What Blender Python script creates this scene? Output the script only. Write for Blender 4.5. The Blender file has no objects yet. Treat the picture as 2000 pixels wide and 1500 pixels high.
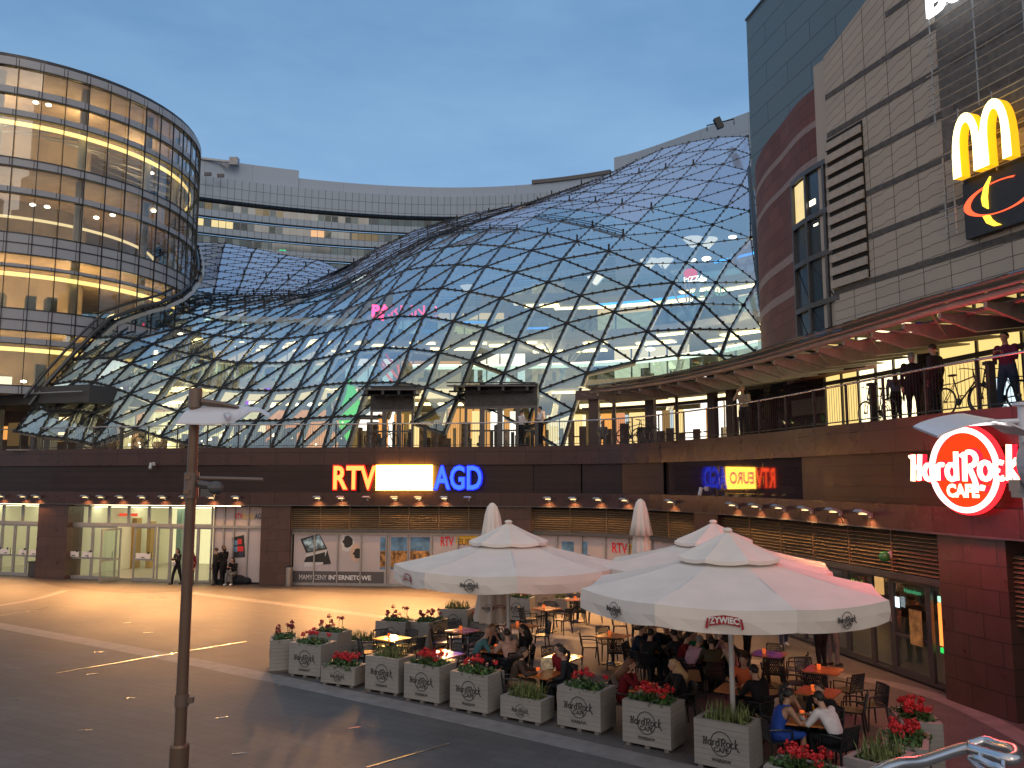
import bpy, bmesh, math, random
import numpy as np
from mathutils import Vector, Matrix
random.seed(7)
R = math.radians
C = bpy.context.scene.collection
sc = bpy.context.scene
# ------------------------------------------------------------------ camera
F_PX, HOR = 1600.0, 936.0
TH = math.atan((HOR - 750) / F_PX)
CZ = 4.95
cam = bpy.data.cameras.new("camera"); cam.lens = 36 * F_PX / 2000; cam.sensor_width = 36
cam.clip_start = 0.1; cam.clip_end = 2000
camo = bpy.data.objects.new("camera", cam); C.objects.link(camo)
camo.location = (0, 0, CZ); camo.rotation_euler = (math.pi / 2 + TH, 0, 0)
sc.camera = camo
# ------------------------------------------------------------------ world: blue dusk sky, glow behind the camera
w = bpy.data.worlds.new("World"); sc.world = w; w.use_nodes = True
nt = w.node_tree; nt.nodes.clear()
N = nt.nodes.new; L = nt.links.new
out = N("ShaderNodeOutputWorld"); bg = N("ShaderNodeBackground")
sky = N("ShaderNodeTexSky"); sky.sky_type = 'NISHITA'; sky.sun_disc = False
sky.sun_elevation = R(4.0); sky.sun_rotation = R(200); sky.air_density = 1.4; sky.dust_density = 2.0; sky.ozone_density = 3.0
tc = N("ShaderNodeTexCoord"); mp = N("ShaderNodeMapping"); mp.inputs['Scale'].default_value = (1.0, 1.0, 3.2)
nz = N("ShaderNodeTexNoise"); nz.inputs['Scale'].default_value = 2.1; nz.inputs['Detail'].default_value = 5; nz.inputs['Roughness'].default_value = .62
L(tc.outputs['Generated'], mp.inputs[0]); L(mp.outputs[0], nz.inputs['Vector'])
sep = N("ShaderNodeSeparateXYZ"); L(tc.outputs['Generated'], sep.inputs[0])
gr = N("ShaderNodeValToRGB"); L(sep.outputs['Z'], gr.inputs[0])       # overcast layer seen by elevation
e = gr.color_ramp.elements; e[0].position = 0.0; e[0].color = (.33, .46, .62, 1); e[1].position = 1.0; e[1].color = (.19, .26, .36, 1)
for p_, c_ in ((.15, (.165, .275, .43, 1)), (.33, (.150, .265, .43, 1)), (.47, (.112, .215, .365, 1)), (.58, (.10, .195, .34, 1)), (.74, (.16, .26, .42, 1))):
    q = e.new(p_); q.color = c_
cl = N("ShaderNodeValToRGB"); L(nz.outputs['Fac'], cl.inputs[0])
cl.color_ramp.elements[0].position = .34; cl.color_ramp.elements[0].color = (.82, .86, .92, 1)
cl.color_ramp.elements[1].position = .68; cl.color_ramp.elements[1].color = (1.20, 1.14, 1.08, 1)
m1 = N("ShaderNodeMixRGB"); m1.blend_type = 'MULTIPLY'; m1.inputs[0].default_value = 1
L(gr.outputs[0], m1.inputs[1]); L(cl.outputs[0], m1.inputs[2])
ks = N("ShaderNodeVectorMath"); ks.operation = 'SCALE'; ks.inputs['Scale'].default_value = .06; L(sky.outputs[0], ks.inputs[0])
m2 = N("ShaderNodeMixRGB"); m2.blend_type = 'ADD'; m2.inputs[0].default_value = .55
bk = N("ShaderNodeMapRange"); bk.inputs['From Min'].default_value = .45; bk.inputs['From Max'].default_value = -.55; L(sep.outputs['Y'], bk.inputs[0])
m3 = N("ShaderNodeMixRGB"); m3.inputs[2].default_value = (.42, .395, .39, 1); L(bk.outputs[0], m3.inputs[0]); L(m1.outputs[0], m3.inputs[1])   # the western half still glows, pale and neutral
L(m3.outputs[0], m2.inputs[1]); L(ks.outputs[0], m2.inputs[2])
L(m2.outputs[0], bg.inputs[0]); bg.inputs[1].default_value = 1.48; L(bg.outputs[0], out.inputs[0])
sun = bpy.data.lights.new("sun", 'SUN'); sun.energy = .38; sun.angle = R(25); sun.color = (1, .86, .74)
suno = bpy.data.objects.new("sun", sun); C.objects.link(suno); suno.rotation_euler = (R(62), 0, R(20))
sc.view_settings.view_transform = 'Standard'; sc.view_settings.look = 'None'
sc.view_settings.exposure = 0.0; sc.view_settings.gamma = 1; sc.view_settings.use_curve_mapping = False
sc.cycles.use_denoising = True
try: sc.cycles.denoiser = 'OPENIMAGEDENOISE'
except Exception: pass
sc.cycles.max_bounces = 6; sc.cycles.diffuse_bounces = 2; sc.cycles.glossy_bounces = 3
sc.cycles.transmission_bounces = 4; sc.cycles.transparent_max_bounces = 14; sc.cycles.sample_clamp_indirect = 4
sc.cycles.caustics_reflective = False; sc.cycles.caustics_refractive = False
# ------------------------------------------------------------------ pixel helpers (turn a photo pixel into a real 3-D point)
def ray(px, py):
    u = (px - 1000) / F_PX; v = (750 - py) / F_PX
    return Vector((u, math.cos(TH) - v * math.sin(TH), math.sin(TH) + v * math.cos(TH)))
def G(px, py, z=0.0):
    d = ray(px, py); t = (z - CZ) / d.z
    return Vector((d.x * t, d.y * t, z))
def DY(px, py, Y):
    d = ray(px, py); t = Y / d.y
    return Vector((d.x * t, Y, CZ + d.z * t))
def proj(p):
    x, y, z = p[0], p[1], p[2] - CZ
    f = y * math.cos(TH) + z * math.sin(TH); up = -y * math.sin(TH) + z * math.cos(TH)
    return 1000 + F_PX * x / f, 750 - F_PX * up / f
# ------------------------------------------------------------------ materials
MATS = {}
def mat(name, col=(.5, .5, .5), rough=.6, metal=0.0, spec=.5, noise=0.0, nscale=6.0, emit=None, estr=0.0, alpha=None, bump=0.0, col2=None, trans=0.0):
    if name in MATS: return MATS[name]
    m = bpy.data.materials.new(name); m.use_nodes = True; n = m.node_tree.nodes; l = m.node_tree.links
    b = n["Principled BSDF"]
    b.inputs['Base Color'].default_value = (*col, 1); b.inputs['Roughness'].default_value = rough
    b.inputs['Metallic'].default_value = metal; b.inputs['Specular IOR Level'].default_value = spec
    if noise or bump or col2:
        t = n.new('ShaderNodeTexCoord'); z = n.new('ShaderNodeTexNoise'); z.inputs['Scale'].default_value = nscale; z.inputs['Detail'].default_value = 5
        l.new(t.outputs['Object'], z.inputs['Vector'])
        if noise or col2:
            r = n.new('ShaderNodeValToRGB'); l.new(z.outputs['Fac'], r.inputs[0])
            c2 = col2 or tuple(min(1, c * (1 + noise)) for c in col); c1 = col if col2 else tuple(c * (1 - noise) for c in col)
            r.color_ramp.elements[0].position = .35; r.color_ramp.elements[1].position = .65
            r.color_ramp.elements[0].color = (*c1, 1); r.color_ramp.elements[1].color = (*c2, 1)
            l.new(r.outputs[0], b.inputs['Base Color'])
        if bump:
            bp = n.new('ShaderNodeBump'); bp.inputs['Strength'].default_value = bump; bp.inputs['Distance'].default_value = .02
            l.new(z.outputs['Fac'], bp.inputs['Height']); l.new(bp.outputs[0], b.inputs['Normal'])
    if emit: b.inputs['Emission Color'].default_value = (*emit, 1); b.inputs['Emission Strength'].default_value = estr
    if trans:
        tl = n.new('ShaderNodeBsdfTranslucent'); tl.inputs[0].default_value = (*col, 1); mx = n.new('ShaderNodeMixShader'); mx.inputs[0].default_value = trans
        l.new(b.outputs[0], mx.inputs[1]); l.new(tl.outputs[0], mx.inputs[2]); l.new(mx.outputs[0], n["Material Output"].inputs[0])
    MATS[name] = m; return m
def emis(name, col, s):
    if name in MATS: return MATS[name]
    m = bpy.data.materials.new(name); m.use_nodes = True; n = m.node_tree.nodes; n.clear()
    o = n.new('ShaderNodeOutputMaterial'); e = n.new('ShaderNodeEmission'); e.inputs[0].default_value = (*col, 1); e.inputs[1].default_value = s
    m.node_tree.links.new(e.outputs[0], o.inputs[0]); MATS[name] = m; return m
def glassm(name, tint=(.8, .9, .9), base=.06, power=3.0, rough=.0, refl=(1, 1, 1), mx_=1.0):
    """thin glazing: clear pane that mirrors more at a grazing angle"""
    if name in MATS: return MATS[name]
    m = bpy.data.materials.new(name); m.use_nodes = True; n = m.node_tree.nodes; l = m.node_tree.links; n.clear()
    o = n.new('ShaderNodeOutputMaterial'); t = n.new('ShaderNodeBsdfTransparent'); g = n.new('ShaderNodeBsdfGlossy'); x = n.new('ShaderNodeMixShader')
    t.inputs[0].default_value = (*tint, 1); g.inputs[0].default_value = (*refl, 1); g.inputs['Roughness'].default_value = rough
    lw = n.new('ShaderNodeLayerWeight'); lw.inputs[0].default_value = .5
    p = n.new('ShaderNodeMath'); p.operation = 'POWER'; p.inputs[1].default_value = power; l.new(lw.outputs['Facing'], p.inputs[0])
    s = n.new('ShaderNodeMath'); s.operation = 'MULTIPLY_ADD'; s.inputs[1].default_value = (mx_ - base); s.inputs[2].default_value = base; l.new(p.outputs[0], s.inputs[0])
    l.new(s.outputs[0], x.inputs[0]); l.new(t.outputs[0], x.inputs[1]); l.new(g.outputs[0], x.inputs[2]); l.new(x.outputs[0], o.inputs[0])
    MATS[name] = m; return m
# ------------------------------------------------------------------ mesh builder
class MB:
    def __init__(s): s.v = []; s.f = []; s.mi = []; s.cur = 0; s.uv = []
    def m(s, i): s.cur = i; return s
    def add(s, vs, fs):
        o = len(s.v); s.v += [tuple(v) for v in vs]; s.uv += [(v[0] + v[1], v[2]) for v in vs]; s.f += [tuple(i + o for i in f) for f in fs]; s.mi += [s.cur] * len(fs); return s
    def box(s, c, d, rz=0.0, M=None):
        x, y, z = d[0] / 2, d[1] / 2, d[2] / 2; cs, sn = math.cos(rz), math.sin(rz); vs = []
        for i in (-1, 1):
            for j in (-1, 1):
                for k in (-1, 1):
                    if M is not None: p = M @ Vector((i * x, j * y, k * z)); vs.append((c[0] + p.x, c[1] + p.y, c[2] + p.z))
                    else: vs.append((c[0] + i * x * cs - j * y * sn, c[1] + i * x * sn + j * y * cs, c[2] + k * z))
        return s.add(vs, [(0, 1, 3, 2), (4, 6, 7, 5), (0, 4, 5, 1), (2, 3, 7, 6), (0, 2, 6, 4), (1, 5, 7, 3)])
    def beam(s, a, b, wd, ht=None, up=(0, 0, 1)):
        a = Vector(a); b = Vector(b); d = b - a; ln = d.length
        if ln < 1e-5: return s
        d /= ln; u = Vector(up); sd = d.cross(u)
        if sd.length < 1e-3: sd = d.cross(Vector((1, 0, 0)))
        sd.normalize(); u = sd.cross(d); ht = wd if ht is None else ht; vs = []
        for q in (a, b):
            for i, j in ((-1, -1), (1, -1), (1, 1), (-1, 1)): vs.append(q + sd * (i * wd / 2) + u * (j * ht / 2))
        return s.add(vs, [(0, 3, 2, 1), (4, 5, 6, 7), (0, 1, 5, 4), (1, 2, 6, 5), (2, 3, 7, 6), (3, 0, 4, 7)])
    def tube(s, pts, r, n=8, cap=True, closed=False, sx=1.0):
        pts = [Vector(p) for p in pts]; k = len(pts); rs = r if isinstance(r, (list, tuple)) else [r] * k; vs = []; fs = []; ref = None
        for i, p in enumerate(pts):
            if closed: d = pts[(i + 1) % k] - pts[i - 1]
            else: d = pts[min(i + 1, k - 1)] - pts[max(i - 1, 0)]
            if d.length < 1e-9: d = Vector((0, 0, 1))
            d.normalize()
            if ref is None: ref = Vector((0, 0, 1)) if abs(d.z) < .9 else Vector((1, 0, 0))
            a = d.cross(ref).normalized(); b = a.cross(d).normalized(); ref = b
            for j in range(n):
                t = 2 * math.pi * j / n; vs.append(p + a * (math.cos(t) * rs[i] * sx) + b * (math.sin(t) * rs[i]))
        for i in range(k if closed else k - 1):
            for j in range(n):
                i2 = (i + 1) % k; fs.append((i * n + j, i * n + (j + 1) % n, i2 * n + (j + 1) % n, i2 * n + j))
        if cap and not closed: fs.append(tuple(range(n))[::-1]); fs.append(tuple((k - 1) * n + j for j in range(n)))
        return s.add(vs, fs)
    def lathe(s, c, prof, n=16, cap=True):
        vs = []; fs = []; k = len(prof)
        for r, z in prof:
            for j in range(n): t = 2 * math.pi * j / n; vs.append((c[0] + r * math.cos(t), c[1] + r * math.sin(t), c[2] + z))
        for i in range(k - 1):
            for j in range(n): fs.append((i * n + j, i * n + (j + 1) % n, (i + 1) * n + (j + 1) % n, (i + 1) * n + j))
        if cap: fs.append(tuple(range(n))[::-1]); fs.append(tuple((k - 1) * n + j for j in range(n)))
        return s.add(vs, fs)
    def prism(s, poly, z0, z1):
        n = len(poly); vs = [(p[0], p[1], z0) for p in poly] + [(p[0], p[1], z1) for p in poly]
        return s.add(vs, [tuple(range(n))[::-1], tuple(range(n, 2 * n))] + [(i, (i + 1) % n, n + (i + 1) % n, n + i) for i in range(n)])
    def quad(s, a, b, c, d): return s.add([a, b, c, d], [(0, 1, 2, 3)])
    def sphere(s, c, r, n=8, k=6):
        rr = (r, r, r) if not isinstance(r, (tuple, list)) else r; vs = []; fs = []
        for i in range(1, k):
            a = math.pi * i / k
            for j in range(n): t = 2 * math.pi * j / n; vs.append((c[0] + rr[0] * math.sin(a) * math.cos(t), c[1] + rr[1] * math.sin(a) * math.sin(t), c[2] + rr[2] * math.cos(a)))
        vs.append((c[0], c[1], c[2] + rr[2])); vs.append((c[0], c[1], c[2] - rr[2])); T = len(vs) - 2
        for i in range(k - 2):
            for j in range(n): fs.append((i * n + j, (i + 1) * n + j, (i + 1) * n + (j + 1) % n, i * n + (j + 1) % n))
        for j in range(n): fs.append((T, j, (j + 1) % n)); fs.append((T + 1, (k - 2) * n + (j + 1) % n, (k - 2) * n + j))
        return s.add(vs, fs)
    def islands(s, name, mats, parent, world=False, stuff=False):
        """every connected piece becomes a part of its own"""
        pa = list(range(len(s.v)))
        def fd(x):
            while pa[x] != x: pa[x] = pa[pa[x]]; x = pa[x]
            return x
        for f in s.f:
            for i in f[1:]: pa[fd(i)] = fd(f[0])
        gp = {}
        for k, f in enumerate(s.f): gp.setdefault(fd(f[0]), []).append(k)
        for fs in gp.values():
            ids = sorted({v for k in fs for v in s.f[k]}); mp = {v: q for q, v in enumerate(ids)}; c = MB(); c.v = [s.v[v] for v in ids]; c.uv = [s.uv[v] for v in ids]; c.f = [tuple(mp[v] for v in s.f[k]) for k in fs]; c.mi = [s.mi[k] for k in fs]; c.build(name, mats, parent, world=world)
    def xf(s, M):
        s.v = [tuple(M @ Vector(v)) for v in s.v]; return s
    def build(s, name, mats, parent=None, smooth=False, world=False, uv=False):
        me = bpy.data.meshes.new(name); vs = s.v
        if parent is not None and world:
            Mi = (Matrix.Translation(parent.location) @ Matrix.Rotation(parent.rotation_euler.z, 4, 'Z')).inverted(); vs = [tuple(Mi @ Vector(v)) for v in vs]
        me.from_pydata(vs, [], s.f)
        for m_ in (mats if isinstance(mats, (list, tuple)) else [mats]): me.materials.append(m_)
        if any(s.mi): me.polygons.foreach_set('material_index', s.mi)
        if smooth: me.polygons.foreach_set('use_smooth', [True] * len(me.polygons))
        if uv:
            ul = me.uv_layers.new(name='map'); idx = np.empty(len(me.loops), int); me.loops.foreach_get('vertex_index', idx); ul.data.foreach_set('uv', np.array(s.uv, float)[idx].ravel())
        me.update(); o = bpy.data.objects.new(name, me); C.objects.link(o)
        if parent is not None: o.parent = parent
        return o
def tag(o, label=None, cat=None, group=None, kind=None):
    if label: o['label'] = label
    if cat: o['category'] = cat
    if group: o['group'] = group
    if kind: o['kind'] = kind
    return o
def thing(name, label, cat, loc=(0, 0, 0), rz=0.0, group=None):
    o = bpy.data.objects.new(name, None); C.objects.link(o); o.location = loc; o.rotation_euler = (0, 0, rz); o.empty_display_size = .1
    return tag(o, label, cat, group)
KIDS = {}
def kids(o): return [c for c in bpy.data.objects if c.parent == o]
def dup(root, loc, rz=0.0, label=None, group=None, ks=None):
    r = root.copy(); C.objects.link(r); r.location = loc; r.rotation_euler = (0, 0, rz)
    if label: r['label'] = label
    if group: r['group'] = group
    for ch in (ks if ks is not None else kids(root)):
        sub = KIDS.get(ch.name)
        if sub is None: sub = KIDS[ch.name] = kids(ch)
        c = ch.copy(); C.objects.link(c); c.parent = r
        for g in sub: d = g.copy(); C.objects.link(d); d.parent = c
    return r
def textmesh(body, size=1.0, bold=0.0, shear=0.0, ext=.0, sx=1.0, align='CENTER', spacing=1.0):
    """MB with the lettering in the XZ plane, facing -Y, centred"""
    cu = bpy.data.curves.new("lettering", 'FONT'); cu.body = body; cu.size = size; cu.offset = bold; cu.shear = shear; cu.extrude = ext; cu.align_x = align; cu.align_y = 'CENTER'
    cu.space_character = spacing; cu.resolution_u = 3; cu.fill_mode = 'BOTH' if False else cu.fill_mode
    o = bpy.data.objects.new("lettering", cu); C.objects.link(o)
    dg = bpy.context.evaluated_depsgraph_get(); me = bpy.data.meshes.new_from_object(o.evaluated_get(dg))
    mb = MB(); mb.add([(v.co.x * sx, -v.co.z, v.co.y) for v in me.vertices], [tuple(p.vertices) for p in me.polygons])
    bpy.data.objects.remove(o); bpy.data.meshes.remove(me); bpy.data.curves.remove(cu)
    return mb
def frame_M(p, right, up=(0, 0, 1)):
    """matrix that lays an XZ-plane drawing at p with X along right, facing the viewer"""
    x = Vector(right).normalized(); z = Vector(up).normalized(); z = (z - x * z.dot(x)).normalized(); y = z.cross(x)
    M = Matrix((x, y, z)).transposed().to_4x4(); M.translation = Vector(p); return M
# ------------------------------------------------------------------ plan curve of the terrace edge
def crom(pts, n=12):
    o = []; P = [np.array(p, float) for p in pts]
    P = [2 * P[0] - P[1]] + P + [2 * P[-1] - P[-2]]
    for i in range(1, len(P) - 2):
        for k in range(n):
            t = k / n; a, b, c, d = P[i - 1:i + 3]
            o.append(.5 * ((2 * b) + (c - a) * t + (2 * a - 5 * b + 4 * c - d) * t * t + (3 * b - a - 3 * c + d) * t ** 3))
    o.append(P[-2]); return np.array(o)
EDGE = [(-36.5, 46.5)] + [((p - 1000) / F_PX * y, y) for p, y in ((0, 43), (160, 41.2), (400, 39.6), (660, 38.8), (880, 38.2), (1050, 37.3), (1170, 35.9), (1290, 33.0), (1399, 29.6), (1500, 26.5), (1613, 23.3), (1740, 20.5), (1865, 18.3), (2000, 16.6))] + [(11.3, 12.5), (11.6, 8.0)]
def tilemat(name, col, jc, bw, bh, rough=.4, spec=.5, joint=.01, noise=.15, bump=.25, offset=.0, nscale=3.0, var=.12):
    """cladding slabs with open joints, laid out on the arc-length / height map"""
    if name in MATS: return MATS[name]
    m = mat(name, col, rough, spec=spec); n = m.node_tree.nodes; l = m.node_tree.links; b = n["Principled BSDF"]
    u = n.new('ShaderNodeUVMap'); u.uv_map = 'map'; br = n.new('ShaderNodeTexBrick'); l.new(u.outputs[0], br.inputs['Vector'])
    br.offset = offset; br.inputs['Scale'].default_value = 1; br.inputs['Mortar Size'].default_value = joint; br.inputs['Mortar Smooth'].default_value = .1
    br.inputs['Brick Width'].default_value = bw; br.inputs['Row Height'].default_value = bh; br.inputs['Bias'].default_value = 0
    br.inputs['Color1'].default_value = (*[c * (1 - var) for c in col], 1); br.inputs['Color2'].default_value = (*[c * (1 + var) for c in col], 1); br.inputs['Mortar'].default_value = (*jc, 1)
    z = n.new('ShaderNodeTexNoise'); z.inputs['Scale'].default_value = nscale; z.inputs['Detail'].default_value = 6; t = n.new('ShaderNodeTexCoord'); l.new(t.outputs['Object'], z.inputs['Vector'])
    r = n.new('ShaderNodeMapRange'); r.inputs['To Min'].default_value = 1 - noise; r.inputs['To Max'].default_value = 1 + noise; l.new(z.outputs['Fac'], r.inputs[0])
    x = n.new('ShaderNodeVectorMath'); x.operation = 'SCALE'; l.new(br.outputs['Color'], x.inputs[0]); l.new(r.outputs[0], x.inputs['Scale']); l.new(x.outputs[0], b.inputs['Base Color'])
    rr = n.new('ShaderNodeMapRange'); rr.inputs['To Min'].default_value = max(.03, rough - .1); rr.inputs['To Max'].default_value = rough + (.12 if rough > .1 else .0); l.new(z.outputs['Fac'], rr.inputs[0]); l.new(rr.outputs[0], b.inputs['Roughness'])
    bp = n.new('ShaderNodeBump'); bp.inputs['Strength'].default_value = bump; bp.inputs['Distance'].default_value = .01; bp.invert = True; l.new(br.outputs['Fac'], bp.inputs['Height']); l.new(bp.outputs[0], b.inputs['Normal'])
    return m
class Curve:
    def __init__(c, pts, n=10):
        c.P = crom(pts, n); c.S = np.concatenate([[0], np.cumsum(np.linalg.norm(np.diff(c.P, axis=0), axis=1))]); c.L = float(c.S[-1]); c.ss = np.linspace(0, c.L, 700); c.memo = {}; c.zz = None
    def raw(c, s): return np.interp(s, c.S, c.P[:, 0]), np.interp(s, c.S, c.P[:, 1])
    def at(c, s, off=0.0, z=0.0):
        x, y = c.raw(min(max(s, 0), c.L)); a = min(max(s, .6), c.L - .6); x0, y0 = c.raw(a - .6); x1, y1 = c.raw(a + .6); dx, dy = x1 - x0, y1 - y0; l = math.hypot(dx, dy)
        return Vector((x - dy / l * off, y + dx / l * off, z))
    def tan(c, s): return (c.at(s + .3) - c.at(s - .3)).normalized()
    def s(c, px, off=0.0, z=5.0):
        """arc position whose pixel column is px"""
        z = c.zz or z
        if off not in c.memo: c.memo[off] = [(proj(c.at(t, off, z))[0] if c.at(t, off).y > 2 else 1e9) for t in c.ss]
        k = c.memo[off]; i = min(range(len(k)), key=lambda i: abs(k[i] - px)); return float(c.ss[i])
EC = Curve(EDGE); E = EC.at; Et = EC.tan; S = EC.s
def strip(mb, s0, s1, z0, z1, off, th=.3, step=.8, cv=None):
    """curved slab following a plan curve; off = front face, th = thickness backwards"""
    cv = cv or EC; n = max(1, int(math.ceil((s1 - s0) / step))); A = []; U = []
    for i in range(n + 1):
        s = s0 + (s1 - s0) * i / n
        for o_, z in ((off, z0), (off, z1), (off + th, z1), (off + th, z0)): A.append(cv.at(s, o_, z)); U.append((s, z))
    fs = [(0, 1, 2, 3), (4 * n + 3, 4 * n + 2, 4 * n + 1, 4 * n)]
    for i in range(n):
        for j in range(4): a = 4 * i + j; b = 4 * i + (j + 1) % 4; fs.append((a, a + 4, b + 4, b))
    o = len(mb.v); mb.add(A, fs); mb.uv[o:] = U; return mb
# ------------------------------------------------------------------ common materials
STEEL = mat('dark_steel', (.045, .05, .055), .4, .6, noise=.2)
GSTEEL = mat('grey_steel', (.30, .31, .33), .45, .5, noise=.12, nscale=2)
STONE = tilemat('polished_granite', (.055, .028, .027), (.012, .008, .008), 1.2, .62, rough=.28, spec=.35, joint=.012, noise=.35, nscale=1.3)
STONE2 = tilemat('honed_granite', (.036, .023, .024), (.012, .01, .01), 2.6, .28, rough=.035, spec=.62, joint=.012, noise=.28, offset=.37, nscale=1.6, bump=.02)
PIER = tilemat('pier_granite', (.082, .042, .035), (.025, .018, .017), .9, .52, rough=.3, spec=.5, joint=.012, noise=.3, offset=.5, nscale=2.0)
ALU = mat('aluminium', (.34, .33, .32), .4, .5, noise=.08)
ALUD = mat('dark_aluminium', (.10, .10, .105), .4, .5, noise=.1)
WARM = emis('warm_light', (1.0, .72, .38), 3.0); WHITE = emis('white_light', (1.0, .93, .80), 4.0); CREAM = emis('cream_glow', (1.0, .80, .46), 1.15)
DIM = emis('dim_amber_glow', (.9, .52, .2), .35); ORNG = emis('orange_glow', (1.0, .42, .10), 1.1)
# ------------------------------------------------------------------ ground
def groundmat():
    m = mat('plaza_paving', (.12, .115, .112), .5, spec=.4); n = m.node_tree.nodes; l = m.node_tree.links; b = n["Principled BSDF"]
    t = n.new('ShaderNodeTexCoord'); z = n.new('ShaderNodeTexNoise'); z.inputs['Scale'].default_value = .35; z.inputs['Detail'].default_value = 8; l.new(t.outputs['Object'], z.inputs['Vector'])
    mp = n.new('ShaderNodeMapping'); mp.inputs['Rotation'].default_value = (0, 0, R(28)); l.new(t.outputs['Object'], mp.inputs[0])
    br = n.new('ShaderNodeTexBrick'); br.inputs['Scale'].default_value = 1; br.inputs['Brick Width'].default_value = .6; br.inputs['Row Height'].default_value = .3; br.inputs['Mortar Size'].default_value = .006
    l.new(mp.outputs[0], br.inputs['Vector']); br.inputs['Color1'].default_value = (.084, .079, .076, 1); br.inputs['Color2'].default_value = (.100, .095, .091, 1); br.inputs['Mortar'].default_value = (.045, .044, .043, 1)
    r = n.new('ShaderNodeMapRange'); r.inputs['To Min'].default_value = .55; r.inputs['To Max'].default_value = 1.45; l.new(z.outputs['Fac'], r.inputs[0])
    s = n.new('ShaderNodeVectorMath'); s.operation = 'SCALE'; l.new(br.outputs['Color'], s.inputs[0]); l.new(r.outputs[0], s.inputs['Scale']); l.new(s.outputs[0], b.inputs['Base Color'])
    q = n.new('ShaderNodeMapRange'); q.inputs['To Min'].default_value = .46; q.inputs['To Max'].default_value = .72; l.new(z.outputs['Fac'], q.inputs[0]); l.new(q.outputs[0], b.inputs['Roughness'])
    return m
b = MB(); b.quad((-450, -300, 0), (450, -300, 0), (450, 500, 0), (-450, 500, 0)); tag(b.build('ground', groundmat()), kind='structure')
def ribbon(px, wd, z, name, m, zz=0.0):
    P = crom([tuple(G(*p))[:2] for p in px], 8); b = MB(); vs = []
    for i in range(len(P)):
        d = P[min(i + 1, len(P) - 1)] - P[max(i - 1, 0)]; d = d / np.linalg.norm(d); nx, ny = -d[1], d[0]
        vs += [(P[i][0] + nx * wd / 2, P[i][1] + ny * wd / 2, z), (P[i][0] - nx * wd / 2, P[i][1] - ny * wd / 2, z)]
    b.add(vs, [(2 * i + 1, 2 * i, 2 * i + 2, 2 * i + 3)[::-1] for i in range(len(P) - 1)]); return tag(b.build(name, m), kind='structure')
BAND = mat('light_stone_band', (.19, .178, .172), .6, noise=.16, nscale=3.0, bump=.1)
ribbon([(-300, 1165), (0, 1222), (250, 1268), (500, 1318), (700, 1361), (900, 1404), (1100, 1449), (1300, 1496), (1560, 1560), (1800, 1640)], .62, .004, 'paving_strip', BAND)
ribbon([(372, 1158), (560, 1181), (800, 1212), (1000, 1234), (1300, 1268), (1660, 1322), (1800, 1352), (1900, 1390), (2050, 1470)], .5, .004, 'paving_strip', BAND)
ribbon([(-60, 1192), (60, 1172), (130, 1153)], .35, .004, 'paving_strip', BAND)
ribbon([(110, 1315), (200, 1300), (300, 1283), (480, 1253)], .07, .010, 'paving_joint', mat('steel_joint', (.5, .5, .5), .25, .9))
ribbon([(0, 1203), (95, 1187)], .07, .010, 'paving_joint', MATS['steel_joint'])
ribbon([(715, 1500), (800, 1475), (880, 1452)], .06, .010, 'paving_joint', MATS['steel_joint'])
DPAVE = mat('dark_setts', (.05, .043, .040), .6, noise=.25, nscale=9, bump=.3)
b = MB(); pp = [G(62, 1127), G(75, 1136), G(120, 1147), G(180, 1154), G(260, 1158), G(340, 1156), G(430, 1150), G(520, 1148), G(700, 1160), G(900, 1170), G(1100, 1178), G(1100, 1155), G(860, 1148), G(520, 1141), G(140, 1126)]
b.add([(p.x, p.y, .008) for p in pp], [tuple(range(len(pp)))]); tag(b.build('paving_dark_apron', DPAVE), kind='structure')
rr = random.Random(3); b = MB()
for (px, py) in ((195, 1274), (180, 1317), (290, 1236), (248, 1217), (26, 1306), (28, 1366), (252, 1364), (432, 1402), (168, 1427), (553, 1338), (692, 1422), (468, 1472), (295, 1168), (318, 1167)):
    p = G(px, py); a = R(20 + rr.uniform(-10, 10)); b.box((p.x, p.y, .006), (.26, .05, .01), a)
tag(b.build('paving_studs', MATS['steel_joint']), kind='structure')
# ------------------------------------------------------------------ terrace podium
ZT = 6.45; s_in, s_out = 0.2, EC.L - .2
b = MB(); strip(b, s_in, s_out, ZT - .35, ZT - .02, .32, 26, 1.2); tag(b.build('terrace_floor', mat('terrace_paving', (.16, .15, .145), .5, noise=.15, nscale=2)), kind='structure')
pod = thing('shopping_centre_podium', 'dark brown granite ground floor storey curving round the plaza below the terrace railing', 'building', (0, 40, 0))
b = MB(); strip(b, s_in, s_out, 5.62, ZT, 0, .62); b.build('parapet_band', STONE, pod, world=True, uv=True)
FB = [s_in] + [S(q) for q in (100, 300, 500, 700, 900, 1040, 1130, 1210, 1290, 1560, 1620, 1680, 1740, 1800, 1860, 1930, 2000, 2060)] + [s_out]
b = MB()
for a_, c_ in zip(FB, FB[1:]):                                   # polished planks set in flat runs, so they mirror like flat stone
    p, q = E(a_, .07), E(c_, .07); d = (q - p).normalized(); nn = Vector((-d.y, d.x, 0)); sh = nn * ((E((a_ + c_) / 2, .0 if 5 < c_ - a_ < 9.5 and a_ > 25 else .13) - (p + q) / 2).dot(nn)); p += sh; q += sh
    o_ = len(b.v); b.add([(p.x, p.y, 4.35), (q.x, q.y, 4.35), (q.x, q.y, 5.62), (p.x, p.y, 5.62)], [(0, 1, 2, 3)]); b.uv[o_:] = [(a_, 4.35), (c_, 4.35), (c_, 5.62), (a_, 5.62)]
b.mi = [0 if abs(a_ - S(1290)) < .05 else 1 for a_ in FB[:-1]]; b.build('plank_band', [STONE2, tilemat('matt_granite', (.030, .017, .017), (.012, .008, .008), 2.6, .28, rough=.36, spec=.3, joint=.012, noise=.3, offset=.37, nscale=1.6)], pod, False, True, True)
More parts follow.
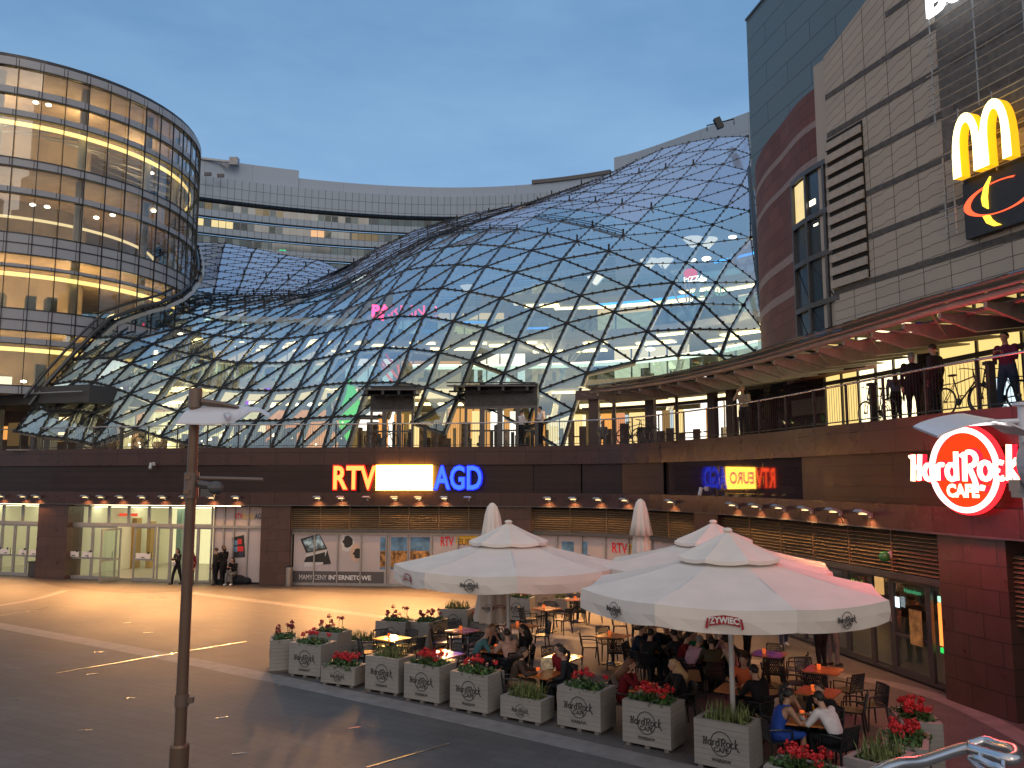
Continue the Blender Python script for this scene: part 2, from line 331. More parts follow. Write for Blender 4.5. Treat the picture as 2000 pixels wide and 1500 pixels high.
b = MB(); strip(b, s_in, s_out, 4.30, 5.67, .62, .25); b.build('band_core', ALUD, pod, world=True)
b = MB(); strip(b, s_in, s_out, 3.74, 4.35, 0, .6); b.build('lintel_band', STONE, pod, world=True, uv=True)
b = MB(); strip(b, s_in, s_out, 3.70, 3.74, -.03, .7); b.build('drip_edge', ALUD, pod, world=True)
b = MB(); strip(b, s_in, s_out, 0.0, 6.0, 9, .3, 1.5); b.build('rear_wall', mat('inner_wall', (.32, .28, .22), .8), pod, world=True)
PS = [(86, 143), (516, 572), (976, 1040), (1362, 1408), (1836, 1962), (2080, 2200)]
for p0, p1 in PS:
    b = MB(); s0, s1 = S(p0, .3), S(p1, .3); strip(b, s0, s1, 0, 3.74, .14, 1.0, .8); b.build('pier', PIER, pod, world=True, uv=True)
b = MB(); strip(b, s_in, s_out, -.02, .05, 1.1, 9, 1.5); b.build('shop_floor', mat('shop_floor', (.4, .36, .3), .35), pod, world=True)
b = MB(); strip(b, s_in, s_out, 3.66, 3.74, 1.0, 8.2, 1.5); b.build('shop_ceiling', mat('shop_ceiling', (.6, .57, .5), .8), pod, world=True)
GLS = glassm('clear_glazing', (.9, .95, .93), .05, 3.5)
def bay(s0, s1, z0, z1, name, n, off=.5, door=False, fr=.07, m=ALU):
    """n glazed leaves in a metal frame"""
    for i in range(n):
        a = s0 + (s1 - s0) * i / n; c = s0 + (s1 - s0) * (i + 1) / n; b = MB()
        strip(b, a + .004, a + fr, z0, z1, off, .08); strip(b, c - fr, c - .004, z0, z1, off, .08); strip(b, a + fr, c - fr, z1 - fr, z1, off, .08); strip(b, a + fr, c - fr, z0, z0 + (.16 if door else fr), off, .08)
        if door: strip(b, a + fr, c - fr, 1.0, 1.09, off, .08)
        f = b.build(name, m, pod, world=True); g = MB(); strip(g, a + fr, c - fr, z0 + fr, z1 - fr, off + .03, .01); go = g.build('pane', GLS); inv = f.parent.location; go.data.transform(Matrix.Translation(-inv)); go.parent = f
        if door: h = MB(); p = E(c - .14, off - .05, 1.05); h.tube([p, p + Vector((0, 0, .35))], .015, 6); ho = h.build('handle', STEEL); ho.data.transform(Matrix.Translation(-inv)); ho.parent = f
def louvre(s0, s1, z0, z1, nb):
    for k in range(nb):
        a = s0 + (s1 - s0) * k / nb; c = s0 + (s1 - s0) * (k + 1) / nb; b = MB(); z = z0 + .04
        while z < z1 - .03:
            n = 3
            for i in range(n):
                u = a + .02 + (c - a - .04) * i / n; v = a + .02 + (c - a - .04) * (i + 1) / n
                A = [E(u, .30, z), E(v, .30, z), E(v, .40, z + .055), E(u, .40, z + .055)]; b.quad(*A); B_ = [q - Vector((0, 0, .012)) for q in A]; b.quad(*B_[::-1]); b.quad(A[0], A[1], B_[1], B_[0])
            z += .098
        strip(b, a, a + .02, z0, z1, .28, .12); b.build('louvre', LOUV, pod, world=True)
    b = MB(); strip(b, s0, s1, z0, z1, .46, .05); b.build('louvre_backing', mat('black_void', (.012, .011, .010), .8), pod, world=True)
LOUV = mat('bronze_louvre', (.30, .22, .14), .38, .55, noise=.1)
# doorways left
sA0, sA1 = S(-60, .5), S(87, .5); sB0, sB1 = S(143, .5), S(420, .5); sP0, sP1 = S(420, .5), S(517, .5)
bay(sA0, sA1, 2.72, 3.66, 'transom_window', 4); bay(sA0, sA1, .02, 2.62, 'door', 6, door=True)
bay(sB0, sB1, 2.72, 3.66, 'transom_window', 7); bay(sB0, S(232, .5), .02, 2.62, 'door', 2, door=True); bay(S(268, .5), S(309, .5), .02, 2.62, 'door', 1, door=True); bay(S(312, .5), sB1, .02, 2.62, 'shop_window', 4)
b = MB(); strip(b, sA0, sA1, 2.62, 2.72, .46, .14); strip(b, sB0, sP1, 2.62, 2.72, .46, .14); b.build('transom_bar', ALU, pod, world=True)
b = MB(); p0 = E(S(268, .5), .5); p1 = G(208, 1138); d = (p1 - p0); d.z = 0                # the leaf that stands open
p0 = E(S(233, .5), .42); dr = Vector((-.35, -1, 0)).normalized(); dr = (G(236, 1134) - G(208, 1139)).normalized() * -1
q = G(193, 1139); q2 = G(233, 1133); dv = (q2 - q); dv.z = 0; dv = dv.normalized() * 1.25; q.z = q2.z = 0
for a_, b_, z0_, z1_ in ((0, .07, .03, 2.55), (1.18, 1.25, .03, 2.55), (.07, 1.18, .03, .2), (.07, 1.18, 2.46, 2.55), (.07, 1.18, 1.0, 1.09)):
    A = q + dv.normalized() * a_; B_ = q + dv.normalized() * b_; mid = (A + B_) / 2; b.box((mid.x, mid.y, (z0_ + z1_) / 2), ((b_ - a_), .06, z1_ - z0_), math.atan2(dv.y, dv.x))
od = b.build('door', ALU, pod, world=True); od['label'] = 'glass door leaf standing open'
g = MB(); mid = q + dv * .5; g.box((mid.x, mid.y, 1.3), (1.1, .012, 2.4), math.atan2(dv.y, dv.x)); go = g.build('pane', GLS); go.data.transform(Matrix.Translation(-pod.location)); go.parent = od
# white door notices
NOTE = mat('notice_paper', (.75, .70, .68), .6)
for pxs in ((4, 12), (14, 28), (48, 62), (67, 83), (144, 163), (169, 189), (273, 302)):
    b = MB(); strip(b, S(pxs[0], .44), S(pxs[1], .44), 1.1, 1.36, .44, .008); o = b.build('door_notice', NOTE, pod, world=True)
    k = MB(); sm = S((pxs[0] + pxs[1]) / 2, .43); strip(k, sm - .1, sm + .1, 1.14, 1.18, .43, .006); strip(k, S(pxs[1], .43) - .16, S(pxs[1], .43) - .04, 1.33, 1.43, .43, .006); ko = k.build('notice_print', mat('print_black', (.02, .02, .02), .6)); ko.data.transform(Matrix.Translation(-pod.location)); ko.parent = o
# storefront frames and louvres
bays = [(573, 976, 7), (1040, 1362, 5), (1408, 1836, 6)]
for p0, p1, n in bays:
    s0, s1 = S(p0, .4), S(p1, .4); louvre(s0, s1, 2.62, 3.66, n); b = MB(); strip(b, s0, s1, 2.46, 2.62, .28, .3); b.build('louvre_sill', ALUD, pod, world=True)
s0, s1 = S(1962, .4), S(2080, .4); louvre(s0, s1, 1.9, 3.4, 1)
# interiors: bright ceiling panels behind the doors
for nm, (s0, s1) in (('a', (sA0, sA1)), ('b', (sB0, sB1))):
    b = MB(); strip(b, s0 - .5, s1 + .3, 3.5, 3.6, 2.2, .5); strip(b, s0 - .5, s1 + .3, 3.5, 3.6, 5.2, .5); b.build('ceiling_light_strip', emis('shop_light', (1.0, .86, .55), 7.0), pod, world=True)
    b = MB(); strip(b, s0 - .5, s1 + .3, .05, 3.66, 8.2, .2); b.build('glowing_lobby_wall', mat('glowing_lobby_wall', (.72, .66, .46), .7, emit=(1, .85, .5), estr=.8), pod, world=True)  # lobby brightness is put into the wall material as emission
    b = MB(); strip(b, s0 - .4, s0 - .2, 0.05, 3.6, .9, 8); strip(b, s1 + .1, s1 + .3, 0.05, 3.6, .9, 8); b.build('side_wall', mat('lobby_wall_white', (.75, .72, .6), .7), pod, world=True)
rr = random.Random(5)
for k, (px, w_, z0_, z1_, m_) in enumerate(((165, .5, .06, 2.9, mat('ochre_column', (.45, .27, .08), .6)), (205, .25, .06, 3.4, mat('sage_panel', (.35, .42, .33), .6)), (262, .7, .06, 2.8, MATS['ochre_column']), (290, .3, .06, 2.6, MATS['ochre_column']), (340, .35, .06, 3.3, mat('teal_panel', (.2, .3, .28), .5)))):
    b = MB(); s_ = S(px, 5); strip(b, s_ - w_ / 2, s_ + w_ / 2, z0_, z1_, 4.4 + k * .3, .4); b.build('interior_column', m_, pod, world=True)
b = MB(); strip(b, S(165, 4), S(270, 4), 2.95, 3.1, 4, .1); b.build('red_shop_strip', emis('red_strip', (1, .08, .03), 1.2), pod, world=True)
b = MB(); strip(b, S(202, 3.6), S(222, 3.6), 2.85, 3.45, 3.6, .05); b.build('hanging_banner', emis('yellow_banner', (1, .62, .05), .9), pod, world=True)
# restaurant glazing at the right
sR0, sR1 = S(1600, .5), S(1834, .5); ZL = 2.46
bay(sR0, S(1690, .5), .05, ZL, 'door', 2, door=True, m=ALUD, fr=.09); bay(S(1728, .5), S(1800, .5), .05, ZL, 'door', 1, door=True, m=ALUD, fr=.12); bay(S(1800, .5), sR1, .05, ZL, 'side_light', 1, m=ALUD)
bay(S(1690, .5), S(1728, .5), .05, ZL, 'side_light', 1, m=ALUD)
bay(S(1410, .5), sR0, .05, ZL, 'shop_window', 5, m=ALUD)
b = MB(); strip(b, S(1410, 6), sR1 + .5, .05, 3.6, 6.5, .2); b.build('restaurant_rear_wall', mat('dark_panelling', (.05, .024, .016), .6, noise=.3, nscale=2), pod, world=True)
b = MB()
for px, z0_, z1_, w_ in ((1440, 1.2, 1.9, .8), (1500, 1.6, 1.8, .9), (1530, 1.0, 2.2, .35), (1700, .9, 1.5, .5), (1755, 2.2, 2.28, .6)): s_ = S(px, 5.4); strip(b, s_ - w_ / 2, s_ + w_ / 2, z0_, z1_, 5.4, .1)
b.build('bar_light', emis('bar_glow', (1, .5, .18), .9), pod, world=True)
b = MB(); s_ = S(1817, .7); strip(b, s_ - .02, s_ + .26, 1.0, 2.0, .68, .05); sc_ = b.build('lit_drinks_screen', emis('red_amber_screen', (1.0, .22, .04), 3.0), pod, world=True)
for z0_, z1_, m_ in ((2.02, 2.16, emis('white_green', (.6, 1, .75), 1.5)), (.84, .96, emis('green_strip', (.05, .9, .15), 1.2))):
    b = MB(); strip(b, s_, s_ + .24, z0_, z1_, .67, .04); o = b.build('screen_caption', m_); o.data.transform(Matrix.Translation(-pod.location)); o.parent = sc_
b = MB(); s_ = S(1775, .47); strip(b, s_ - .28, s_ + .18, .9, 1.75, .46, .01); b.build('door_poster', mat('beer_poster', (.42, .30, .10), .5, noise=.5, nscale=5), pod, world=True)
b = MB(); s_ = S(1738, .47); strip(b, s_ - .06, s_ + .1, 1.72, 1.98, .45, .01); b.build('door_tablet', emis('tablet', (.8, .95, 1), 1.6), pod, world=True)
# ------------------------------------------------------------------ terrace railing
rail = thing('terrace_railing', 'long steel railing of thin vertical bars along the terrace edge above the granite parapet', 'railing', (0, 38, ZT))
b = MB(); n = int((s_out - s_in) / .7); b.tube([E(s_in + (s_out - s_in) * i / n, .12, ZT + 1.1) for i in range(n + 1)], .032, 8); b.build('handrail', mat('brushed_steel', (.5, .5, .5), .25, .9), rail, world=True, smooth=True)
b = MB(); b2 = MB(); n = int((s_out - s_in) / .115)
for i in range(n):
    s_ = s_in + .1 + i * .115
    if proj(E(s_, .12, ZT))[0] > 2150 or proj(E(s_, .12, ZT))[0] < -150 or E(s_).y < 9: continue
    p = E(s_, .12, ZT + .1); b.add([p + Vector(q) for q in ((-.006, 0, 0), (.006, 0, 0), (0, .01, 0), (-.006, 0, .95), (.006, 0, .95), (0, .01, .95))], [(0, 1, 4, 3), (1, 2, 5, 4), (2, 0, 3, 5)])
    if i % 14 == 0: b2.box((p.x, p.y, ZT + .55), (.06, .06, 1.1), 0)
bo = b.build('bars', STEEL, rail, world=True); bo['kind'] = 'stuff'; b2.islands('post', STEEL, rail, world=True)
b = MB(); strip(b, s_in, s_out, ZT + .07, ZT + .10, .10, .04); b.build('bottom_rail', STEEL, rail, world=True)
# ------------------------------------------------------------------ glass roof: depth field (thin plate spline through real depths)
CT = (-31.24, 51.28); RT = 10.05
def tower_Y(px, py, r=RT):
    d = ray(px, py); a = d.x * d.x + d.y * d.y; b_ = -2 * (d.x * CT[0] + d.y * CT[1]); c = CT[0] ** 2 + CT[1] ** 2 - r * r; q = b_ * b_ - 4 * a * c
    return (-b_ - math.sqrt(max(q, 0))) / (2 * a) * d.y
DP = [(60, 790, 43.3), (102, 751, 44), (182, 746, 43.8), (208, 632, 45.9), (264, 663, 46), (320, 596, 51), (308, 633, 50), (380, 552, 56), (376, 500, 60), (376, 475, 66), (264, 837, 43), (400, 860, 42.6), (600, 877, 41.8), (800, 880, 41.3), (1000, 875, 40.8), (1100, 871, 40.3),
 (432, 758, 44.5), (468, 708, 47), (505, 662, 50), (534, 629, 53.5), (580, 594, 58), (595, 578, 62), (460, 628, 53), (463, 576, 61), (440, 475, 76), (560, 499, 78), (668, 527, 78), (720, 500, 76), (719, 748, 44), (749, 679, 46.5), (778, 618, 49.5), (807, 567, 52.5), (839, 520, 56), (870, 483, 59.5), (905, 451, 63), (1000, 402, 74), (936, 414, 74), (800, 455, 78),
 (958, 805, 42), (985, 728, 43), (1041, 603, 46.5), (1098, 506, 50), (1157, 443, 54), (1215, 399, 58), (1272, 352, 62), (1346, 278, 67), (1119, 800, 41.2), (1174, 665, 43), (1226, 561, 45.5), (1277, 484, 48.5), (1331, 421, 52), (1386, 354, 55.5), (1435, 292, 59), (1460, 255, 61), (1237, 706, 40.5), (1290, 597, 42.5), (1340, 513, 44.5), (1392, 439, 47), (1453, 345, 50), (1324, 694, 38.5), (1373, 593, 40.5), (1424, 510, 42.5), (1466, 464, 43.5), (1407, 694, 37.5), (1452, 596, 39), (1478, 551, 40.5), (1490, 695, 36.5), (1489, 643, 37.5)]
_p = np.array(DP, float); _xy = _p[:, :2] / 400
def _tps(r2): return np.where(r2 > 0, .5 * r2 * np.log(np.maximum(r2, 1e-12)), 0)
_K = _tps(((_xy[:, None] - _xy[None]) ** 2).sum(-1)) + np.eye(len(_p)) * .004; _Pm = np.c_[np.ones(len(_p)), _xy]
_sol = np.linalg.solve(np.block([[_K, _Pm], [_Pm.T, np.zeros((3, 3))]]), np.r_[_p[:, 2], 0, 0, 0])
def depth(px, py):
    q = np.array([px, py]) / 400; return float(_tps(((_xy - q) ** 2).sum(-1)) @ _sol[:-3] + _sol[-3] + _sol[-2] * q[0] + _sol[-1] * q[1])
ROWS = {}
RIBS = "JKLMNOPQRSTUVWXYZABCDEFG"
def row(j, start, pts):
    for k, p in enumerate(pts):
        if p: ROWS[(RIBS.index(start) + k, j)] = p
row(-3, 'J', [(30, 842), (75, 850), (125, 856), (160, 862), (180, 868)])
row(-2, 'J', [(66, 796), (105, 800), (150, 801), (182, 806), (216, 821), (264, 837), (313, 852), (362, 864), (425, 874), (475, 877), (528, 878), (577, 878), (630, 878), (676, 878), (735, 878), (785, 880), (842, 900), (920, 905), (985, 910), (1060, 930)])
row(-1, 'J', [(102, 751), (148, 744), (182, 746), (213, 754), (254, 769), (299, 787), (349, 803), (400, 815), (450, 822), (502, 821), (551, 821), (600, 817), (649, 814), (697, 812), (755, 813), (805, 825), (866, 845), (935, 868), (1028, 834), (1093, 880)])
row(0, 'J', [(146, 702), (186, 699), (220, 700), (255, 710), (293, 723), (337, 736), (386, 751), (432, 758), (479, 762), (532, 763), (581, 760), (628, 752), (674, 748), (719, 748), (777, 746), (832, 756), (892, 776), (960, 801), (1028, 834), (1093, 880)])
ROWS.pop((RIBS.index('B'), -1)); ROWS[(RIBS.index('B'), -1)] = (1008, 895); ROWS[(RIBS.index('C'), -1)] = (1075, 940); ROWS[(RIBS.index('B'), 0)] = (1028, 834); ROWS[(RIBS.index('C'), 0)] = (1094, 880)
row(1, 'J', [(186, 660), (228, 657), (264, 663), (298, 672), (336, 683), (378, 693), (420, 702), (468, 708), (514, 709), (564, 708), (610, 703), (654, 694), (700, 685), (749, 679), (800, 681), (858, 688), (920, 704), (985, 728), (1052, 762), (1119, 800)])
row(2, 'J', [(222, 627), (268, 626), (308, 633), (344, 641), (380, 649), (420, 655), (462, 659), (505, 662), (552, 662), (600, 656), (644, 648), (684, 636), (729, 625), (778, 618), (828, 618), (886, 627), (947, 641), (1010, 663), (1078, 693), (1146, 728)])
row(3, 'J', [(280, 606), (330, 606), (364, 610), (392, 617), (425, 625), (461, 629), (498, 631), (537, 630), (590, 624), (632, 614), (676, 604), (717, 588), (757, 575), (807, 567), (861, 563), (917, 570), (978, 582), (1041, 603), (1107, 631), (1174, 665), (1237, 706)])
row(4, 'J', [(320, 596), (364, 593), (398, 594), (426, 599), (460, 602), (496, 603), (536, 600), (580, 594), (626, 587), (668, 576), (710, 560), (752, 544), (791, 528), (839, 520), (891, 517), (948, 521), (1007, 532), (1070, 551), (1134, 577), (1199, 609), (1264, 647), (1324, 694)])
row(5, 'J', [(354, 580), (394, 583), (428, 585), (460, 588), (497, 588), (535, 587), (576, 583), (622, 574), (665, 562), (705, 546), (745, 530), (784, 509), (826, 489), (870, 483), (925, 477), (980, 481), (1038, 489), (1098, 506), (1161, 531), (1226, 561), (1290, 597), (1348, 643), (1407, 694), (1470, 752)])
row(6, 'J', [(371, 566), (418, 575), (463, 576), (496, 577), (530, 577), (564, 577), (604, 573), (650, 562), (692, 546), (730, 526), (779, 498), (817, 479), (858, 461), (905, 451), (957, 447), (1010, 448), (1069, 456), (1127, 471), (1189, 490), (1252, 516), (1314, 552), (1373, 593), (1425, 644), (1490, 700)])
row(7, 'W', [(938, 431), (989, 425), (1045, 424), (1098, 431), (1157, 443), (1217, 460), (1277, 484), (1340, 513), (1398, 552), (1452, 596), (1489, 643)])
row(8, 'W', [(972, 417), (1021, 406), (1074, 406), (1128, 410), (1188, 420), (1244, 436), (1304, 453), (1365, 477), (1424, 510), (1478, 551)])
row(9, 'Y', [(1112, 392), (1163, 394), (1215, 399), (1272, 407), (1331, 421), (1392, 439), (1466, 464)])
row(10, 'Y', [(1140, 375), (1194, 378), (1245, 377), (1301, 381), (1360, 389), (1419, 404), (1465, 412)])
row(11, 'Y', [(1166, 359), (1220, 359), (1274, 352), (1329, 349), (1386, 354), (1447, 362), (1464, 372)])
row(12, 'Y', [(1192, 344), (1248, 338), (1300, 329), (1354, 322), (1412, 321), (1462, 334)])
row(13, 'Y', [(1217, 328), (1272, 315), (1327, 300), (1380, 293), (1436, 292), (1466, 302)])
row(14, 'J', [(377, 473), (440, 475), (500, 486), (560, 499), (620, 508), (668, 527), (720, 500), (760, 474), (810, 450), (870, 431), (930, 415), (1000, 402), (1072, 392), (1130, 369), (1193, 345), (1243, 313), (1293, 291), (1346, 278), (1403, 268), (1460, 266)])
for j, q in ((7, (384, 548)), (8, (391, 534)), (9, (392, 521)), (10, (391, 509)), (11, (389, 499)), (12, (387, 490)), (13, (386, 481))): ROWS[(0, j)] = q
for i in range(24):                                            # fill the nodes no rib shows clearly
    js = sorted(j for (a, j) in ROWS if a == i)
    for j0, j1 in zip(js, js[1:]):
        for j in range(j0 + 1, j1):
            t = (j - j0) / (j1 - j0); e_ = 1 - (1 - t) ** 1.25 if j1 == 14 else t; a = ROWS[(i, j0)]; c = ROWS[(i, j1)]; ROWS[(i, j)] = (a[0] + (c[0] - a[0]) * t, a[1] + (c[1] - a[1]) * e_)
for i in range(3, 20):                                          # one more row folding away behind the skyline
    a = ROWS[(i, 14)]; ROWS[(i, 15)] = ('back', a)
NODE = {}
for (i, j), q in ROWS.items():
    if q[0] == 'back': continue
    Yd = depth(*q)
    if i == 0 and j <= 6 and j > -3: Yd = tower_Y(q[0], q[1], RT + .25)
    if i == 0 and j > 6: Yd = 54.8 + max(0, j - 8) * 1.1
    NODE[(i, j)] = DY(q[0], q[1], Yd)
for (i, j), q in ROWS.items():
    if q[0] == 'back': p = NODE[(i, 14)]; NODE[(i, 15)] = p + Vector((1.2, 4.5, -1.6))
DOORGAP = set()
for nm in ('X', 'Z', 'A'):
    DOORGAP.add((RIBS.index(nm), -1)); DOORGAP.add((RIBS.index(nm), -2))
DOORGAP.add((RIBS.index('W'), -2)); DOORGAP.add((RIBS.index('Y'), -2))
for (k_, p_) in list(NODE.items()):
    if p_.z < ZT and k_[1] < 3:
        up_ = NODE.get((k_[0], k_[1] + 1))
        if up_ and up_.z > ZT: t = (up_.z - ZT) / (up_.z - p_.z); NODE[k_] = up_.lerp(p_, t)
        else: del NODE[k_]
dome = thing('glass_roof', 'wavy blue glass roof of triangular panes in a black steel net over the shopping centre', 'glass roof', (-5, 46, ZT))
def dusty(m, col, a, pw):
    n = m.node_tree.nodes; l = m.node_tree.links; o = [q for q in n if q.type == 'OUTPUT_MATERIAL'][0]; src = o.inputs[0].links[0].from_socket
    d = n.new('ShaderNodeBsdfDiffuse'); d.inputs[0].default_value = (*col, 1); x = n.new('ShaderNodeMixShader'); lw = n.new('ShaderNodeLayerWeight'); lw.inputs[0].default_value = .5
    p = n.new('ShaderNodeMath'); p.operation = 'POWER'; p.inputs[1].default_value = pw; l.new(lw.outputs['Facing'], p.inputs[0]); q = n.new('ShaderNodeMath'); q.operation = 'MULTIPLY_ADD'; q.inputs[1].default_value = a; q.inputs[2].default_value = .02; l.new(p.outputs[0], q.inputs[0])
    l.new(q.outputs[0], x.inputs[0]); l.new(src, x.inputs[1]); l.new(d.outputs[0], x.inputs[2]); l.new(x.outputs[0], o.inputs[0])
ROOFG = glassm('roof_glazing', (.88, .92, .86), .24, 1.3, refl=(.68, .92, 1.0), mx_=.95)
dusty(ROOFG, (.30, .31, .37), .8, 5.0)
FRIT = glassm('fritted_glazing', (.70, .76, .80), .30, 1.0, refl=(.75, .88, 1.0), mx_=.95, rough=.12); dusty(FRIT, (.40, .42, .52), .45, .7)
b = MB(); edges = set(); cells = []
for (i, j), p in NODE.items():
    for t in (((i, j), (i + 1, j), (i + 1, j + 1)), ((i, j), (i + 1, j + 1), (i, j + 1))):
        if all(q in NODE for q in t):
            if (i, j) in DOORGAP: continue
            a, c, d = (NODE[q] for q in t)
            if (c - a).cross(d - a).length < .02: continue
            b.m(1 if (j >= 6 and i < 15) or j >= 10 or (j >= 8 and i < 18) else 0).add([a, c, d], [(0, 1, 2)])
            for u, v in ((t[0], t[1]), (t[1], t[2]), (t[2], t[0])): edges.add(tuple(sorted((u, v))))
for i in range(23):                                              # triangles that close onto the right-hand frame
    for j in range(0, 14):
        if (i, j) in NODE and (i + 1, j + 1) not in NODE and (i, j + 1) in NODE and (i + 1, j) in NODE:
            b.add([NODE[(i, j)], NODE[(i + 1, j)], NODE[(i, j + 1)]], [(0, 1, 2)]); edges.add(tuple(sorted(((i + 1, j), (i, j + 1)))))
b.build('glazing', [ROOFG, FRIT], dome, world=True)
b = MB(); kn = MB()
for u, v in edges:
    A, B_ = NODE[u], NODE[v]; rib = u[0] == v[0]; fz = 1.0 if (u[1] + v[1]) / 2 < 6.5 else .5; w_ = (.125 if rib else .10) * fz
    b.beam(A, B_, w_, .08 * fz)
b.build('net_bars', mat('black_bars', (.012, .016, .022), .45, .3), dome, world=True)
ib = MB()                                                        # pale ribs on the inside, seen beside the dark caps
for u, v in edges:
    if u[0] == v[0] or (u[1] < 3 and u[0] != v[0]):
        A, B_ = NODE[u], NODE[v]; n_ = Vector((.25, .95, -.35)).normalized() * .28; ib.beam(A + n_, B_ + n_, .10, .22, up=n_)
ib.build('inner_ribs', mat('pale_ribs', (.40, .42, .42), .5), dome, world=True)
for u, v in edges:
    A, B_ = NODE[u], NODE[v]; d = B_ - A; k = 3
    for t in (.25, .5, .75):
        q = A + d * t; fz = .12 if (u[1] + v[1]) / 2 < 6.5 else .085; kn.box(q + Vector((0, -.03, .02)), (fz, fz, fz))
for q, p in NODE.items(): kn.box(p, (.2, .16, .16))
kn.build('clamps', MATS['black_bars'], dome, world=True)
br_ = MB()
for q, p in NODE.items():
    i, j = q
    if (j >= 7 and j % 3 == 0) or j == 6 or (j == 7 and i > 16):
        if i == 0: continue
        (None if i > 18 else br_.beam(p + Vector((0, 0, -.1)), p + Vector((0, -.08, .42)), .11, .11))
for i in range(1, 23):                                           # double bar along the crease
    for (j0, j1) in (((6, 6) if i < 15 else (7, 7)),):
        u, v = (i, j0), (i + 1, j1)
        if u in NODE and v in NODE and i < 18:
            for o_ in (.14, .3): br_.beam(NODE[u] + Vector((0, -.05, o_)), NODE[v] + Vector((0, -.05, o_)), .05, .05)
br_.build('brackets', MATS['black_bars'], dome, world=True)
fr = MB()                                                        # the curved kerb where it meets the round tower
pts = [NODE[(0, j)] + Vector((-.1, -.25, .1)) for j in range(-2, 15)]; fr.tube(pts, .12, 8); fr.tube([p + Vector((-.1, -.3, .35)) for p in pts], .08, 6)
fr.build('edge_frame', mat('zinc_edge', (.06, .063, .068), .4, .6), dome, world=True)
fr = MB(); pts = [DY(*q) for q in ((1461, 330, 46), (1470, 440, 41.5), (1480, 551, 38.8), (1492, 640, 36.5), (1499, 700, 35.6), (1505, 760, 35))]; fr.tube([p + Vector((.05, -.1, 0)) for p in pts], .14, 6)
for o_ in (.42,): fr.tube([p + Vector((o_, .1, 0)) for p in pts], .10, 6)
for k in range(len(pts) - 1):
    for t in (0, .33, .66): a = pts[k].lerp(pts[k + 1], t); fr.beam(a, a + Vector((.42, .1, 0)), .06); fr.beam(a, pts[k].lerp(pts[k + 1], t + .3) + Vector((.42, .1, 0)), .04)
fr.build('side_truss', STEEL, dome, world=True)
# pipe-frame mast on the crest
b = MB(); c = DY(1408, 250, 62); b.beam(c, c + Vector((-.35, 0, .8)), .4, .5); b.tube([c + Vector((-1.1, 0, -.25)), c + Vector((-1.1, 0, .2)), c + Vector((1.05, 0, .75)), c + Vector((1.05, 0, .3))], .05, 6); b.build('maintenance_gantry', MATS['black_bars'], dome, world=True)
# ------------------------------------------------------------------ inside the glass roof
hall = thing('mall_interior', 'brightly lit shopping galleries seen through the glass roof', 'interior', (0, 50, ZT))
SLAB = mat('gallery_slab', (.42, .42, .40), .6, noise=.1); WCOL = mat('white_column', (.7, .7, .68), .5)
BL = Curve([(-27, 47.5), (-20, 48.6), (-12, 49.5), (-3, 50), (4, 49), (9, 46), (12, 41.5), (13.2, 37.5)])
LV = [(6.43, -5.5, 20, .0), (10.9, .2, 20, .45), (14.6, 4.0, 20, .45), (18.4, 9.0, 20, .45)]
for z, o0, dp_, th in LV[1:]:
    b = MB(); strip(b, 0.3 if z < 17 else 26, BL.L - .3, z - .45, z, o0, dp_ - o0 - .5, 1.6, BL); b.build('gallery_floor', SLAB, hall, world=True)
    b = MB(); strip(b, .5 if z < 17 else 26, BL.L - .5, z, z + 1.0, o0 + .1, .03, 1.6, BL); b.build('balustrade', glassm('balustrade_glass', (.6, .75, .8), .12, 3), hall, world=True)
b = MB(); strip(b, .2, BL.L - .1, 6.43, 6.46, -5.5, 25, 1.6, BL); b.build('hall_floor', mat('hall_floor', (.5, .45, .38), .3), hall, world=True)
b = MB(); strip(b, .3, 24, 6.4, 14.3, 17.5, .3, 1.6, BL); strip(b, 24, BL.L - .3, 6.4, 21.5, 19.5, .3, 1.6, BL); b.build('back_wall', mat('hall_back_wall', (.42, .35, .20), .8), hall, world=True)
rr = random.Random(11)
SHOPC = [emis('shopfront_cream', (1, .84, .50), 1.5), emis('shopfront_yellow', (1, .72, .30), 1.2), emis('shopfront_white', (1, .95, .82), 1.9), emis('shopfront_amber', (1, .50, .16), .8), emis('shopfront_cool', (.70, .85, .9), .8)]
DARKW = mat('shop_pier', (.10, .09, .08), .7)
for li, (z, o0, dp_, th) in enumerate(LV):
    s = 1.0 if z < 17 else 27
    while s < BL.L - 3:
        w_ = rr.uniform(1.6, 4.2); off = o0 + (7.5 if li else 6.5); h_ = rr.uniform(2.2, 3.0)
        if rr.random() < .80:
            b = MB(); strip(b, s, s + w_, z + .15, z + h_, off, .1, 1, BL); b.build('shopfront', rr.choice(SHOPC[:4] if s < 22 else SHOPC), hall, world=True)
            b = MB()
            for k in range(int(w_ / .8)): strip(b, s + k * .8, s + k * .8 + .07, z, z + h_, off - .06, .05, 2, BL)
            for k in range(rr.randint(2, 6)): u = s + rr.uniform(.1, w_ - .5); strip(b, u, u + rr.uniform(.15, .5), z, z + rr.uniform(.5, 1.7), off - .5, .3, 2, BL)
            b.build('shopfront_silhouette', DARKW, hall, world=True)
        s += w_ + rr.uniform(.3, 1.3)
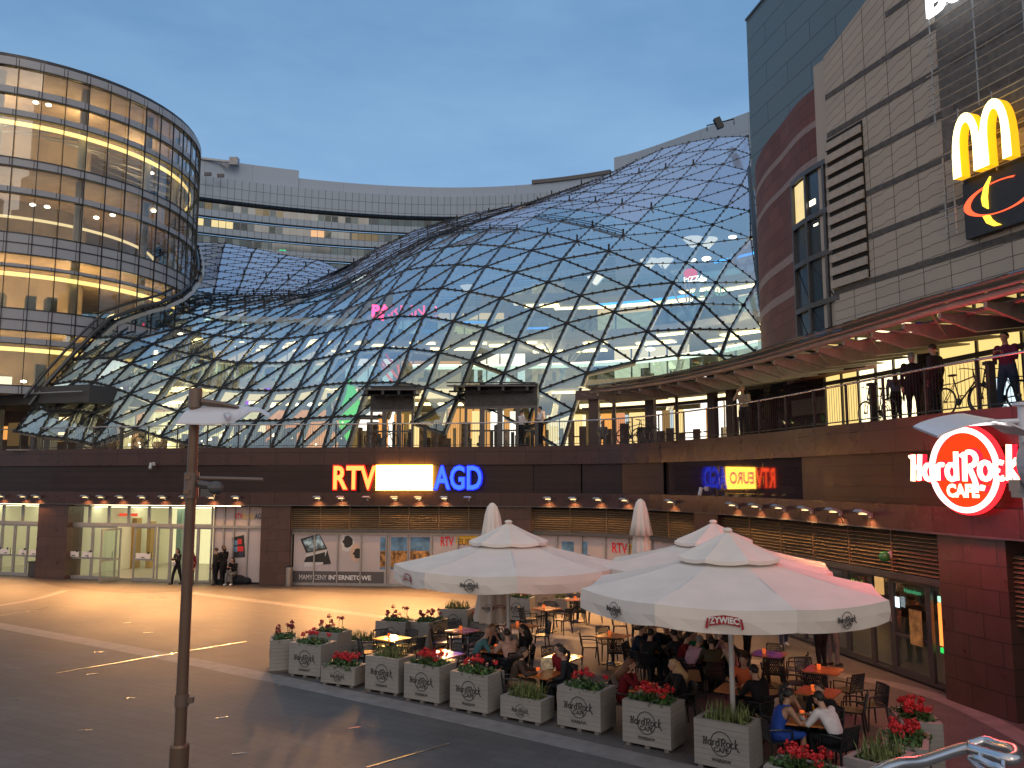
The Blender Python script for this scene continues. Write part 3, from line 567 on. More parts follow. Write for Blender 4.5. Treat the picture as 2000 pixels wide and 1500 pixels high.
# strip and panel lights under each gallery ceiling
for li, (zc, o0) in enumerate(((10.42, .6), (14.12, 4.3), (17.92, 9.2))):
    b = MB(); s = .8 if li < 2 else 27
    while s < BL.L - 2:
        w_ = rr.uniform(.8, 2.2); strip(b, s, s + w_, zc - .08, zc - .02, o0 + rr.choice([.2, 1.2, 2.6, 4.2]), rr.uniform(.4, .9), 1, BL); s += w_ * .6 + rr.uniform(.1, .7)
    b.build('ceiling_light', emis('gallery_light', (1, .80, .38), 6.0), hall, world=True)
b = MB(); s = .8
while s < 26:
    strip(b, s, s + 1.5, 9.3, 9.36, -2.6 + rr.uniform(-.5, .5), 1.1, 1, BL); s += 2.0
b.build('lamp_row', MATS['gallery_light'], hall, world=True)
b = MB(); strip(b, 21, BL.L - 4, 11.75, 12.05, .5, .12, 1.2, BL); b.build('long_light_strip', emis('strip_light', (1, .88, .62), 3.2), hall, world=True)
b = MB()
for s0, s1, z, o_ in ((31, 35.5, 16.9, 7), (37, 41, 18.4, 5.5), (42.5, 45, 19.6, 4.5), (19, 22.5, 16.4, 8.5), (23.5, 25, 16.2, 8.5), (27, 28.5, 15.6, 8)): strip(b, s0, s1, z, z + .14, o_, .1, 1, BL)
b.build('blue_neon_tube', emis('blue_neon', (.04, .38, 1.0), 3.2), hall, world=True)
rc = MB(); s = 3                                                 # slender raking columns and tree struts
while s < BL.L - 2:
    hq = 10.5 if s < 24 else (14 if s < 30 else 17.5); p = BL.at(s, 1.5, 6.45); q = BL.at(s + .8, 3.5 if s < 24 else 5.5, hq); rc.tube([p, p.lerp(q, .6), q], [.22, .2, .14], 8)
    for dx, dy in ((-2.2, 1), (2.2, 1.5), (0, 3), (-1.4, -1.5), (1.6, -1.8)) if s > 24 else (): rc.tube([p.lerp(q, .72), q + Vector((dx, dy, 1.2))], .06, 5)
    s += 6.5
rc.build('raking_column', WCOL, hall, world=True, smooth=True)
b = MB()                                                          # white cone reflectors
for px, py, Y in ((915, 563, 62), (1008, 585, 60), (1042, 590, 62), (1164, 545, 58), (1353, 470, 52), (1382, 472, 51), (1268, 512, 56), (1297, 512, 55), (440, 652, 56), (350, 650, 54)):
    c = DY(px, py, Y); b.lathe(c, [(.12, -.45), (.62, .12), (.66, .16)], 12)
b.build('cone_reflector', emis('cone_light', (1, .95, .82), 1.7), hall, world=True)
b = MB()
for px, py, Y in ((165, 753, 47), (231, 758, 47), (350, 632, 52), (352, 651, 51), (362, 646, 52), (530, 792, 47), (576, 790, 47), (607, 790, 47), (1372, 546, 45), (1352, 508, 47), (1384, 688, 41), (1270, 682, 42), (1431, 463, 47), (1380, 505, 44), (404, 622, 55), (440, 637, 55), (480, 635, 55)):
    b.sphere(DY(px, py, Y), (.26, .26, .1), 10, 6)
b.build('round_lamp', emis('round_lamp', (1, .93, .74), 5), hall, world=True)
# coloured signs and the green figure inside
tm = textmesh('PARKING', 1.05, .02, 0, .03).xf(frame_M(DY(790, 608, 54), (1, .05, 0))); o = tm.build('red_shop_sign', emis('pink_neon', (1, .05, .16), 5), hall, world=True)
tm = textmesh('PIZZA', .45, .01).xf(frame_M(DY(1355, 545, 47), (1, -.5, 0))); tm.build('pizza_sign', WHITE, hall, world=True); b = MB(); b.sphere(DY(1349, 535, 47.2), (.42, .1, .35), 10, 6); b.build('pizza_logo', emis('red_logo', (1, .05, .08), 1.6), hall, world=True)
tm = textmesh('ISLAND', .62, .01).xf(frame_M(DY(1384, 574, 44), (1, -.6, 0))); tm.build('green_shop_sign', emis('green_sign', (.35, .8, .5), .7), hall, world=True)
b = MB(); c = DY(680, 812, 44.6)                                   # tall green and black twisted figure
ring = [(0, 2.1), (.55, 1.2), (.72, .3), (.5, -.6), (.1, -1.75), (-.12, -1.75), (-.45, -.6), (-.62, .3), (-.5, 1.2)]
b.add([c + Vector((x, (-.25 if k % 2 else .1), z)) for k, (x, z) in enumerate(ring)] + [c + Vector((0, -.45, .3))], [((k + 1) % 9, k, 9) for k in range(9)])
b.build('green_banner_sculpture', mat('green_lit', (.10, .8, .12), .4, emit=(.12, 1, .10), estr=.75), hall, world=True)
b = MB(); b.tube([c + Vector((-1.0, -.3, 1.2)), c + Vector((-.95, -.3, 0)), c + Vector((-.4, -.3, -1)), c + Vector((.2, -.3, -2.0))], [.12, .2, .2, .15], 6); b.build('black_banner_sculpture', mat('gloss_black', (.01, .01, .01), .2), hall, world=True)
b = MB(); c = DY(758, 722, 50)
for x0, x1, z0, z1 in ((-.6, .1, 1.1, -.1), (-.5, .4, .5, -.9), (0, .9, .3, -.8), (.6, .9, .6, -.9), (-.2, .6, 1.0, .2)): b.tube([c + Vector((x0, 0, z0)), c + Vector(((x0 + x1) / 2 - .1, .1, (z0 + z1) / 2)), c + Vector((x1, 0, z1))], .07, 6)
b.build('red_tube_sculpture', emis('red_tubes', (1, .12, .04), 1.1), hall, world=True)
b = MB()
for px, py in ((480, 776), (522, 772), (372, 798)): c = DY(px, py, 46); b.box(c, (.35, .2, .8), .4)
b.build('violet_lantern', emis('violet', (.45, .04, .9), 1.3), hall, world=True)
# ground-level shopfronts behind the glass: orange restaurant, cream shops
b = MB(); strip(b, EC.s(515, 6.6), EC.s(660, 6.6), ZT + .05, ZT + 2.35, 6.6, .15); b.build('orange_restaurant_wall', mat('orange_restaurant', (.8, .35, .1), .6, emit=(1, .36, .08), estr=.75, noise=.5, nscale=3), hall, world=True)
b = MB(); strip(b, EC.s(80, 9), EC.s(1100, 9), ZT + 2.9, ZT + 3.4, 6.0, .3); b.build('bulkhead_light', emis('bulkhead', (1, .80, .44), 1.3), hall, world=True)
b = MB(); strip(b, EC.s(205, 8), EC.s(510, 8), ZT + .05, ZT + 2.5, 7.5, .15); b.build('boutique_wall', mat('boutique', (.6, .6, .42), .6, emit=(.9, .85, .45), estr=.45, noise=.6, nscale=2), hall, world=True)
b = MB()
for k in range(60): px = rr.uniform(200, 700); p = EC.at(EC.s(px, 6), rr.uniform(5, 6.2), ZT + rr.uniform(.3, 1.9)); b.sphere(p, rr.uniform(.03, .09), 6, 4)
b.islands('pendant_bulb', emis('bulb', (1, .85, .55), 5), hall, world=True)
b = MB()
for k in range(55): px = rr.uniform(200, 1120); s_ = EC.s(px, 5.5); w_ = rr.uniform(.1, .5); strip(b, s_, s_ + w_, ZT, ZT + rr.uniform(.5, 1.6), rr.uniform(5.0, 6.3), .3)
b.islands('shop_clutter', mat('shop_clutter', (.12, .08, .06), .7, noise=.7, nscale=4), hall, world=True)
for (x, y, z, e_, c_) in ((-20, 50, 9.5, 1300, (1, .74, .32)), (-11, 52, 9.6, 1200, (1, .74, .34)), (-14, 55, 13.4, 1300, (1, .74, .34)), (-2, 54, 9.5, 900, (1, .76, .4)), (6, 50, 9.5, 260, (1, .8, .5)), (12.5, 42.5, 9.4, 1100, (1, .68, .24)), (11.5, 46, 13.3, 450, (1, .75, .4)), (-21, 46, 7.9, 300, (1, .85, .5)), (2, 57, 13.6, 260, (1, .85, .6)), (13.0, 44, 18, 180, (1, .78, .45))):
    l_ = bpy.data.lights.new('gallery_lamp', 'POINT'); l_.energy = e_; l_.color = c_; l_.shadow_soft_size = .8; o = bpy.data.objects.new('gallery_lamp', l_); C.objects.link(o); o.parent = hall; o.location = Vector((x, y, z)) - hall.location
# ------------------------------------------------------------------ round glazed tower
MWA = 1
tw = thing('round_glass_tower', 'round glazed tower with warm lit floors and thin dark mullions at the left', 'building', (CT[0], CT[1], ZT))
def zt(py): return DY(0, py, 41.95).z
def ringband(mb, r, z0, z1, th, n=104, a0=None, a1=None):
    a0 = R(-150) if a0 is None else a0; a1 = R(60) if a1 is None else a1; A = []; U = []
    for k in range(n + 1):
        t = a0 + (a1 - a0) * k / n; c_, s_ = math.cos(t), math.sin(t)
        for q, z in ((r, z0), (r, z1), (r - th, z1), (r - th, z0)): A.append((CT[0] + c_ * q, CT[1] + s_ * q, z)); U.append((t * RT, z))
    o = len(mb.v); mb.add(A, [(4 * k + j, 4 * k + 4 + j, 4 * k + 4 + (j + 1) % 4, 4 * k + (j + 1) % 4) for k in range(n) for j in range(4)]); mb.uv[o:] = U
MW = 1.131
SPAN = tilemat('tower_spandrel', (.31, .33, .37), (.02, .022, .026), MW, 5.0, rough=.35, spec=.5, joint=.02, noise=.08, var=.04)
bands = [(111, 126), (166, 180), (210, 222), (304, 320), (360, 372), (450, 490), (510, 517), (598, 641), (655, 667), (750, 766)]
for k, (t_, b_) in enumerate(bands):
    b = MB(); ringband(b, RT + .12 + (.06 if k == 0 else 0), zt(b_), zt(t_), .3); b.build('spandrel_band', SPAN, tw, world=True, uv=True)
b = MB()
for z in (zt(126), zt(180), zt(222), zt(320), zt(372), zt(490), zt(517), zt(641), zt(667), zt(304), zt(450), zt(598), zt(750), zt(469), zt(620)): ringband(b, RT + .15, z - .03, z + .03, .08)
b.build('transom_line', STEEL, tw, world=True)
b = MB(); ringband(b, RT, zt(766), zt(116), .02); b.build('curtain_glass', glassm('tower_glass', (.74, .74, .70), .06, 2.6, refl=(.9, .95, 1)), tw, world=True)
b = MB(); nM = int(2 * math.pi * RT / MW)
for k in range(nM):
    t = 2 * math.pi * k / nM + .03; c_, s_ = math.cos(t), math.sin(t); x, y = CT[0] + c_ * (RT + .14), CT[1] + s_ * (RT + .14)
    if s_ > .75: continue
    b.box((x, y, (zt(766) + zt(112)) / 2), (.08, .04, zt(112) - zt(766)), t)
b.build('mullion', mat('mullion_black', (.02, .022, .028), .4, .5), tw, world=True)
CEIL = mat('warm_ceiling', (.64, .48, .33), .7, noise=.12, nscale=1.5); FLR = mat('tower_floor', (.12, .11, .12), .6)
for zz in (zt(118), zt(308), zt(462), zt(612), zt(756)):
    b = MB(); b.lathe((CT[0], CT[1], zz), [(RT - .15, -.25), (RT - .15, .0)], 48); b.build('floor_slab', CEIL, tw, world=True)
b = MB(); b.lathe((CT[0], CT[1], zt(766)), [(3.4, 0), (3.4, zt(118) - zt(766))], 24); b.build('core_wall', mat('tower_core', (.42, .34, .27), .7, noise=.15, nscale=.8), tw, world=True)
b = MB()
for k in range(0, nM, 4):
    t = 2 * math.pi * (k + .4) / nM; b.tube([(CT[0] + math.cos(t) * (RT - .9), CT[1] + math.sin(t) * (RT - .9), zt(766)), (CT[0] + math.cos(t) * (RT - .9), CT[1] + math.sin(t) * (RT - .9), zt(118))], .24, 10)
b.build('round_column', mat('tower_column', (.62, .60, .58), .5), tw, world=True, smooth=True)
b = MB()
for py, rad in ((226, RT - .35), (523, RT - .35), (672, RT - .35)): ringband(b, rad, zt(py + 8), zt(py), .06)
b.build('cove_light_ring', emis('cove_light', (1, .70, .24), 3.4), tw, world=True)
b = MB()
for py, rad in ((392, RT - 2.4),): ringband(b, rad, zt(py + 5), zt(py), .1)
b.build('inner_light_ring', emis('cove_light2', (1, .78, .42), 1.8), tw, world=True)
b = MB(); rr = random.Random(2)                                   # exposed trusses of the top floors
for k in range(14):
    t = R(-140) + k * R(13); p = Vector((CT[0] + math.cos(t) * (RT - .6), CT[1] + math.sin(t) * (RT - .6), zt(225))); q = Vector((CT[0] + math.cos(t + .5) * 4, CT[1] + math.sin(t + .5) * 4, zt(150))); b.tube([p, q], .07, 6); b.tube([p, Vector((CT[0] + math.cos(t - .5) * 5, CT[1] + math.sin(t - .5) * 5, zt(190)))], .06, 6)
b.build('roof_truss', mat('truss_grey', (.35, .36, .38), .5), tw, world=True)
b = MB()
for px, py in ((18, 640), (46, 745), (150, 640), (64, 400), (92, 404), (70, 200), (95, 205), (188, 425), (300, 412), (296, 338), (220, 420)):
    c = DY(px, py, tower_Y(px, py) + 1.6); b.sphere(c, (.16, .16, .08), 8, 5)
b.build('downlight', emis('downlight', (1, .92, .75), 14), tw, world=True)
b = MB(); rr = random.Random(4)
for z0 in (zt(596), zt(748)):
    for k in range(22): t = R(-150) + rr.random() * R(200); r_ = RT - rr.uniform(1.6, 3.5); b.box((CT[0] + math.cos(t) * r_, CT[1] + math.sin(t) * r_, z0 + .6), (rr.uniform(.3, 1.2), .5, rr.uniform(.7, 1.6)), t)
b.build('gym_furniture', mat('gym_furniture', (.06, .09, .10), .5, noise=.6, nscale=2), tw, world=True)
b = MB(); ringband(b, RT - 1.0, zt(747), zt(729), .3, a0=R(-140), a1=R(-60)); b.build('display_lights', emis('display', (1, .92, .72), 2.2), tw, world=True)
for z, e_ in ((zt(160), 190), (zt(240), 60), (zt(300) , 60), (zt(400), 60), (zt(440), 40), (zt(530), 230), (zt(580), 150), (zt(680), 170), (zt(735), 90)):
    for t in (-125, -80, -35, 10):
        l_ = bpy.data.lights.new('tower_lamp', 'POINT'); l_.energy = e_ * 1.0; l_.color = (1, .73, .38); l_.shadow_soft_size = .5; o = bpy.data.objects.new('tower_lamp', l_); C.objects.link(o); o.parent = tw; o.location = (math.cos(R(t)) * 6.2, math.sin(R(t)) * 6.2, z - ZT)
b = MB(); b.lathe((CT[0], CT[1], zt(111)), [(RT + .05, 0), (RT + .05, .25), (RT - .4, .3)], 64); b.build('roof_edge', SPAN, tw, world=True)
# ------------------------------------------------------------------ curved office block behind
OC = Curve([(-95, 92), (-70, 108), (-46.3, 121), (-28, 127.5), (-11.4, 130), (3, 128.5), (15.1, 124), (30, 115), (44, 103)], 12)
OC.zz = 42.0
of = thing('office_block', 'long concave office block with ribbon windows and pale panel parapet behind the glass roof', 'building', (-10, 130, 0))
def zo(py): return DY(860, py, 130).z
PAN = tilemat('office_panel', (.29, .37, .46), (.10, .11, .125), 1.06, 1.6, rough=.5, joint=.04, noise=.05, var=.03)
PAN2 = tilemat('office_parapet', (.31, .39, .49), (.22, .24, .27), 7, 8, rough=.5, joint=.03, noise=.05, var=.02)
OGL = tilemat('office_glass', (.045, .085, .10), (.012, .016, .02), 1.06, 9, rough=.08, spec=1.0, joint=.05, noise=.5, var=.75, bump=.05, nscale=.2)
b = MB(); strip(b, 1, OC.L - 1, zo(384), zo(362), 1.0, 1, 3, OC); b.build('parapet', PAN2, of, world=True, uv=True)
b = MB(); strip(b, 1, OC.L - 1, zo(423), zo(384), 0, 2, 3, OC); b.build('panel_band', PAN, of, world=True, uv=True)
levels = [(424, 430, 443, 455), (456, 460, 474, 486), (487, 491, 505, 517), (518, 522, 536, 548), (549, 553, 567, 579), (580, 584, 598, 610), (611, 615, 629, 641)]
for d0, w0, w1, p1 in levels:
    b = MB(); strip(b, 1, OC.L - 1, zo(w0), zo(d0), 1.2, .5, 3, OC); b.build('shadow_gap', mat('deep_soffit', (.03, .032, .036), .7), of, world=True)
    b = MB(); strip(b, 1, OC.L - 1, zo(w1), zo(w0), .45, .3, 3, OC); b.build('window_ribbon', OGL, of, world=True, uv=True)
    b = MB(); strip(b, 1, OC.L - 1, zo(p1), zo(w1), .2, 1, 3, OC); b.build('spandrel', PAN, of, world=True, uv=True)
def litcells(p0, p1, w0, w1, m_):
    s0, s1 = OC.s(p0), OC.s(p1); s0 = round(s0 / 1.06) * 1.06 + .04; n = max(1, int(round((s1 - s0) / 1.06))); b = MB()
    for k in range(n): strip(b, s0 + k * 1.06, s0 + k * 1.06 + .98, zo(w1) + .05, zo(w0) - .05, .43, .01, 2, OC)
    o = b.build('lit_window', m_, of, world=True)
LY = mat('lit_office', (.3, .25, .15), .4, emit=(1, .80, .36), estr=.75, noise=.3); LO = mat('lit_office_orange', (.3, .2, .12), .4, emit=(1, .55, .26), estr=.75, noise=.3); LB = mat('office_blind', (.20, .26, .27), .5, noise=.15); LD = mat('dim_office', (.16, .14, .10), .4, emit=(1, .75, .4), estr=.13, noise=.4)
litcells(384, 396, 460, 474, LY); litcells(417, 447, 460, 474, LY); litcells(447, 462, 460, 474, LD); litcells(612, 652, 460, 474, LO); litcells(680, 735, 460, 474, LD)
rr = random.Random(9)
for d0, w0, w1, p1 in levels[:4]:
    for k in range(16): px = rr.uniform(395, 1000); litcells(px, px + rr.choice([12, 24]), w0, w1, LB if rr.random() < .8 else LD)
b = MB(); strip(b, OC.s(300, 1), OC.s(578, 1), zo(384), zo(348), .8, 6, 3, OC); b.build('plant_storey', PAN2, of, world=True, uv=True)
b = MB(); strip(b, OC.s(1040, 1), OC.s(1195, 1), zo(362), zo(355), .7, 3, 3, OC); b.build('roof_capping', ALUD, of, world=True)
b = MB(); p = DY(406, 340, 119); b.box(p, (1.0, .3, .5)); p = DY(431, 343, 120); b.box(p, (1.0, .3, .5)); b.build('vent_grille', ALUD, of, world=True)
b = MB(); a = DY(388, 309, 121); c = DY(450, 316, 122); b.beam(a, c, .35, .3); b.box(c + Vector((.6, 0, 0)), (1.3, 1, 1.2)); b.beam(c + Vector((-1.5, 0, -.2)), DY(446, 327, 122), .2); b.build('roof_crane', GSTEEL, of, world=True)
tm = textmesh('SEB', 1.05, .03, 0, .05, 1.15).xf(frame_M(DY(548, 493, 125.5), (1, .16, 0))); tag(tm.build('green_letters', emis('seb_green', (.02, .8, .28), 1.3)), 'small green neon letters on the far office block above the glass roof', 'sign')
b = MB(); c = DY(525, 488, 125.5); b.add([c + Vector(q) for q in ((-.9, 0, .6), (.7, 0, .5), (.6, 0, -.7), (-.9, .4, .6), (.7, .4, .5), (.6, .4, -.7))], [(0, 2, 1), (3, 4, 5), (0, 1, 4, 3), (1, 2, 5, 4), (2, 0, 3, 5)]); b.build('lit_gable', emis('lit_gable', (1, .75, .45), .8), of, world=True)
ob2 = thing('plant_room_block', 'plain grey panelled block rising behind the crest of the glass roof', 'building', (24, 108, 0))
b = MB(); a = DY(1198, 308, 112); c = DY(1330, 268, 104); z1 = a.z; strip(b, .1, 24, 20, z1, 0, 8, 2, Curve([(a.x, a.y), ((a.x + c.x) / 2 + 1, (a.y + c.y) / 2), (c.x + 14, c.y - 14)])); b.build('wall', PAN2, ob2, world=True, uv=True)
# ------------------------------------------------------------------ right-hand buildings
BG = tilemat('blue_grey_panel', (.115, .165, .185), (.02, .025, .03), 3.6, .95, rough=.42, joint=.018, noise=.08, var=.04, offset=.5)
bb = thing('blue_panel_block', 'tall slate blue panelled block cut off by the top edge beside the glass roof', 'building', (11, 36, 15))
BC = Curve([(11.22, 37.0), (11.75, 34.0), (12.3, 31.2), (13.4, 25.5), (15.2, 17)], 6)
b = MB(); strip(b, .02, BC.L - .1, 18.4, 26.75, 0, 7, 2, BC); b.build('wall', BG, bb, world=True, uv=True); b = MB(); strip(b, 0, BC.L - .1, 26.75, 26.85, -.06, 7.1, 2, BC); b.build('roof_edge', ALUD, bb, world=True)
RED = tilemat('red_sandstone', (.16, .068, .062), (.07, .035, .032), 1.1, .55, rough=.7, spec=.3, joint=.012, noise=.18, var=.14, offset=.5)
rb = thing('red_curved_wall_block', 'dark red stone drum wall with pale bands and a tall dark framed window', 'building', (11, 33, 9))
RCp = [DY(q, y, Y) for q, y, Y in ((1545, 300, 40.0), (1496, 300, 39.0), (1474, 316, 36.3), (1490, 280, 33.6), (1524, 224, 31.3), (1560, 165, 29.2), (1608, 120, 27.7), (1660, 100, 26.6))]
RC = Curve([(p.x, p.y) for p in RCp], 8); ZR = 19.0
b = MB(); strip(b, .02, RC.L - .02, 8.6, ZR, 0, .6, .5, RC); b.build('wall', RED, rb, world=True, uv=True)
PBAND = mat('pale_stone_band', (.27, .20, .19), .7, noise=.1)
for z in (17.55, 16.2, 13.2, 11.9, 9.6):
    b = MB(); strip(b, .02, RC.L - .02, z, z + (.26 if z > 15 else .34), -.012, .2, .5, RC); b.build('pale_band', PBAND, rb, world=True)
RC.zz = 13.0; w0, w1 = RC.s(1557), RC.s(1640); wn = [9.7 + k * 1.58 for k in range(5)]
b = MB(); strip(b, w0, w1, 9.5, 16.1, -.02, .3, .5, RC); b.build('window_recess', mat('window_blue_dark', (.03, .05, .065), .15, spec=.8), rb, world=True)
b = MB()
for z in (9.5, 11.1, 12.8, 14.3, 16.05): strip(b, w0, w1, z - .09, z + .09, -.14, .12, .5, RC)
for t in (0, .42, .8): s_ = w0 + (w1 - w0) * t; strip(b, s_ - .05, s_ + .07, 9.5, 16.1, -.13, .11, .5, RC)
b.build('window_frame', ALUD, rb, world=True)
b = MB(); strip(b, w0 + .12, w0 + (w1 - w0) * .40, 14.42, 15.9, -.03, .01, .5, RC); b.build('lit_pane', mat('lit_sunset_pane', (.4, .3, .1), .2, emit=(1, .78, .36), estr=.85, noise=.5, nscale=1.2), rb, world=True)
b = MB(); strip(b, w0 + .1, w1 - .1, 9.95, 10.03, -.035, .01, .5, RC); strip(b, w0 + .2, w0 + .9, 9.65, 9.72, -.035, .01, .5, RC); b.build('neon_line', MATS['blue_neon'], rb, world=True)
b = MB(); s_ = w0 + (w1 - w0) * .40 + .2; strip(b, s_, s_ + .35, 14.75, 14.95, -.04, .01, .5, RC); strip(b, s_ + .2, s_ + .45, 13.95, 14.02, -.04, .01, .5, RC); b.build('tube_lamp', MATS['strip_light'], rb, world=True)
b = MB()
for z0_, z1_ in ((9.6, 11.0), (11.2, 12.7)):
    a_ = RC.at(w0 + .1, -.03, z1_); c_ = RC.at(w0 + (w1 - w0) * .42, -.03, z0_); b.beam(a_, c_, .05); b.beam(RC.at(w0 + (w1 - w0) * .42, -.03, z1_), RC.at(w1 - .3, -.03, z0_), .05)
b.build('brace_behind_glass', STEEL, rb, world=True)
BEI = tilemat('beige_stone_cladding', (.42, .365, .305), (.05, .045, .04), .98, .455, rough=.7, spec=.3, joint=.012, noise=.10, var=.05, nscale=1.2)
bg_ = thing('beige_stone_block', 'beige stone clad block with dark horizontal stripes carrying the bright signs', 'building', (12, 25, 10))
WC = Curve([(11.04, 27.55), (12.2, 23.95), (13.33, 20.6), (14.55, 16.8), (15.8, 12.5), (16.7, 8)], 6); WC.zz = 14.0; ZB0, ZB1 = 10.0, 19.8
b = MB(); strip(b, .02, WC.L - .1, ZB0, ZB1 + 5, 0, .8, .6, WC)
b.v = [(x, y, ZB1 + min(5, max(0, (27.55 - y) * .42)) if z > ZB1 + 4.9 else z) for x, y, z in b.v]; b.build('wall', BEI, bg_, world=True, uv=True)
b = MB(); b.box((11.08, 27.75, (ZB0 + ZB1) / 2), (.06, .9, ZB1 - ZB0 - .02), .3); b.build('corner_edge', mat('beige_edge', (.40, .35, .30), .7), bg_, world=True)
STR = mat('dark_stone_stripe', (.085, .075, .068), .7, noise=.25, nscale=5)
for z in (11.2, 12.66, 14.1, 15.45, 16.8, 18.2, 19.6, 21.0):
    b = MB(); strip(b, .03 if z < 19 else 3.0, WC.L - .2, z, z + .2, -.012, .1, .6, WC); b.build('dark_stripe', STR, bg_, world=True)
l0, l1 = WC.s(1618), WC.s(1692); b = MB(); strip(b, l0, l1, 11.45, 16.75, -.02, .1, .5, WC); b.build('louvre_void', MATS['black_void'], bg_, world=True)
b = MB(); z = 11.42
while z < 16.7: strip(b, l0, l1, z, z + .27, -.12, .06, .5, WC); z += .445
b.build('stone_louvre', mat('beige_louvre', (.40, .345, .29), .7, noise=.12), bg_, world=True)
b = MB()
for (p0, p1, z0, z1, st) in ((1836, 2040, 15.2, 19.6, .30), (1846, 1880, 11.9, 14.0, .22), (1880, 2040, 13.2, 15.2, .30)):
    s0, s1 = WC.s(p0), WC.s(p1); z = z0
    while z < z1: b.tube([WC.at(s0 + (s1 - s0) * t / 4, -.32, z) for t in range(5)], .018, 5); z += st
    n = max(1, int((s1 - s0) / 1.1))
    for k in range(n + 1): s_ = s0 + .2 + (s1 - s0 - .3) * k / n; b.tube([WC.at(s_, -.30, z0 - .1), WC.at(s_, -.30, z1 + .1)], .022, 5)
b.build('cable_trellis', mat('galvanised_rod', (.42, .42, .40), .4, .7), bg_, world=True)
b = MB(); strip(b, WC.s(1846), WC.s(2100), 14.35, 19.4, -.012, .05, .6, WC); b.build('recessed_dark_panel', mat('grey_mesh', (.13, .12, .11), .7, noise=.2), bg_, world=True)
# signs on the beige wall ------------------------------------------------
def arch_pts(cx, w_, h_, n=14):
    return [(cx - w_ / 2 * math.cos(math.pi * k / n), h_ * (math.sin(math.pi * k / n) ** .62)) for k in range(n + 1)]
sg = thing('golden_arches_sign', 'huge glowing yellow double arch letter M standing off the beige stone wall', 'sign', WC.at(WC.s(1913, -.62), -.62, 13.2))
s0 = WC.s(1913, -.62); tn = WC.tan(s0); rx = Vector((tn.x, tn.y, 0)).normalized()
for nm_, m_, y0, y1, gr_ in (('letter_side', mat('arch_side', (.9, .5, .02), .4, emit=(1, .48, .01), estr=1.1), .30, -.0, 0.0), ('letter_face', emis('arch_face', (1.0, .83, .30), 5.5), -.0, -.02, -.012)):
    b = MB(); H = 1.72; Wd = 2.15
    def outl(inner):
        o_ = []
        for cx in (-Wd / 4 + .0, Wd / 4 - .0):
            pass
        return o_
    for cx, ww in ((-.44, .80), (.44, .80)):
        n = 16; vs = []
        for k in range(n + 1):
            t = math.pi * k / n; c_, s_ = math.cos(t), math.sin(t); th = .13 + .045 * (1 - s_) + gr_
            xo = cx - (ww / 2 + .06) * c_; zo_ = H * s_ ** .60; xi = cx - max(0.0, (ww / 2 + .06 - 1.55 * th)) * c_; zi = (H - .26) * s_ ** .60 if 0 < k < n else 0
            for x_, z_ in ((xo, zo_), (xi, zi)):
                for y_ in (y1, y0): vs.append((x_, y_, z_))
        fs = []
        for k in range(n):
            a = 4 * k; fs += [(a, a + 4, a + 6, a + 2), (a + 1, a + 3, a + 7, a + 5), (a, a + 1, a + 5, a + 4), (a + 2, a + 6, a + 7, a + 3)]
        fs += [(0, 2, 3, 1), (4 * n, 4 * n + 1, 4 * n + 3, 4 * n + 2)]; b.add(vs, fs)
    b.xf(frame_M(Vector(sg.location), rx)); b.build(nm_, m_, sg, world=True)
sg2 = thing('dark_panel_sign', 'black panel sign with a glowing orange ring crossed by a yellow blade', 'sign', WC.at(WC.s(1940, -.2), -.2, 12.35))
b = MB(); strip(b, WC.s(1876, -.22), WC.s(2090), 11.55, 13.3, -.22, .2, .6, WC); b.build('panel', mat('sign_black', (.015, .014, .016), .4, noise=.2), sg2, world=True)
s0 = WC.s(1943, -.25); tn = WC.tan(s0); Mx = frame_M(WC.at(s0, -.25, 12.42), tn)
def blade(pts, m_, nm, y=0.0):
    n = len(pts); vs = []
    for x, z, w_ in pts: vs += [(x, y, z + w_ / 2), (x, y, z - w_ / 2), (x, y + .05, z + w_ / 2), (x, y + .05, z - w_ / 2)]
    fs = [f for k in range(n - 1) for a in (4 * k,) for f in ((a, a + 4, a + 5, a + 1), (a, a + 2, a + 6, a + 4), (a + 1, a + 5, a + 7, a + 3))]
    mb = MB(); mb.add(vs, fs); mb.xf(Mx); mb.build(nm, m_, sg2, world=True)
n = 40; vs = []; fs = []; b = MB()
for k in range(n + 1):
    t = R(62) + R(285) * k / n; e1 = 1.02; e2 = .43; c_, s_ = math.cos(t), math.sin(t); w_ = .035 + .08 * abs(c_) ** 2
    for sgn in (1, -1): vs.append(((e1 + sgn * w_ * .9) * c_, 0, (e2 + sgn * w_ * .35) * s_)); vs.append(((e1 + sgn * w_ * .9) * c_, .05, (e2 + sgn * w_ * .35) * s_))
for k in range(n): a = 4 * k; fs += [(a, a + 2, a + 6, a + 4), (a, a + 4, a + 5, a + 1), (a + 2, a + 3, a + 7, a + 6)]
b.add(vs, fs); b.xf(Mx); b.build('glowing_ring', emis('ring_orange', (1, .11, .04), 2.0), sg2, world=True)
def crescent(pl, pr, nm, m_):
    b = MB(); n = len(pl); vs = [(x, -.03, z) for x, z in pl] + [(x, -.03, z) for x, z in pr] + [(x, .03, z) for x, z in pl] + [(x, .03, z) for x, z in pr]
    b.add(vs, [f for k in range(n - 1) for f in ((k, k + 1, n + k + 1, n + k), (k, 2 * n + k, 2 * n + k + 1, k + 1), (n + k, n + k + 1, 3 * n + k + 1, 3 * n + k))]); b.xf(Mx); b.build(nm, m_, sg2, world=True)
AY = emis('blade_yellow', (1, .62, .05), 2.4)
crescent([(-.22, .62), (-.42, .4), (-.53, .1), (-.50, -.12), (-.36, -.24)], [(-.22, .62), (-.32, .35), (-.36, .1), (-.36, -.08), (-.36, -.24)], 'blade', AY)
crescent([(-.52, -.40), (-.42, -.62), (-.22, -.76), (.0, -.78)], [(-.33, -.42), (-.27, -.55), (-.15, -.68), (.0, -.78)], 'blade', AY)
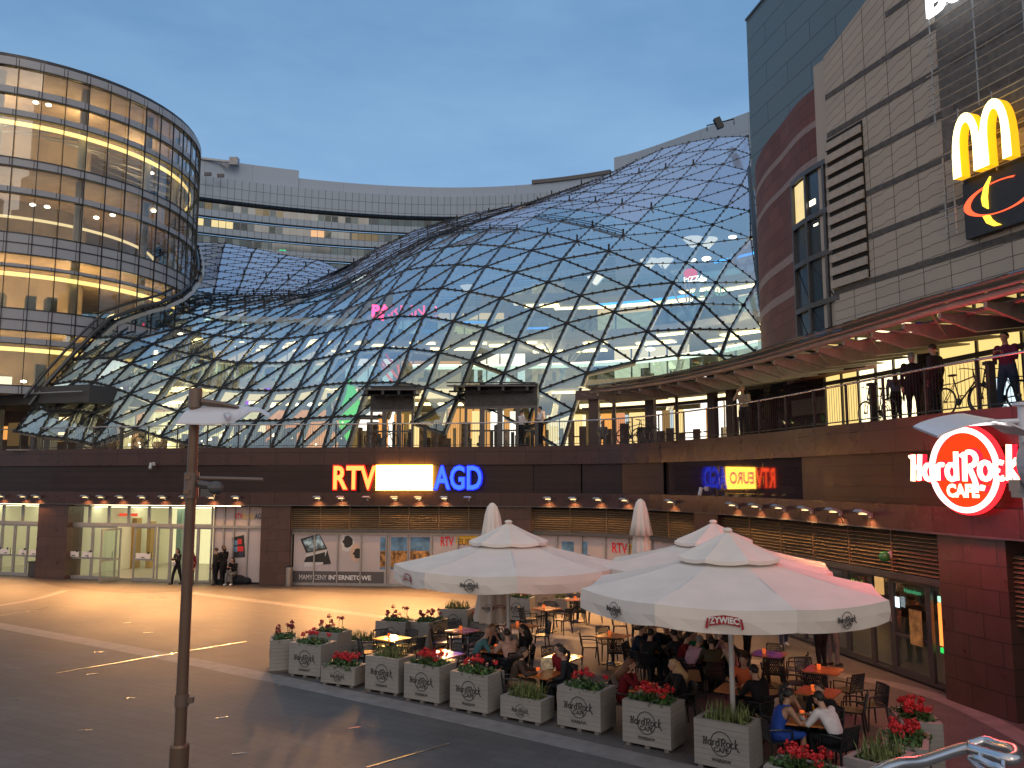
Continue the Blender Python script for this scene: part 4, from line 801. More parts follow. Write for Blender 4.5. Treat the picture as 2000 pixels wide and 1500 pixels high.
tm = textmesh('Boutique', 1.25, .03, .0, .05, 1.0, align='LEFT').xf(frame_M(WC.at(WC.s(1826, -.45), -.45, 18.75), WC.tan(WC.s(1850)))); tag(tm.build('white_wall_lettering', emis('letter_white', (.93, .97, 1.0), 3.0)), 'big white glowing letters high on the beige wall cut off by the top edge', 'sign')
# ------------------------------------------------------------------ terrace shop fronts at the right and the long canopy
ts = thing('terrace_shops', 'row of brown granite shops with glowing yellow windows along the raised terrace', 'shop', (12, 27, ZT))
OS = 3.7
b = MB(); strip(b, S(1452, OS), EC.L - .3, ZT, 10.0, OS + .15, .3); b.build('wall', STONE2, ts, world=True, uv=True)
GLW = [emis('shop_yellow', (1, .70, .24), 1.15), emis('shop_bright', (1, .84, .50), 2.6)]
for p0, p1, n, hot in ((1618, 1792, 5, 4), (1846, 2110, 3, -1)):
    s0, s1 = S(p0, OS), S(p1, OS)
    for k in range(n):
        a = s0 + (s1 - s0) * k / n; c = s0 + (s1 - s0) * (k + 1) / n; hotk = k in (2, 3, 4) and n == 5
        for z0, z1 in ((ZT + .05, ZT + 1.85), (ZT + 2.0, ZT + 2.45)):
            b = MB(); strip(b, a, c, z0, z1, OS + .06, .05, 1); w_ = b.build('shop_window', GLW[1] if (hotk and rr.random() < .8) else GLW[0], ts, world=True)
        b = MB(); strip(b, a - .04, a + .04, ZT, ZT + 2.6, OS, .1); b.build('window_frame', ALUD, ts, world=True)
    b = MB(); strip(b, s0, s1, ZT + 1.85, ZT + 2.0, OS, .1); b.build('transom', ALUD, ts, world=True)
b = MB(); strip(b, S(1925, 3.3), S(1965, 3.3), ZT + .3, ZT + 1.2, OS + .02, .03); b.build('cool_display', emis('cool_display', (.75, .92, 1), 1.3), ts, world=True)
b = MB(); strip(b, S(1548, OS), S(1612, OS), ZT + .9, ZT + 1.5, OS + .1, .04); b.build('dark_lettering_panel', mat('dim_sign', (.10, .08, .07), .5), ts, world=True)
cn = thing('terrace_canopy', 'long curved steel and glass canopy with tapered ribs over the terrace', 'canopy', (9, 27, 9))
ZC = 8.68; c0 = S(1165, .2); c1 = EC.L - .3
CST = mat('canopy_steel', (.34, .30, .27), .5, .35, noise=.1)
b = MB(); n = int((c1 - c0) / .8); b.tube([E(c0 + (c1 - c0) * k / n, -.15, ZC + .12) for k in range(n + 1)], .09, 8); b.tube([E(c0 + (c1 - c0) * k / n, .55, ZC + .05) for k in range(n + 1)], .06, 6); strip(b, c0, c1, ZC + .2, ZC + .26, -.3, .08); b.build('edge_tube', CST, cn, world=True, smooth=True)
b = MB(); sc0 = MB(); s = c0 + .4; k = 0
while s < c1:
    a0, a1 = E(s, -.15, 0), E(s + .25, 3.55, 0); t_ = (E(s + .5) - E(s - .5)).normalized() * .05
    A = [a0 + Vector((0, 0, ZC + .02)), a1 + Vector((0, 0, ZC + .02)), a1 + Vector((0, 0, ZC - .02)), a0.lerp(a1, .25) + Vector((0, 0, ZC - .38)), a0 + Vector((0, 0, ZC - .10))]
    vs = [p + t_ for p in A] + [p - t_ for p in A]; b.add(vs, [(0, 1, 2, 3, 4), (9, 8, 7, 6, 5)] + [(i, (i + 1) % 5 + 0, (i + 1) % 5 + 5, i + 5) for i in range(5)])
    if k % 2 == 0: m_ = a0.lerp(a1, .3) + Vector((0, 0, ZC - .3)); q = E(s + .95, -.1, ZC + .05); b.tube([m_, q], .02, 5); b.tube([m_, E(s - .95, -.1, ZC + .05)], .02, 5)
    s += 1.25; k += 1
b.build('rib', CST, cn, world=True)
b = MB(); strip(b, c0 - .4, c1, ZC + .30, ZC + .33, -.7, 4.3); b.build('glass_sheet', glassm('canopy_glass', (.45, .50, .46), .10, 2.0), cn, world=True)
b = MB(); strip(b, S(1440, 1), c1, ZC + .36, ZC + .40, 1.2, 2.5); b.build('metal_deck', mat('canopy_deck', (.16, .13, .11), .6), cn, world=True)
# entrance hall under the canopy's far end
en = thing('terrace_entrance', 'wide glazed mall entrance with dark posts under the far end of the canopy', 'entrance', (6, 37, ZT))
s0, s1 = S(1118, 3.4), S(1465, 3.4)
b = MB(); strip(b, s0 + .3, s1, ZT + 2.3, ZT + 2.75, 2.6, .5); strip(b, s0 + .3, s1, ZT + 1.85, ZT + 2.0, 3.6, .2); b.build('fascia_beam', mat('brown_beam', (.085, .05, .04), .5), en, world=True)
for px in (1160, 1204, 1272, 1328, 1395, 1432, 1460):
    b = MB(); s_ = S(px, 2.9); w_ = .22 if px in (1160, 1272, 1395, 1432) else .07; strip(b, s_ - w_ * .8, s_ + w_ * .8, ZT, ZT + 2.3, 2.8, w_); b.build('post', MATS['brown_beam'], en, world=True)
b = MB(); strip(b, s0, s1, ZT + 2.05, ZT + 2.28, 4.6, .1); strip(b, s0, s1, ZT + 2.95, ZT + 3.1, 5.0, .2); b.build('lit_fascia', emis('fascia_light', (1, .78, .42), 2.2), en, world=True)
rr = random.Random(21)
for px0, px1, m_ in ((1122, 1140, SHOPC[1]), (1170, 1192, ORNG), (1200, 1222, emis('salmon', (1, .42, .2), .8)), (1225, 1262, SHOPC[1]), (1277, 1292, SHOPC[2]), (1295, 1310, DIM), (1316, 1330, SHOPC[1]), (1334, 1374, SHOPC[2]), (1378, 1392, SHOPC[3]), (1422, 1445, SHOPC[0])):
    b = MB(); strip(b, S(px0, 5), S(px1, 5), ZT + .05, ZT + 1.8, 5.0 + rr.random() * .3, .1); b.build('lit_glazing', m_, en, world=True)
    b = MB(); strip(b, S((px0 + px1) / 2, 4.5), S((px0 + px1) / 2, 4.5) + .25, ZT + .05, ZT + rr.uniform(.6, 1.4), 4.5, .1); strip(b, S(px0, 4.5), S(px1, 4.5), ZT + .6, ZT + .66, 4.4, .05); b.build('door_bar', MATS['brown_beam'], en, world=True)
# small dark canopies over the doors in the glass roof
def small_canopy(pl, pr, Y, ztop, label):
    a = DY(pl[0], pl[1], Y); c = DY(pr[0], pr[1], Y); z = (a.z + c.z) / 2; w_ = c.x - a.x
    t = thing('door_canopy', label, 'canopy', ((a.x + c.x) / 2, Y, z), 0, 'dark steel door canopies of the glass roof')
    b = MB(); b.add([(-w_ / 2, 0, 0), (w_ / 2, 0, 0), (w_ / 2 - .5, 3.2, .25), (-w_ / 2 + .5, 3.2, .25), (-w_ / 2, 0, -.06), (w_ / 2, 0, -.06), (w_ / 2 - .5, 3.2, .19), (-w_ / 2 + .5, 3.2, .19)], [(0, 1, 2, 3), (7, 6, 5, 4), (0, 4, 5, 1), (1, 5, 6, 2), (2, 6, 7, 3), (3, 7, 4, 0)]); b.build('roof_plate', ALUD, t)
    b = MB(); b.tube([(-w_ / 2 + .1, .3, -.28), (w_ / 2 - .2, .3, -.28)], .05, 6); b.tube([(-w_ / 2, 0, .12), (w_ / 2, 0, .12)], .03, 6)
    for k in range(4):
        x = -w_ / 2 + .4 + (w_ - .8) * k / 3; b.add([(x - .04, .1, 0), (x + .04, .1, 0), (x + .04, 2.9, .15), (x - .04, 2.9, .15), (x, .5, -.34)], [(0, 1, 2, 3), (4, 1, 0), (4, 2, 1), (4, 3, 2), (4, 0, 3)]); b.box((x, .1, -.12), (.12, .1, .3))
    b.build('bracket', STEEL, t)
small_canopy((700, 757), (826, 762), 39.8, 0, 'small dark steel canopy over the left door of the glass roof'); small_canopy((872, 752), (1046, 752), 39.6, 0, 'wide dark steel canopy over the door behind the two standing men')
def doorset(pl, pr, off, h_, n, label, cols):
    t = thing('glass_roof_door', label, 'door', E(S((pl + pr) / 2, off), off, ZT)); s0, s1 = S(pl, off), S(pr, off); w_ = (s1 - s0) / n
    for k in range(n):
        b = MB(); a = s0 + k * w_; strip(b, a, a + .12, ZT, ZT + h_, off, .1); strip(b, a + w_ - .12, a + w_, ZT, ZT + h_, off, .1); strip(b, a + .12, a + w_ - .12, ZT + h_ - .12, ZT + h_, off, .1); strip(b, a + .12, a + w_ - .12, ZT + .85, ZT + .93, off, .1); strip(b, a + .12, a + w_ - .12, ZT, ZT + .1, off, .1); f = b.build('door_leaf', ALUD, t, world=True)
        b = MB(); strip(b, a + .12, a + w_ - .12, ZT + .1, ZT + h_ - .12, off + 1.2 + .3 * k, .1); b.build('lit_interior', cols[k % len(cols)], t, world=True)
        b = MB(); u = a + .2
        for q in range(3): u = a + .15 + rr.random() * (w_ - .4); strip(b, u, u + .15, ZT + .1, ZT + rr.uniform(.5, 1.5), off + .9, .1)
        b.build('silhouette', DARKW, t, world=True)
    b = MB(); strip(b, s0, s1, ZT + h_, ZT + 3.2, off, .3); b.build('header', STEEL, t, world=True)
doorset(721, 808, 2.6, 2.0, 3, 'three leaf door with warm orange light left of centre in the glass roof', [ORNG, SHOPC[3], SHOPC[1]]); doorset(905, 1052, 2.6, 2.1, 4, 'four leaf bright door behind the two standing men', [SHOPC[1], SHOPC[2], SHOPC[2], ORNG])
# left end: dark canopy, posts and dim shop
lc = thing('left_terrace_wing', 'dark canopy and concrete posts under the round tower at the far left', 'building', (-24, 45, ZT))
b = MB(); strip(b, S(-40, 2), S(205, 2), ZT + 2.45, ZT + 3.35, .6, 5); b.build('canopy_slab', mat('dark_soffit', (.05, .052, .055), .6), lc, world=True); b = MB(); strip(b, S(-40, 2), S(200, 2), ZT + 2.95, ZT + 3.0, .3, .1); b.build('gutter_rail', GSTEEL, lc, world=True)
for px, w_ in ((88, .55), (154, .5), (60, .3), (-20, .6)):
    b = MB(); s_ = S(px, 2.4); strip(b, s_ - w_ / 2, s_ + w_ / 2, ZT, ZT + 2.5, 2.3, .5); b.build('post', mat('concrete_post', (.15, .15, .16), .7, noise=.1), lc, world=True)
b = MB(); strip(b, S(-40, 4), S(190, 4), ZT, ZT + 3.4, 5.2, .2); b.build('back_wall', mat('brown_wall', (.10, .065, .045), .7, noise=.3, nscale=1.2), lc, world=True)
for p0, p1, z0, z1, m_ in ((0, 8, .9, 1.7, ORNG), (101, 112, 1.95, 2.15, WARM), (116, 146, 1.95, 2.15, WARM), (102, 138, 1.1, 1.25, WARM), (102, 137, .7, 1.05, DIM), (160, 178, 1.1, 1.25, WARM), (160, 176, .2, 1.0, DIM), (10, 30, .5, 1.9, emis('dim_brown', (.5, .3, .12), .25)), (50, 66, .5, 1.9, MATS['dim_brown'])):
    b = MB(); strip(b, S(p0, 5.1), S(p1, 5.1), ZT + z0, ZT + z1, 5.1, .05); b.build('lit_window', m_, lc, world=True)
# ------------------------------------------------------------------ wall lamps
def spot(loc, aim, e, col, size=R(100), blend=.8, soft=.06, parent=None, name='lamp_light'):
    l_ = bpy.data.lights.new(name, 'SPOT'); l_.energy = e; l_.color = col; l_.spot_size = size; l_.spot_blend = blend; l_.shadow_soft_size = soft
    o = bpy.data.objects.new(name, l_); C.objects.link(o); d = Vector(aim) - Vector(loc); q = d.to_track_quat('-Z', 'Y')
    if parent is not None: o.parent = parent; o.matrix_parent_inverse = Matrix.Identity(4); Mi = (Matrix.Translation(parent.location) @ Matrix.Rotation(parent.rotation_euler.z, 4, 'Z')).inverted(); o.location = Mi @ Vector(loc); o.rotation_euler = (Mi.to_quaternion() @ q).to_euler()
    else: o.location = loc; o.rotation_euler = q.to_euler()
    return o
LAMPC = (1.0, .50, .17)
lamp_px = [5, 49, 74, 168, 199, 238, 280, 320, 361, 414, 463, 620, 668, 716, 770, 818, 867, 915, 1070, 1120, 1169, 1219, 1309, 1430, 1475, 1520, 1571, 1627, 1686]
proto = None; LG = 'wall lamps in a row over the shop windows'
for k, px in enumerate(lamp_px):
    s_ = S(px, -.2); t = Et(s_); rz = math.atan2(t.y, t.x); lit = px not in (716, 915)
    p = E(s_, 0, 4.02)
    lab = 'small grey wall lamp throwing a warm glow on the granite band' if lit else 'small grey wall lamp that is switched off beside the lit ones'
    if proto is None:
        proto = thing('wall_lamp', lab, 'wall lamp', p, rz, LG)
        b = MB(); b.box((0, -.03, .0), (.10, .06, .12)); b.tube([(0, -.03, 0), (0, -.16, .06), (0, -.26, .07)], .018, 6); b.build('bracket', GSTEEL, proto)
        b = MB(); b.add([(-.19, -.12, .02), (.19, -.12, .02), (.19, -.42, .10), (-.19, -.42, .10), (-.14, -.14, .10), (.14, -.14, .10), (.14, -.36, .16), (-.14, -.36, .16)], [(0, 1, 2, 3), (7, 6, 5, 4), (0, 4, 5, 1), (1, 5, 6, 2), (2, 6, 7, 3), (3, 7, 4, 0)]); b.build('head', mat('lamp_grey', (.34, .38, .42), .4, .4), proto)
        r = proto; PK = kids(proto)
    else: r = dup(proto, p, rz, lab, LG, PK)
    if lit:
        b = MB(); b.box((0, -.25, .035), (.22, .10, .012)); b.build('bulb_glass', emis('lamp_bulb', (1, .62, .28), 3.5), r)
        far = px < 1000; a = E(s_, -.26, 3.99)
        spot(a, E(s_, .04, 3.2), 70, LAMPC, R(120), .9, .04, r, 'wall_glow')
        spot(a - Vector((0, 0, .02)), E(s_, -4.2 if far else -3.0, 0), 1500 if px < 500 else (2000 if far else (1100 if px < 1320 else 230)), (1.0, .46, .15), R(110), 1.0, .08, r, 'floor_light')
# ------------------------------------------------------------------ shop sign over the plaza
s0, s1 = S(648, -.1), S(941, -.1); zb, zt_ = 4.44, 5.60; H = zt_ - zb
sm = (s0 + s1) / 2; sg = thing('electronics_shop_sign', 'long glowing sign with pale red rimmed RTV, white box and blue AGD letters', 'sign', E(sm, -.15, zb))
def fitted(body, pa, pb, z0, z1, bold, m_, nm, y, ext, par, grow=0.0, shear=0.0, cv=None, off=-.15, ss=None):
    """lettering stretched between two pixel columns on the facade"""
    a, c = (S(pa, off), S(pb, off)) if ss is None else ss; tm = textmesh(body, 1.0, bold, shear, 0)
    xs = [v[0] for v in tm.v]; zs = [v[2] for v in tm.v]; x0, x1, q0, q1 = min(xs), max(xs), min(zs), max(zs); vs = []
    def P(x, z, yy): s_ = a - grow + (x - x0) / (x1 - x0) * (c - a + 2 * grow); return (cv or EC).at(s_, off + yy, z0 - grow + (z - q0) / (q1 - q0) * (z1 - z0 + 2 * grow))
    nv = len(tm.v); b = MB(); b.add([P(v[0], v[2], y) for v in tm.v], tm.f)
    if ext:
        from collections import Counter
        ec = Counter(); od = {}
        for f in tm.f:
            for i in range(len(f)): e_ = (f[i], f[(i + 1) % len(f)]); k_ = tuple(sorted(e_)); ec[k_] += 1; od[k_] = e_
        b.add([P(v[0], v[2], y + ext) for v in tm.v], [f[::-1] for f in tm.f])
        b.f += [(od[k_][0], od[k_][1], od[k_][1] + nv, od[k_][0] + nv) for k_ in ec if ec[k_] == 1]; b.mi += [0] * (len(b.f) - len(b.mi))
    return b.build(nm, m_, par, world=True)
fitted('RTV', 650, 733, zb + .03, zt_ - .03, .035, emis('rim_red', (1, .02, .015), 1.9), 'letters_rim', .0, .12, sg, .045); fitted('RTV', 650, 733, zb + .03, zt_ - .03, .025, emis('face_red_hot', (12, .80, .17), 1), 'letters', -.02, 0, sg)
fitted('AGD', 847, 940, zb + .03, zt_ - .03, .035, emis('rim_blue', (.02, .03, 1), 1.6), 'letters_rim', .0, .12, sg, .045); fitted('AGD', 847, 940, zb + .03, zt_ - .03, .02, emis('face_blue', (.09, .27, 4.5), 1), 'letters', -.02, 0, sg)
b = MB(); strip(b, S(735, -.15), S(845, -.15), zb, zt_, -.18, .14); b.build('box', emis('box_hot', (26.0, 13.5, 1.6), 1), sg, world=True)
fitted('EURO', 742, 838, zb + .25, zt_ - .25, .03, emis('box_print', (6.5, 1.1, 1.02), 1), 'box_letters', -.05, 0, sg)
# round red cafe sign
HS = S(1884, -.3); hc = E(HS, -.30, 5.15); ht = Et(HS)
hs = thing('round_cafe_sign', 'red neon disc sign reading Hard Rock Cafe on the granite wall at the right', 'sign', hc)
Mh = frame_M(hc, ht)
b = MB(); b.sphere((0, 0, 0), 1e-3, 4, 3); b = MB(); n = 48; b.add([(0, .06, 0)] + [(.80 * math.cos(2 * math.pi * k / n), .06, .80 * math.sin(2 * math.pi * k / n)) for k in range(n)], [(0, 1 + (k + 1) % n, 1 + k) for k in range(n)]); b.xf(Mh); b.build('disc', emis('disc_red', (1.0, .065, .012), 1.05), hs, world=True)
b = MB(); b.tube([(.86 * math.cos(2 * math.pi * k / 60), 0, .86 * math.sin(2 * math.pi * k / 60)) for k in range(60)], .062, 8, closed=True); b.xf(Mh); b.build('ring', emis('ring_white', (3.2, 1.9, 1.7), 1), hs, world=True)
b = MB(); b.tube([(.90 * math.cos(2 * math.pi * k / 60), .10, .90 * math.sin(2 * math.pi * k / 60)) for k in range(60)], .075, 6, closed=True); b.xf(Mh); b.build('rim', emis('rim_neon', (1, .015, .02), 3.4), hs, world=True)
def strokes(w_, rad, m_, nm, y, par, M, sc_=1.0, dx=0, dz=0):
    b = MB()
    for st in w_: b.tube([(p[0] * sc_ + dx, y, p[1] * sc_ + dz) for p in st], rad, 6)
    b.xf(M); return b.build(nm, m_, par, world=True) if par is not None else b
def arc(cx, cz, rx_, rz_, a0, a1, n=9): return [(cx + rx_ * math.cos(R(a0 + (a1 - a0) * k / n)), cz + rz_ * math.sin(R(a0 + (a1 - a0) * k / n))) for k in range(n + 1)]
# hand-drawn word strokes: H a r d   R o c k
HR = [[(-1.52, .30), (-1.40, .36), (-1.46, -.36)], [(-1.16, .36), (-1.24, -.34)], [(-1.44, .0), (-1.18, .03)],
      arc(-.88, -.12, .15, .20, 40, 330), [(-.72, .08), (-.74, -.32), (-.68, -.34)], [(-.56, .08), (-.58, -.34)], arc(-.44, -.04, .12, .12, 150, 60, 4), arc(-.10, -.12, .16, .20, 40, 330), [(.06, .40), (.04, -.34)],
      [(.22, .28), (.34, .38), (.30, -.36)], arc(.48, .20, .20, .18, 110, -90), [(.44, .02), (.58, -.28), (.66, -.52), (.82, -.54), (.84, -.46)], arc(.94, -.10, .17, .21, 0, 360, 12), arc(1.36, -.10, .17, .21, 60, 310), [(1.66, .52), (1.60, -.34)], [(1.86, .16), (1.64, -.04), (1.80, -.28), (1.86, -.50), (2.02, -.52)]]
strokes(HR, .092, emis('word_rim', (1, .012, .03), 2.6), 'word_rim', .03, hs, Mh, .84, -.17, .06); strokes(HR, .058, emis('word_white', (3.4, 2.3, 1.5), 1), 'word', -.05, hs, Mh, .84, -.17, .06)
tm = textmesh('CAFE', .36, .022).xf(Mh @ Matrix.Translation((0, -.06, -.46))); tm.build('word_cafe', MATS['word_white'], hs, world=True)
for dx_, e_ in ((-.6, 230), (.6, 230)):
    l_ = bpy.data.lights.new('neon_glow', 'POINT'); l_.energy = e_; l_.color = (1, .06, .07); l_.shadow_soft_size = .5; o = bpy.data.objects.new('neon_glow', l_); C.objects.link(o); o.parent = hs; o.location = Mh @ Vector((dx_, -.7, 0)) - hc
# small fittings on the fascia
def cctv(px, py, off, label):
    s_ = S(px, off); t = Et(s_); z = proj_z(s_, off, py); r = thing('security_camera', label, 'camera', E(s_, 0.0, z), math.atan2(t.y, t.x), 'security cameras on the fascia')
    b = MB(); b.box((0, -.02, .1), (.12, .1, .16)); b.tube([(0, 0, .1), (0, -.25, .12)], .02, 6); b.build('bracket', mat('white_plastic', (.5, .52, .55), .5), r)
    b = MB(); b.tube([(0, -.25, .14), (.02, -.34, -.14)], .07, 8); b.build('body', MATS['white_plastic'], r)
def proj_z(s_, off, py):
    p = E(s_, off, 0); lo, hi = 0.0, 30.0
    for _ in range(30):
        m_ = (lo + hi) / 2
        if proj((p.x, p.y, m_))[1] > py: lo = m_
        else: hi = m_
    return lo
cctv(1371, 960, -.2, 'white security camera under the right part of the fascia'); cctv(296, 910, -.2, 'pale security camera on the fascia above the open doors')
g = thing('green_globe', 'green ball hanging in front of the bronze louvres over the restaurant door', 'globe', E(S(1718, -.1), -.05, proj_z(S(1718, -.1), -.1, 1087)))
b = MB(); b.sphere((0, 0, 0), .135, 14, 10); b.build('ball', mat('green_ball', (.03, .22, .06), .25), g, smooth=True); b = MB(); b.box((.10, .18, .02), (.06, .3, .05)); b.box((.2, .12, .05), (.07, .06, .14)); b.build('bracket', MATS['white_plastic'], g)
# ------------------------------------------------------------------ storefront posters (flat prints on the shop glass)
OFP = .42; GREYP = mat('poster_grey', (.46, .41, .42), .45, noise=.08, nscale=.5); DGREY = mat('poster_charcoal', (.09, .08, .085), .5)
def pbox(mb, p0, p1, y0, y1, off, th=.006):
    a, c = S(p0, off), S(p1, off); m_ = (a + c) / 2; z0, z1 = proj_z(m_, off, y1), proj_z(m_, off, y0); strip(mb, a, c, z0, z1, off, th, .4)
def ppoly(mb, pts, off):
    vs = [E(S(x, off), off, proj_z(S(x, off), off, y)) for x, y in pts]; mb.add(vs, [tuple(range(len(vs)))])
sf = thing('shop_window_display', 'wide grey poster window with laptop, watches and television prints below the bronze louvres', 'shop window', E(S(770, .4), .42, 0))
b = MB(); strip(b, S(576, .42), S(972, .42), .12, 2.44, .44, .05); b.build('print_panel', GREYP, sf, world=True)
b = MB(); pbox(b, 577, 755, 1116, 1142, .43); pbox(b, 860, 905, 1116, 1144, .43); b.build('print_footer', DGREY, sf, world=True)
b = MB()
for px in (574, 619, 664, 709, 757, 762, 799, 844, 896, 940, 974): s_ = S(px, .4); strip(b, s_ - .03, s_ + .03, 0, 2.46, .36, .08)
strip(b, S(574, .4), S(974, .4), 0, .12, .36, .08); strip(b, S(574, .4), S(974, .4), 2.36, 2.46, .36, .08); b.build('frame', ALU, sf, world=True)
fitted('MAMY CENY', 590, 642, .26, .48, -.006, mat('print_white', (.75, .72, .70), .5), 'slogan', .0, 0, sf, off=.425); fitted('INTERNETOWE', 645, 727, .26, .48, .03, MATS['print_white'], 'slogan', .0, 0, sf, off=.425)
def pr(nm, pts, m_, off=.425): b = MB(); ppoly(b, pts, off); b.build(nm, m_, sf, world=True)
PB = MATS['print_black']; pr('laptop_print', [(590, 1053), (627, 1042), (641, 1072), (603, 1080)], PB, .43); pr('laptop_print', [(593, 1055), (626, 1045), (637, 1070), (605, 1077)], mat('print_tiles', (.25, .38, .45), .5, noise=.9, nscale=4), .427); pr('laptop_print', [(603, 1082), (641, 1074), (652, 1100), (600, 1108)], mat('print_silver', (.55, .55, .56), .4), .43); pr('laptop_print', [(602, 1088), (640, 1078), (640, 1098), (600, 1098)], PB, .427); pr('laptop_print', [(641, 1074), (652, 1101), (636, 1103)], PB, .425)
for cx, cy, rx_, ry, m_ in ((681, 1059, 13, 19, MATS['print_silver']), (682, 1058, 9, 12, PB), (697, 1080, 11, 18, mat('print_gold', (.55, .40, .30), .4)), (701, 1081, 8, 10, PB)): pr('watch_print', [(cx + rx_ * math.cos(t), cy + ry * math.sin(t)) for t in [2 * math.pi * k / 14 for k in range(14)]], m_, .43 if m_ is not PB else .427)
for x0, x1 in ((745, 758), (765, 797), (803, 841)):
    b = MB(); pbox(b, x0, x1, 1049, 1112, .43); b.build('television_print', mat('print_sky', (.10, .22, .36), .4, noise=.5, nscale=2), sf, world=True)
    b = MB(); pbox(b, x0, x1, 1076, 1108, .427); b.build('television_print', mat('print_rock', (.34, .17, .05), .5, noise=.8, nscale=5), sf, world=True)
fitted('RTV', 860, 889, 1.86, 2.30, .03, mat('print_red', (.65, .03, .03), .5), 'brand_print', 0, 0, sf, off=.425); b = MB(); pbox(b, 893, 935, 1046, 1064, .43); b.build('brand_print', mat('print_yellow', (.75, .45, .04), .5), sf, world=True); fitted('EURO', 895, 932, 1.93, 2.22, .02, mat('print_brown', (.25, .09, .02), .5), 'brand_print', 0, 0, sf, off=.42)
s2 = thing('shop_window_display', 'second grey poster window half hidden behind the tall closed parasol and the far canopy', 'shop window', E(S(1200, .4), .42, 0))
b = MB(); strip(b, S(1042, .42), S(1360, .42), .12, 2.44, .44, .05); b.build('print_panel', GREYP, s2, world=True)
b = MB()
for px in (1042, 1086, 1136, 1180, 1225, 1270, 1315, 1358): s_ = S(px, .4); strip(b, s_ - .03, s_ + .03, 0, 2.46, .36, .08)
strip(b, S(1042, .4), S(1358, .4), 0, .12, .36, .08); b.build('frame', ALU, s2, world=True)
fitted('RTV', 1194, 1222, 1.80, 2.24, .03, MATS['print_red'], 'brand_print', 0, 0, s2, off=.425); b = MB(); strip(b, S(1224, .42), S(1262, .42), 1.80, 2.24, .43, .006); b.build('brand_print', MATS['print_yellow'], s2, world=True); fitted('EURO', 1227, 1260, 1.88, 2.16, .02, MATS['print_brown'], 'brand_print', 0, 0, s2, off=.42)
for x0, x1 in ((1098, 1128), (1137, 1157)): b = MB(); pbox(b, x0, x1, 1058, 1100, .43); b.build('television_print', MATS['print_sky'], s2, world=True); b = MB(); pbox(b, x0, x1, 1084, 1100, .427); b.build('television_print', PB, s2, world=True)
s3 = thing('shop_window_display', 'grey poster window with a smartphone print beside the lit doorway', 'shop window', E(S(468, .4), .42, 0))
b = MB(); strip(b, S(421, .42), S(516, .42), .08, 2.6, .56, .05); strip(b, S(421, .42), S(516, .42), 2.74, 3.64, .56, .05); b.build('print_panel', GREYP, s3, world=True)
fitted('RTV', 463, 475, 3.05, 3.32, .03, MATS['print_red'], 'brand_print', 0, 0, s3, off=.54); fitted('EURO', 476, 499, 3.05, 3.32, .02, MATS['print_yellow'], 'brand_print', 0, 0, s3, off=.54); fitted('AGD', 500, 518, 3.05, 3.32, .02, mat('print_navy', (.04, .04, .08), .5), 'brand_print', 0, 0, s3, off=.54)
b = MB()
for px in (421, 441, 462, 488, 515): s_ = S(px, .5); strip(b, s_ - .03, s_ + .03, 0, 3.66, .48, .08)
strip(b, S(421, .5), S(515, .5), 1.0, 1.1, .49, .08) if False else None
strip(b, S(421, .5), S(515, .5), 2.6, 2.74, .48, .08); b.build('frame', ALU, s3, world=True)
b = MB(); vs = [E(S(x, .5), .545, proj_z(S(x, .5), .5, y)) for x, y in ((456, 1050), (479, 1045), (484, 1088), (460, 1090))]; b.add(vs, [(0, 1, 2, 3)]); b.build('phone_print', PB, s3, world=True)
for k, (x, y, m_) in enumerate(((463, 1060, MATS['print_sky']), (472, 1058, MATS['print_red']), (463, 1073, MATS['print_sky']), (474, 1072, MATS['print_red']), (476, 1082, MATS['print_navy']))): b = MB(); b.add([E(S(x + dx, .5), .540, proj_z(S(x, .5), .5, y + dy)) for dx, dy in ((-4, -5), (4, -5), (4, 5), (-4, 5))], [(0, 1, 2, 3)]); b.build('phone_tile', m_, s3, world=True)
# bin and ashtray post
bn = thing('litter_bin', 'dark square litter bin beside the first granite pier', 'bin', G(73, 1126) + Vector((0, -.2, 0))); b = MB(); b.prism([(-.27, -.2), (.27, -.2), (.27, .2), (-.27, .2)], .05, .75); b.build('body', mat('bin_dark', (.035, .04, .045), .5), bn); b = MB(); b.prism([(-.30, -.23), (.30, -.23), (.30, .23), (-.30, .23)], .75, .80); b.box((0, 0, .025), (.4, .3, .05)); b.build('rim', STEEL, bn)
bn = thing('ashtray_post', 'slim grey steel ashtray post beside the second pier', 'bin', G(567, 1143) + Vector((0, -.25, 0))); b = MB(); b.lathe((0, 0, 0), [(.17, 0), (.17, .82), (.14, .86)], 16); b.build('body', mat('steel_satin', (.35, .34, .33), .3, .8), bn, smooth=False); b = MB(); b.lathe((0, 0, .86), [(.15, 0), (.15, .06), (.05, .08)], 16); b.build('lid', STEEL, bn)
# ------------------------------------------------------------------ street lamp with reflector, left
sl = thing('street_lamp', 'tall brown street lamp pole with curved white reflector and camera at the left', 'street lamp', (G(352, 1500).x * 0 + DY(350, 1480, 11.0).x, 11.0, 0))
lp = Vector(sl.location); zl = lambda py: DY(380, py, 11.0).z - 0
POLE = mat('brown_pole', (.15, .095, .065), .42, .45, noise=.12, nscale=1.5, bump=.05)
b = MB(); b.lathe((0, 0, 0), [(.120, 0), (.120, zl(1452) - .03), (.11, zl(1452)), (.074, zl(1452)), (.066, zl(760) - .25)], 24); b.build('pole', POLE, sl, smooth=False)
b = MB()
for py, r_, h_ in ((778, .088, .26), (948, .094, .34), (1367, .088, .15)): b.lathe((0, 0, zl(py) - h_ / 2), [(r_, 0), (r_, h_)], 24)
b.box((-.02, -.09, zl(932)), (.08, .04, .06)); b.box((-.02, -.09, zl(960)), (.08, .04, .06)); b.box((.11, 0, zl(1367)), (.08, .06, .07)); b.islands('clamp', mat('pole_clamp', (.17, .12, .095), .4, .4), sl)
